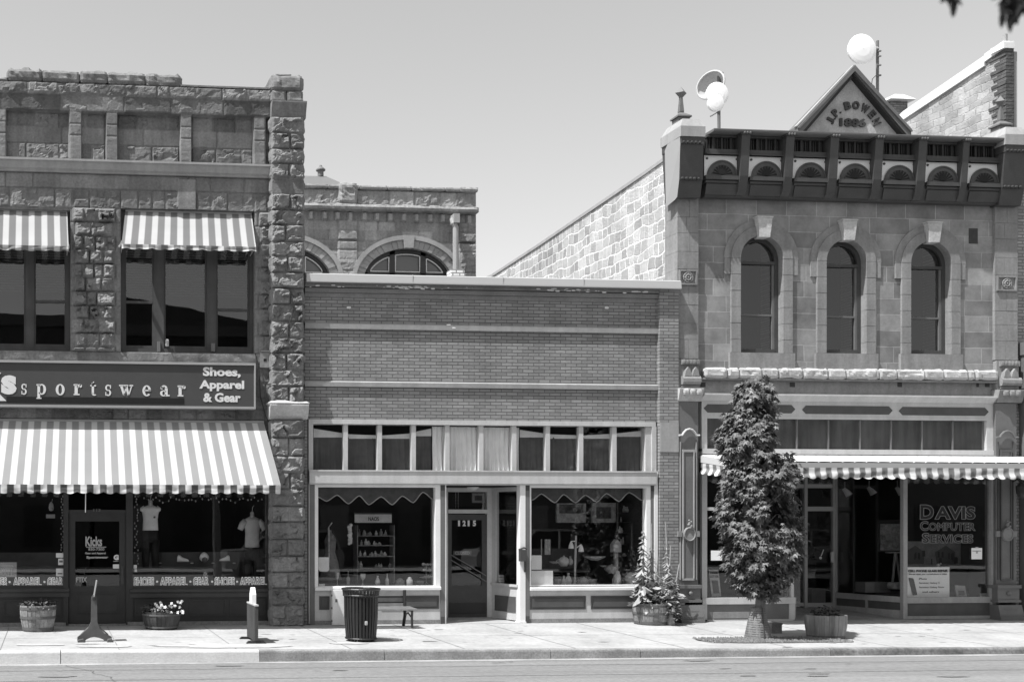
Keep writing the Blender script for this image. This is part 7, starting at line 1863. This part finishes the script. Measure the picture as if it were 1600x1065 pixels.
# left diagonal display: easel picture, boxes, spotlights
t = thing('easel', 'wooden easel holding a dark picture behind the diagonal display pane', 'easel', (X(1385, 1.0), 1.0, .15))
m = MB().tube([(X(1396, 1.), .95, Z(862, 1396, 1.)), (X(1386, 1.), .85, Z(914, 1386, 1.))], .025, 6); m.tube([(X(1400, 1.), 1.0, Z(862, 1400, 1.)), (X(1412, 1.), 1.1, Z(914, 1412, 1.))], .02, 6); m.box(X(1382, 1.), X(1412, 1.), .9, .98, Z(863.5, 1396, 1.), Z(861.5, 1396, 1.)); m.build('easel_frame', m_ledged, t)
m = MB().box(X(1370, 1.), X(1412, 1.), .95, .98, Z(861, 1390, 1.), Z(812, 1390, 1.)); m.build('picture_border', m_black, t); m = MB().rock(X(1372, 1.), X(1411, 1.), .93, .948, Z(859, 1390, 1.), Z(818, 1390, 1.), .004, .2, 2); m.build('picture', m_pic, t)
m = MB(); bx(m, 1352, 1392, 909, 925, .7, 1.0); put('cardboard_box', 'dim long box on the floor of the diagonal display, under the easel', 'box', m, m_panel)
m = MB().rock(X(1392, .6), X(1415, .6), .5, .8, Z(919, 1400, .6), Z(910, 1400, .6), .02, .06, 3); put('folded_cloth', 'pale folded cloth beside the long box under the easel', 'cloth', m, m_ledge)
for q, b, lab in ((1322, 770, 'ceiling spotlight nearest the glass door in the sandstone shop'), (1360, 768, 'middle ceiling spotlight of three, above the easel'), (1404, 768, 'ceiling spotlight beside the corner post of the diagonal display')):
    t = thing('spotlight', lab, 'spotlight', (X(q, 1.3), 1.3, Z(b, q, 1.3)), 'spotlights inside the computer shop'); c = Vector((X(q, 1.3), 1.3, Z(b, q, 1.3)))
    MB().tube([c+Vector((-.03, 0, .25)), c+Vector((-.03, 0, .08))], .012, 6).build('stem', m_mid, t)
    MB().tube([c+Vector((-.06, 0, .10)), c+Vector((0, -.03, .02)), c+Vector((.04, -.05, -.05))], [.035, .06, .075], 12).build('lamp_head', m_ledge, t)
m = MB(); bx(m, 1111, 1128.5, 859.5, 875, .045, .049); put('paper_notice', 'white notice in the display pane left of the street tree', 'notice', m, m_paper)
t = thing('poster', 'narrow pale poster leaning at the foot of the pane left of the street tree', 'poster', (X(1118, .25), .25, Z(932, 1118, .25)))
m = MB().prism(pxpoly([(1107.5, 889.5), (1122.5, 889.5), (1127, 931), (1112, 931)], .25), .25, .256); m.build('sheet', m_paperg, t)
m = MB(); m.prism(pxpoly([(1112, 906), (1121.5, 906), (1124, 926), (1114.5, 926)], .249), .243, .249); t_ = ptext('t', 'TIGER', 1109, 1122, 892.5, 896, .247, None, None, bold=.04); m.add(t_.v, t_.f); t_ = ptext('t', 'LOTTER', 1109.5, 1123, 898, 902, .247, None, None, bold=.04); m.add(t_.v, t_.f); m.build('poster_print', m_panel, t)
m = MB(); bx(m, 1268, 1290, 919, 944, YB+1.0, YB+1.3); put('white_carton', 'pale carton inside the glass shop door, low right', 'carton', m, m_ledge)
m = MB(); m.tube([(X(1283, 1.5), 1.5, Z(868, 1283, 1.5)), (X(1287, 1.5), 1.5, Z(858, 1287, 1.5))], .008, 5); m.ball((X(1282, 1.5), 1.5, Z(871, 1282, 1.5)), .03, 8, 6); put('door_tag', 'small bright tag dangling on the glass shop door', 'tag', m, m_letter)
t = thing('wall_lantern', 'black wall lantern hanging under the canopy at the right edge', 'lantern', (X(1592, -.3), -.3, 2.6)); c = Vector((X(1596, -.3), -.3, Z(770, 1596, -.3)))
MB().lathe([(.02, .22), (.10, .14), (.09, -.0), (.05, -.08), (.01, -.10)], tuple(c), 10).build('lantern_body', m_dark2, t); MB().tube([c+Vector((0, .3, .2)), c+Vector((0, .1, .3)), c+Vector((0, 0, .2))], .015, 6).build('bracket', m_dark2, t)

# ================================================================== ACROSS THE STREET (seen only in the glass)
for i, (x0, x1, h_, lab) in enumerate(((-24, 1.8, 11.4, 'dark brick building directly across the street, left one'), (2, 11, 11.0, 'tall gabled dark building across the street'), (11.2, 25, 7.6, 'lower dark building across the street, middle one'), (25.2, 38, 9.0, 'dark building with low gable across the street'), (38.2, 62, 8.6, 'far right dark building across the street'))):
    t = thing('opposite_building', lab, 'building', ((x0+x1)/2, -29, 0), 'buildings across the street')
    MB().box(x0, x1, -40, -29, -.3, h_).build('wall', m_room if i % 2 else m_dframe, t)
    if i in (1, 3): MB().prism([(x0, h_), (x1, h_), (x0+(x1-x0)*.04, h_+1.5)], -40, -29).build('roof', m_dframe, t)
    m = MB(); m.box(x0-.1, x1+.1, -29.0, -28.75, h_-.5, h_); m.build('cornice', m_panel, t)
    k = x0+1.2
    while k < x1-1.6:
        m = MB().box(k, k+1.3, -29.02, -28.96, .9, 2.8); m.build('window', m_mid if (int(k) % 3 == 0) else m_black, t)
        if h_ > 7: MB().box(k+.1, k+1.1, -29.02, -28.96, 4.3, 6.0).build('window', m_black, t)
        k += 2.4
# one car reflected in the brick shop's glass; outer two added to block bright reflections
m_car = M('car_paint', .2, .25, .05, 2, spec=.6)
def parked_car(x, y, label):
    t = thing('parked_car', label, 'car', (x, y, -.15), 'cars parked on the near side')
    b_ = -.15; w_ = .92
    m = MB(); body = [(-2.35, .35), (-2.38, .75), (-2.25, 1.05), (-1.2, 1.12), (2.25, 1.15), (2.38, .9), (2.35, .35), (1.85, .33), (1.75, .62), (1.45, .74), (1.15, .62), (1.05, .33), (-1.05, .33), (-1.15, .62), (-1.45, .74), (-1.75, .62), (-1.85, .33)]
    m.prism([(x+a, b_+c) for a, c in body], y-w_, y+w_); m.build('body', m_car, t)
    m = MB(); k = len(m.v)
    lo = [(-1.35, 1.12), (2.2, 1.15)]; hi = [(-.55, 1.80), (1.95, 1.82)]
    m.v = [(x+lo[0][0], y-w_+.03, b_+1.121), (x+lo[1][0], y-w_+.03, b_+1.151), (x+lo[1][0], y+w_-.03, b_+1.151), (x+lo[0][0], y+w_-.03, b_+1.121), (x+hi[0][0], y-w_+.2, b_+1.8), (x+hi[1][0], y-w_+.2, b_+1.82), (x+hi[1][0], y+w_-.2, b_+1.82), (x+hi[0][0], y+w_-.2, b_+1.8)]
    m.f = [(0, 3, 2, 1), (4, 5, 6, 7), (0, 1, 5, 4), (1, 2, 6, 5), (2, 3, 7, 6), (3, 0, 4, 7)]; m.build('cabin', m_black, t)
    m = MB(); m.box(x-.6, x+1.97, y-w_+.17, y+w_-.17, b_+1.80, b_+1.86)
    for sy_s in (-1, 1):
        for a, c in ((-1.35, -.55), (.35, .42), (1.25, 1.22), (2.2, 1.95)): m.tube([(x+a, y+sy_s*(w_-.02), b_+1.12), (x+c, y+sy_s*(w_-.19), b_+1.82)], .04, 6)
    m.build('roof', m_car, t)
    for a in (-1.45, 1.45):
        for sy_s in (-1, 1):
            k = 24; m = MB(); m.tube([(x+a, y+sy_s*(w_-.2), b_+.35), (x+a, y+sy_s*w_, b_+.35)], .34, 20); wh = m.build('wheel', m_black, t); MB().tube([(x+a, y+sy_s*w_, b_+.35), (x+a, y+sy_s*(w_+.015), b_+.35)], .2, 14).build('rim', m_mid, wh)
parked_car(20.0, -22.4, 'pale van-like car parked opposite the low brick shop'); parked_car(9.2, -22.4, 'pale van-like car added opposite the sportswear shop to block bright pavement reflections'); parked_car(33, -22.4, 'pale van-like car added opposite the computer shop to block bright pavement reflections')
sheet('far_pavement', lambda x, y: .0, [-30, 70], [-29, -23.6], m_curb)
# leafy tree standing beside the camera whose twigs hang into the top right corner
t = thing('overhanging_tree', 'out-of-focus dark leafy twigs hanging into the top right corner', 'tree', (6.2, -19.2, -.2))
m = MB().tube([(6.2, -19.2, -.2), (6.15, -19.2, 2.5), (5.9, -19.1, 4.6)], [.16, .13, .10], 10); LY = -18.6
def FP(px, py, Y=LY): return Vector((X(px, Y), Y, Z(py, px, Y)))
twigs = [[Vector((5.9, -19.1, 4.6)), FP(1640, -120), FP(1590, -40), FP(1578, 6)], [Vector((5.9, -19.1, 4.6)), FP(1560, -120), FP(1500, -50), FP(1488, -2)], [Vector((5.9, -19.1, 4.6)), FP(1700, -90), FP(1660, -10)]]
for tw in twigs: m.tube(tw, [.03, .014, .008, .004][:len(tw)], 6)
m.build('trunk', m_bark, t)
m = MB(); rr = random.Random(2)
for px, py, n_ in ((1578, -8, 9), (1585, 6, 5), (1490, -8, 4), (1484, -14, 4), (1604, 0, 5), (1560, -60, 30), (1620, -50, 30), (1660, -20, 20), (1500, -70, 20)):
    for k in range(n_): leafcard(m, FP(px+rr.uniform(-14, 14), py+rr.uniform(-8, 4)), Vector((rr.gauss(0, .5), -1, rr.gauss(.2, .4))), Vector((rr.gauss(0, .35), 0, -1)), rr.uniform(.045, .075), LEAF if rr.random() < .4 else LANCE[:], .1, .1)
for px, py in ((1570, 20), (1577, 26), (1583, 14), (1493, 3), (1568, 4), (1600, 8)): leafcard(m, FP(px, py-12), Vector((0, -1, .1)), Vector((rr.gauss(0, .25), 0, -1)), .085, LANCE, .1, 0)
for k in range(900):
    c = Vector((6.4+rr.gauss(0, .9), -19.6+rr.gauss(0, .8), 6.2+rr.gauss(0, .7))); leafcard(m, c, Vector((rr.gauss(0, 1), rr.gauss(0, 1), 1)), Vector((rr.gauss(0, 1), rr.gauss(0, 1), -.5)), .11)
m.build('crown', m_leafb, t)

# ------------------------------------------------------------------ separate pieces that only share a loop
def islands(o, eps=.012):
    me = o.data; n = len(me.vertices); par = list(range(n))
    def f(a):
        while par[a] != a: par[a] = par[par[a]]; a = par[a]
        return a
    for p in me.polygons:
        v = p.vertices; r0 = f(v[0])
        for q in v[1:]: par[f(q)] = r0
    g = {}
    for i in range(n): g.setdefault(f(i), []).append(i)
    co = np.array([v.co[:] for v in me.vertices]); L = [[set(ix), co[ix].min(0)-eps, co[ix].max(0)+eps] for ix in g.values()]
    ch = True
    while ch:
        ch = False
        for i in range(len(L)):
            for j in range(i+1, len(L)):
                if (L[i][1] <= L[j][2]).all() and (L[j][1] <= L[i][2]).all():
                    L[i] = [L[i][0] | L[j][0], np.minimum(L[i][1], L[j][1]), np.maximum(L[i][2], L[j][2])]; L.pop(j); ch = True; break
            if ch: break
    return [l[0] for l in L]
SPLIT = ('post', 'post_block', 'apron_panel', 'cornice_moulding', 'iron_bracket', 'sticker', 'putlog_hole', 'glazing_bar', 'canopy_bracket', 'pulley', 'hinge', 'sill', 'plinth', 'boss', 'cross_feet', 'interior_wall')
for o in list(SC.objects):
    if o.type != 'MESH' or o.name.split('.')[0] not in SPLIT: continue
    I = islands(o)
    if len(I) < 2 or len(I) > 40: continue
    me = o.data; V = [tuple(v.co) for v in me.vertices]; P = [tuple(p.vertices) for p in me.polygons]
    for k, ids in enumerate(I):
        ids_ = sorted(ids); mp = {a: b for b, a in enumerate(ids_)}
        nm = D.meshes.new(me.name); nm.from_pydata([V[a] for a in ids_], [], [tuple(mp[q] for q in p) for p in P if p[0] in ids]); nm.materials.append(me.materials[0]); nm.update()
        if k == 0: o.data = nm
        else: c = o.copy(); c.data = nm; COL.objects.link(c)
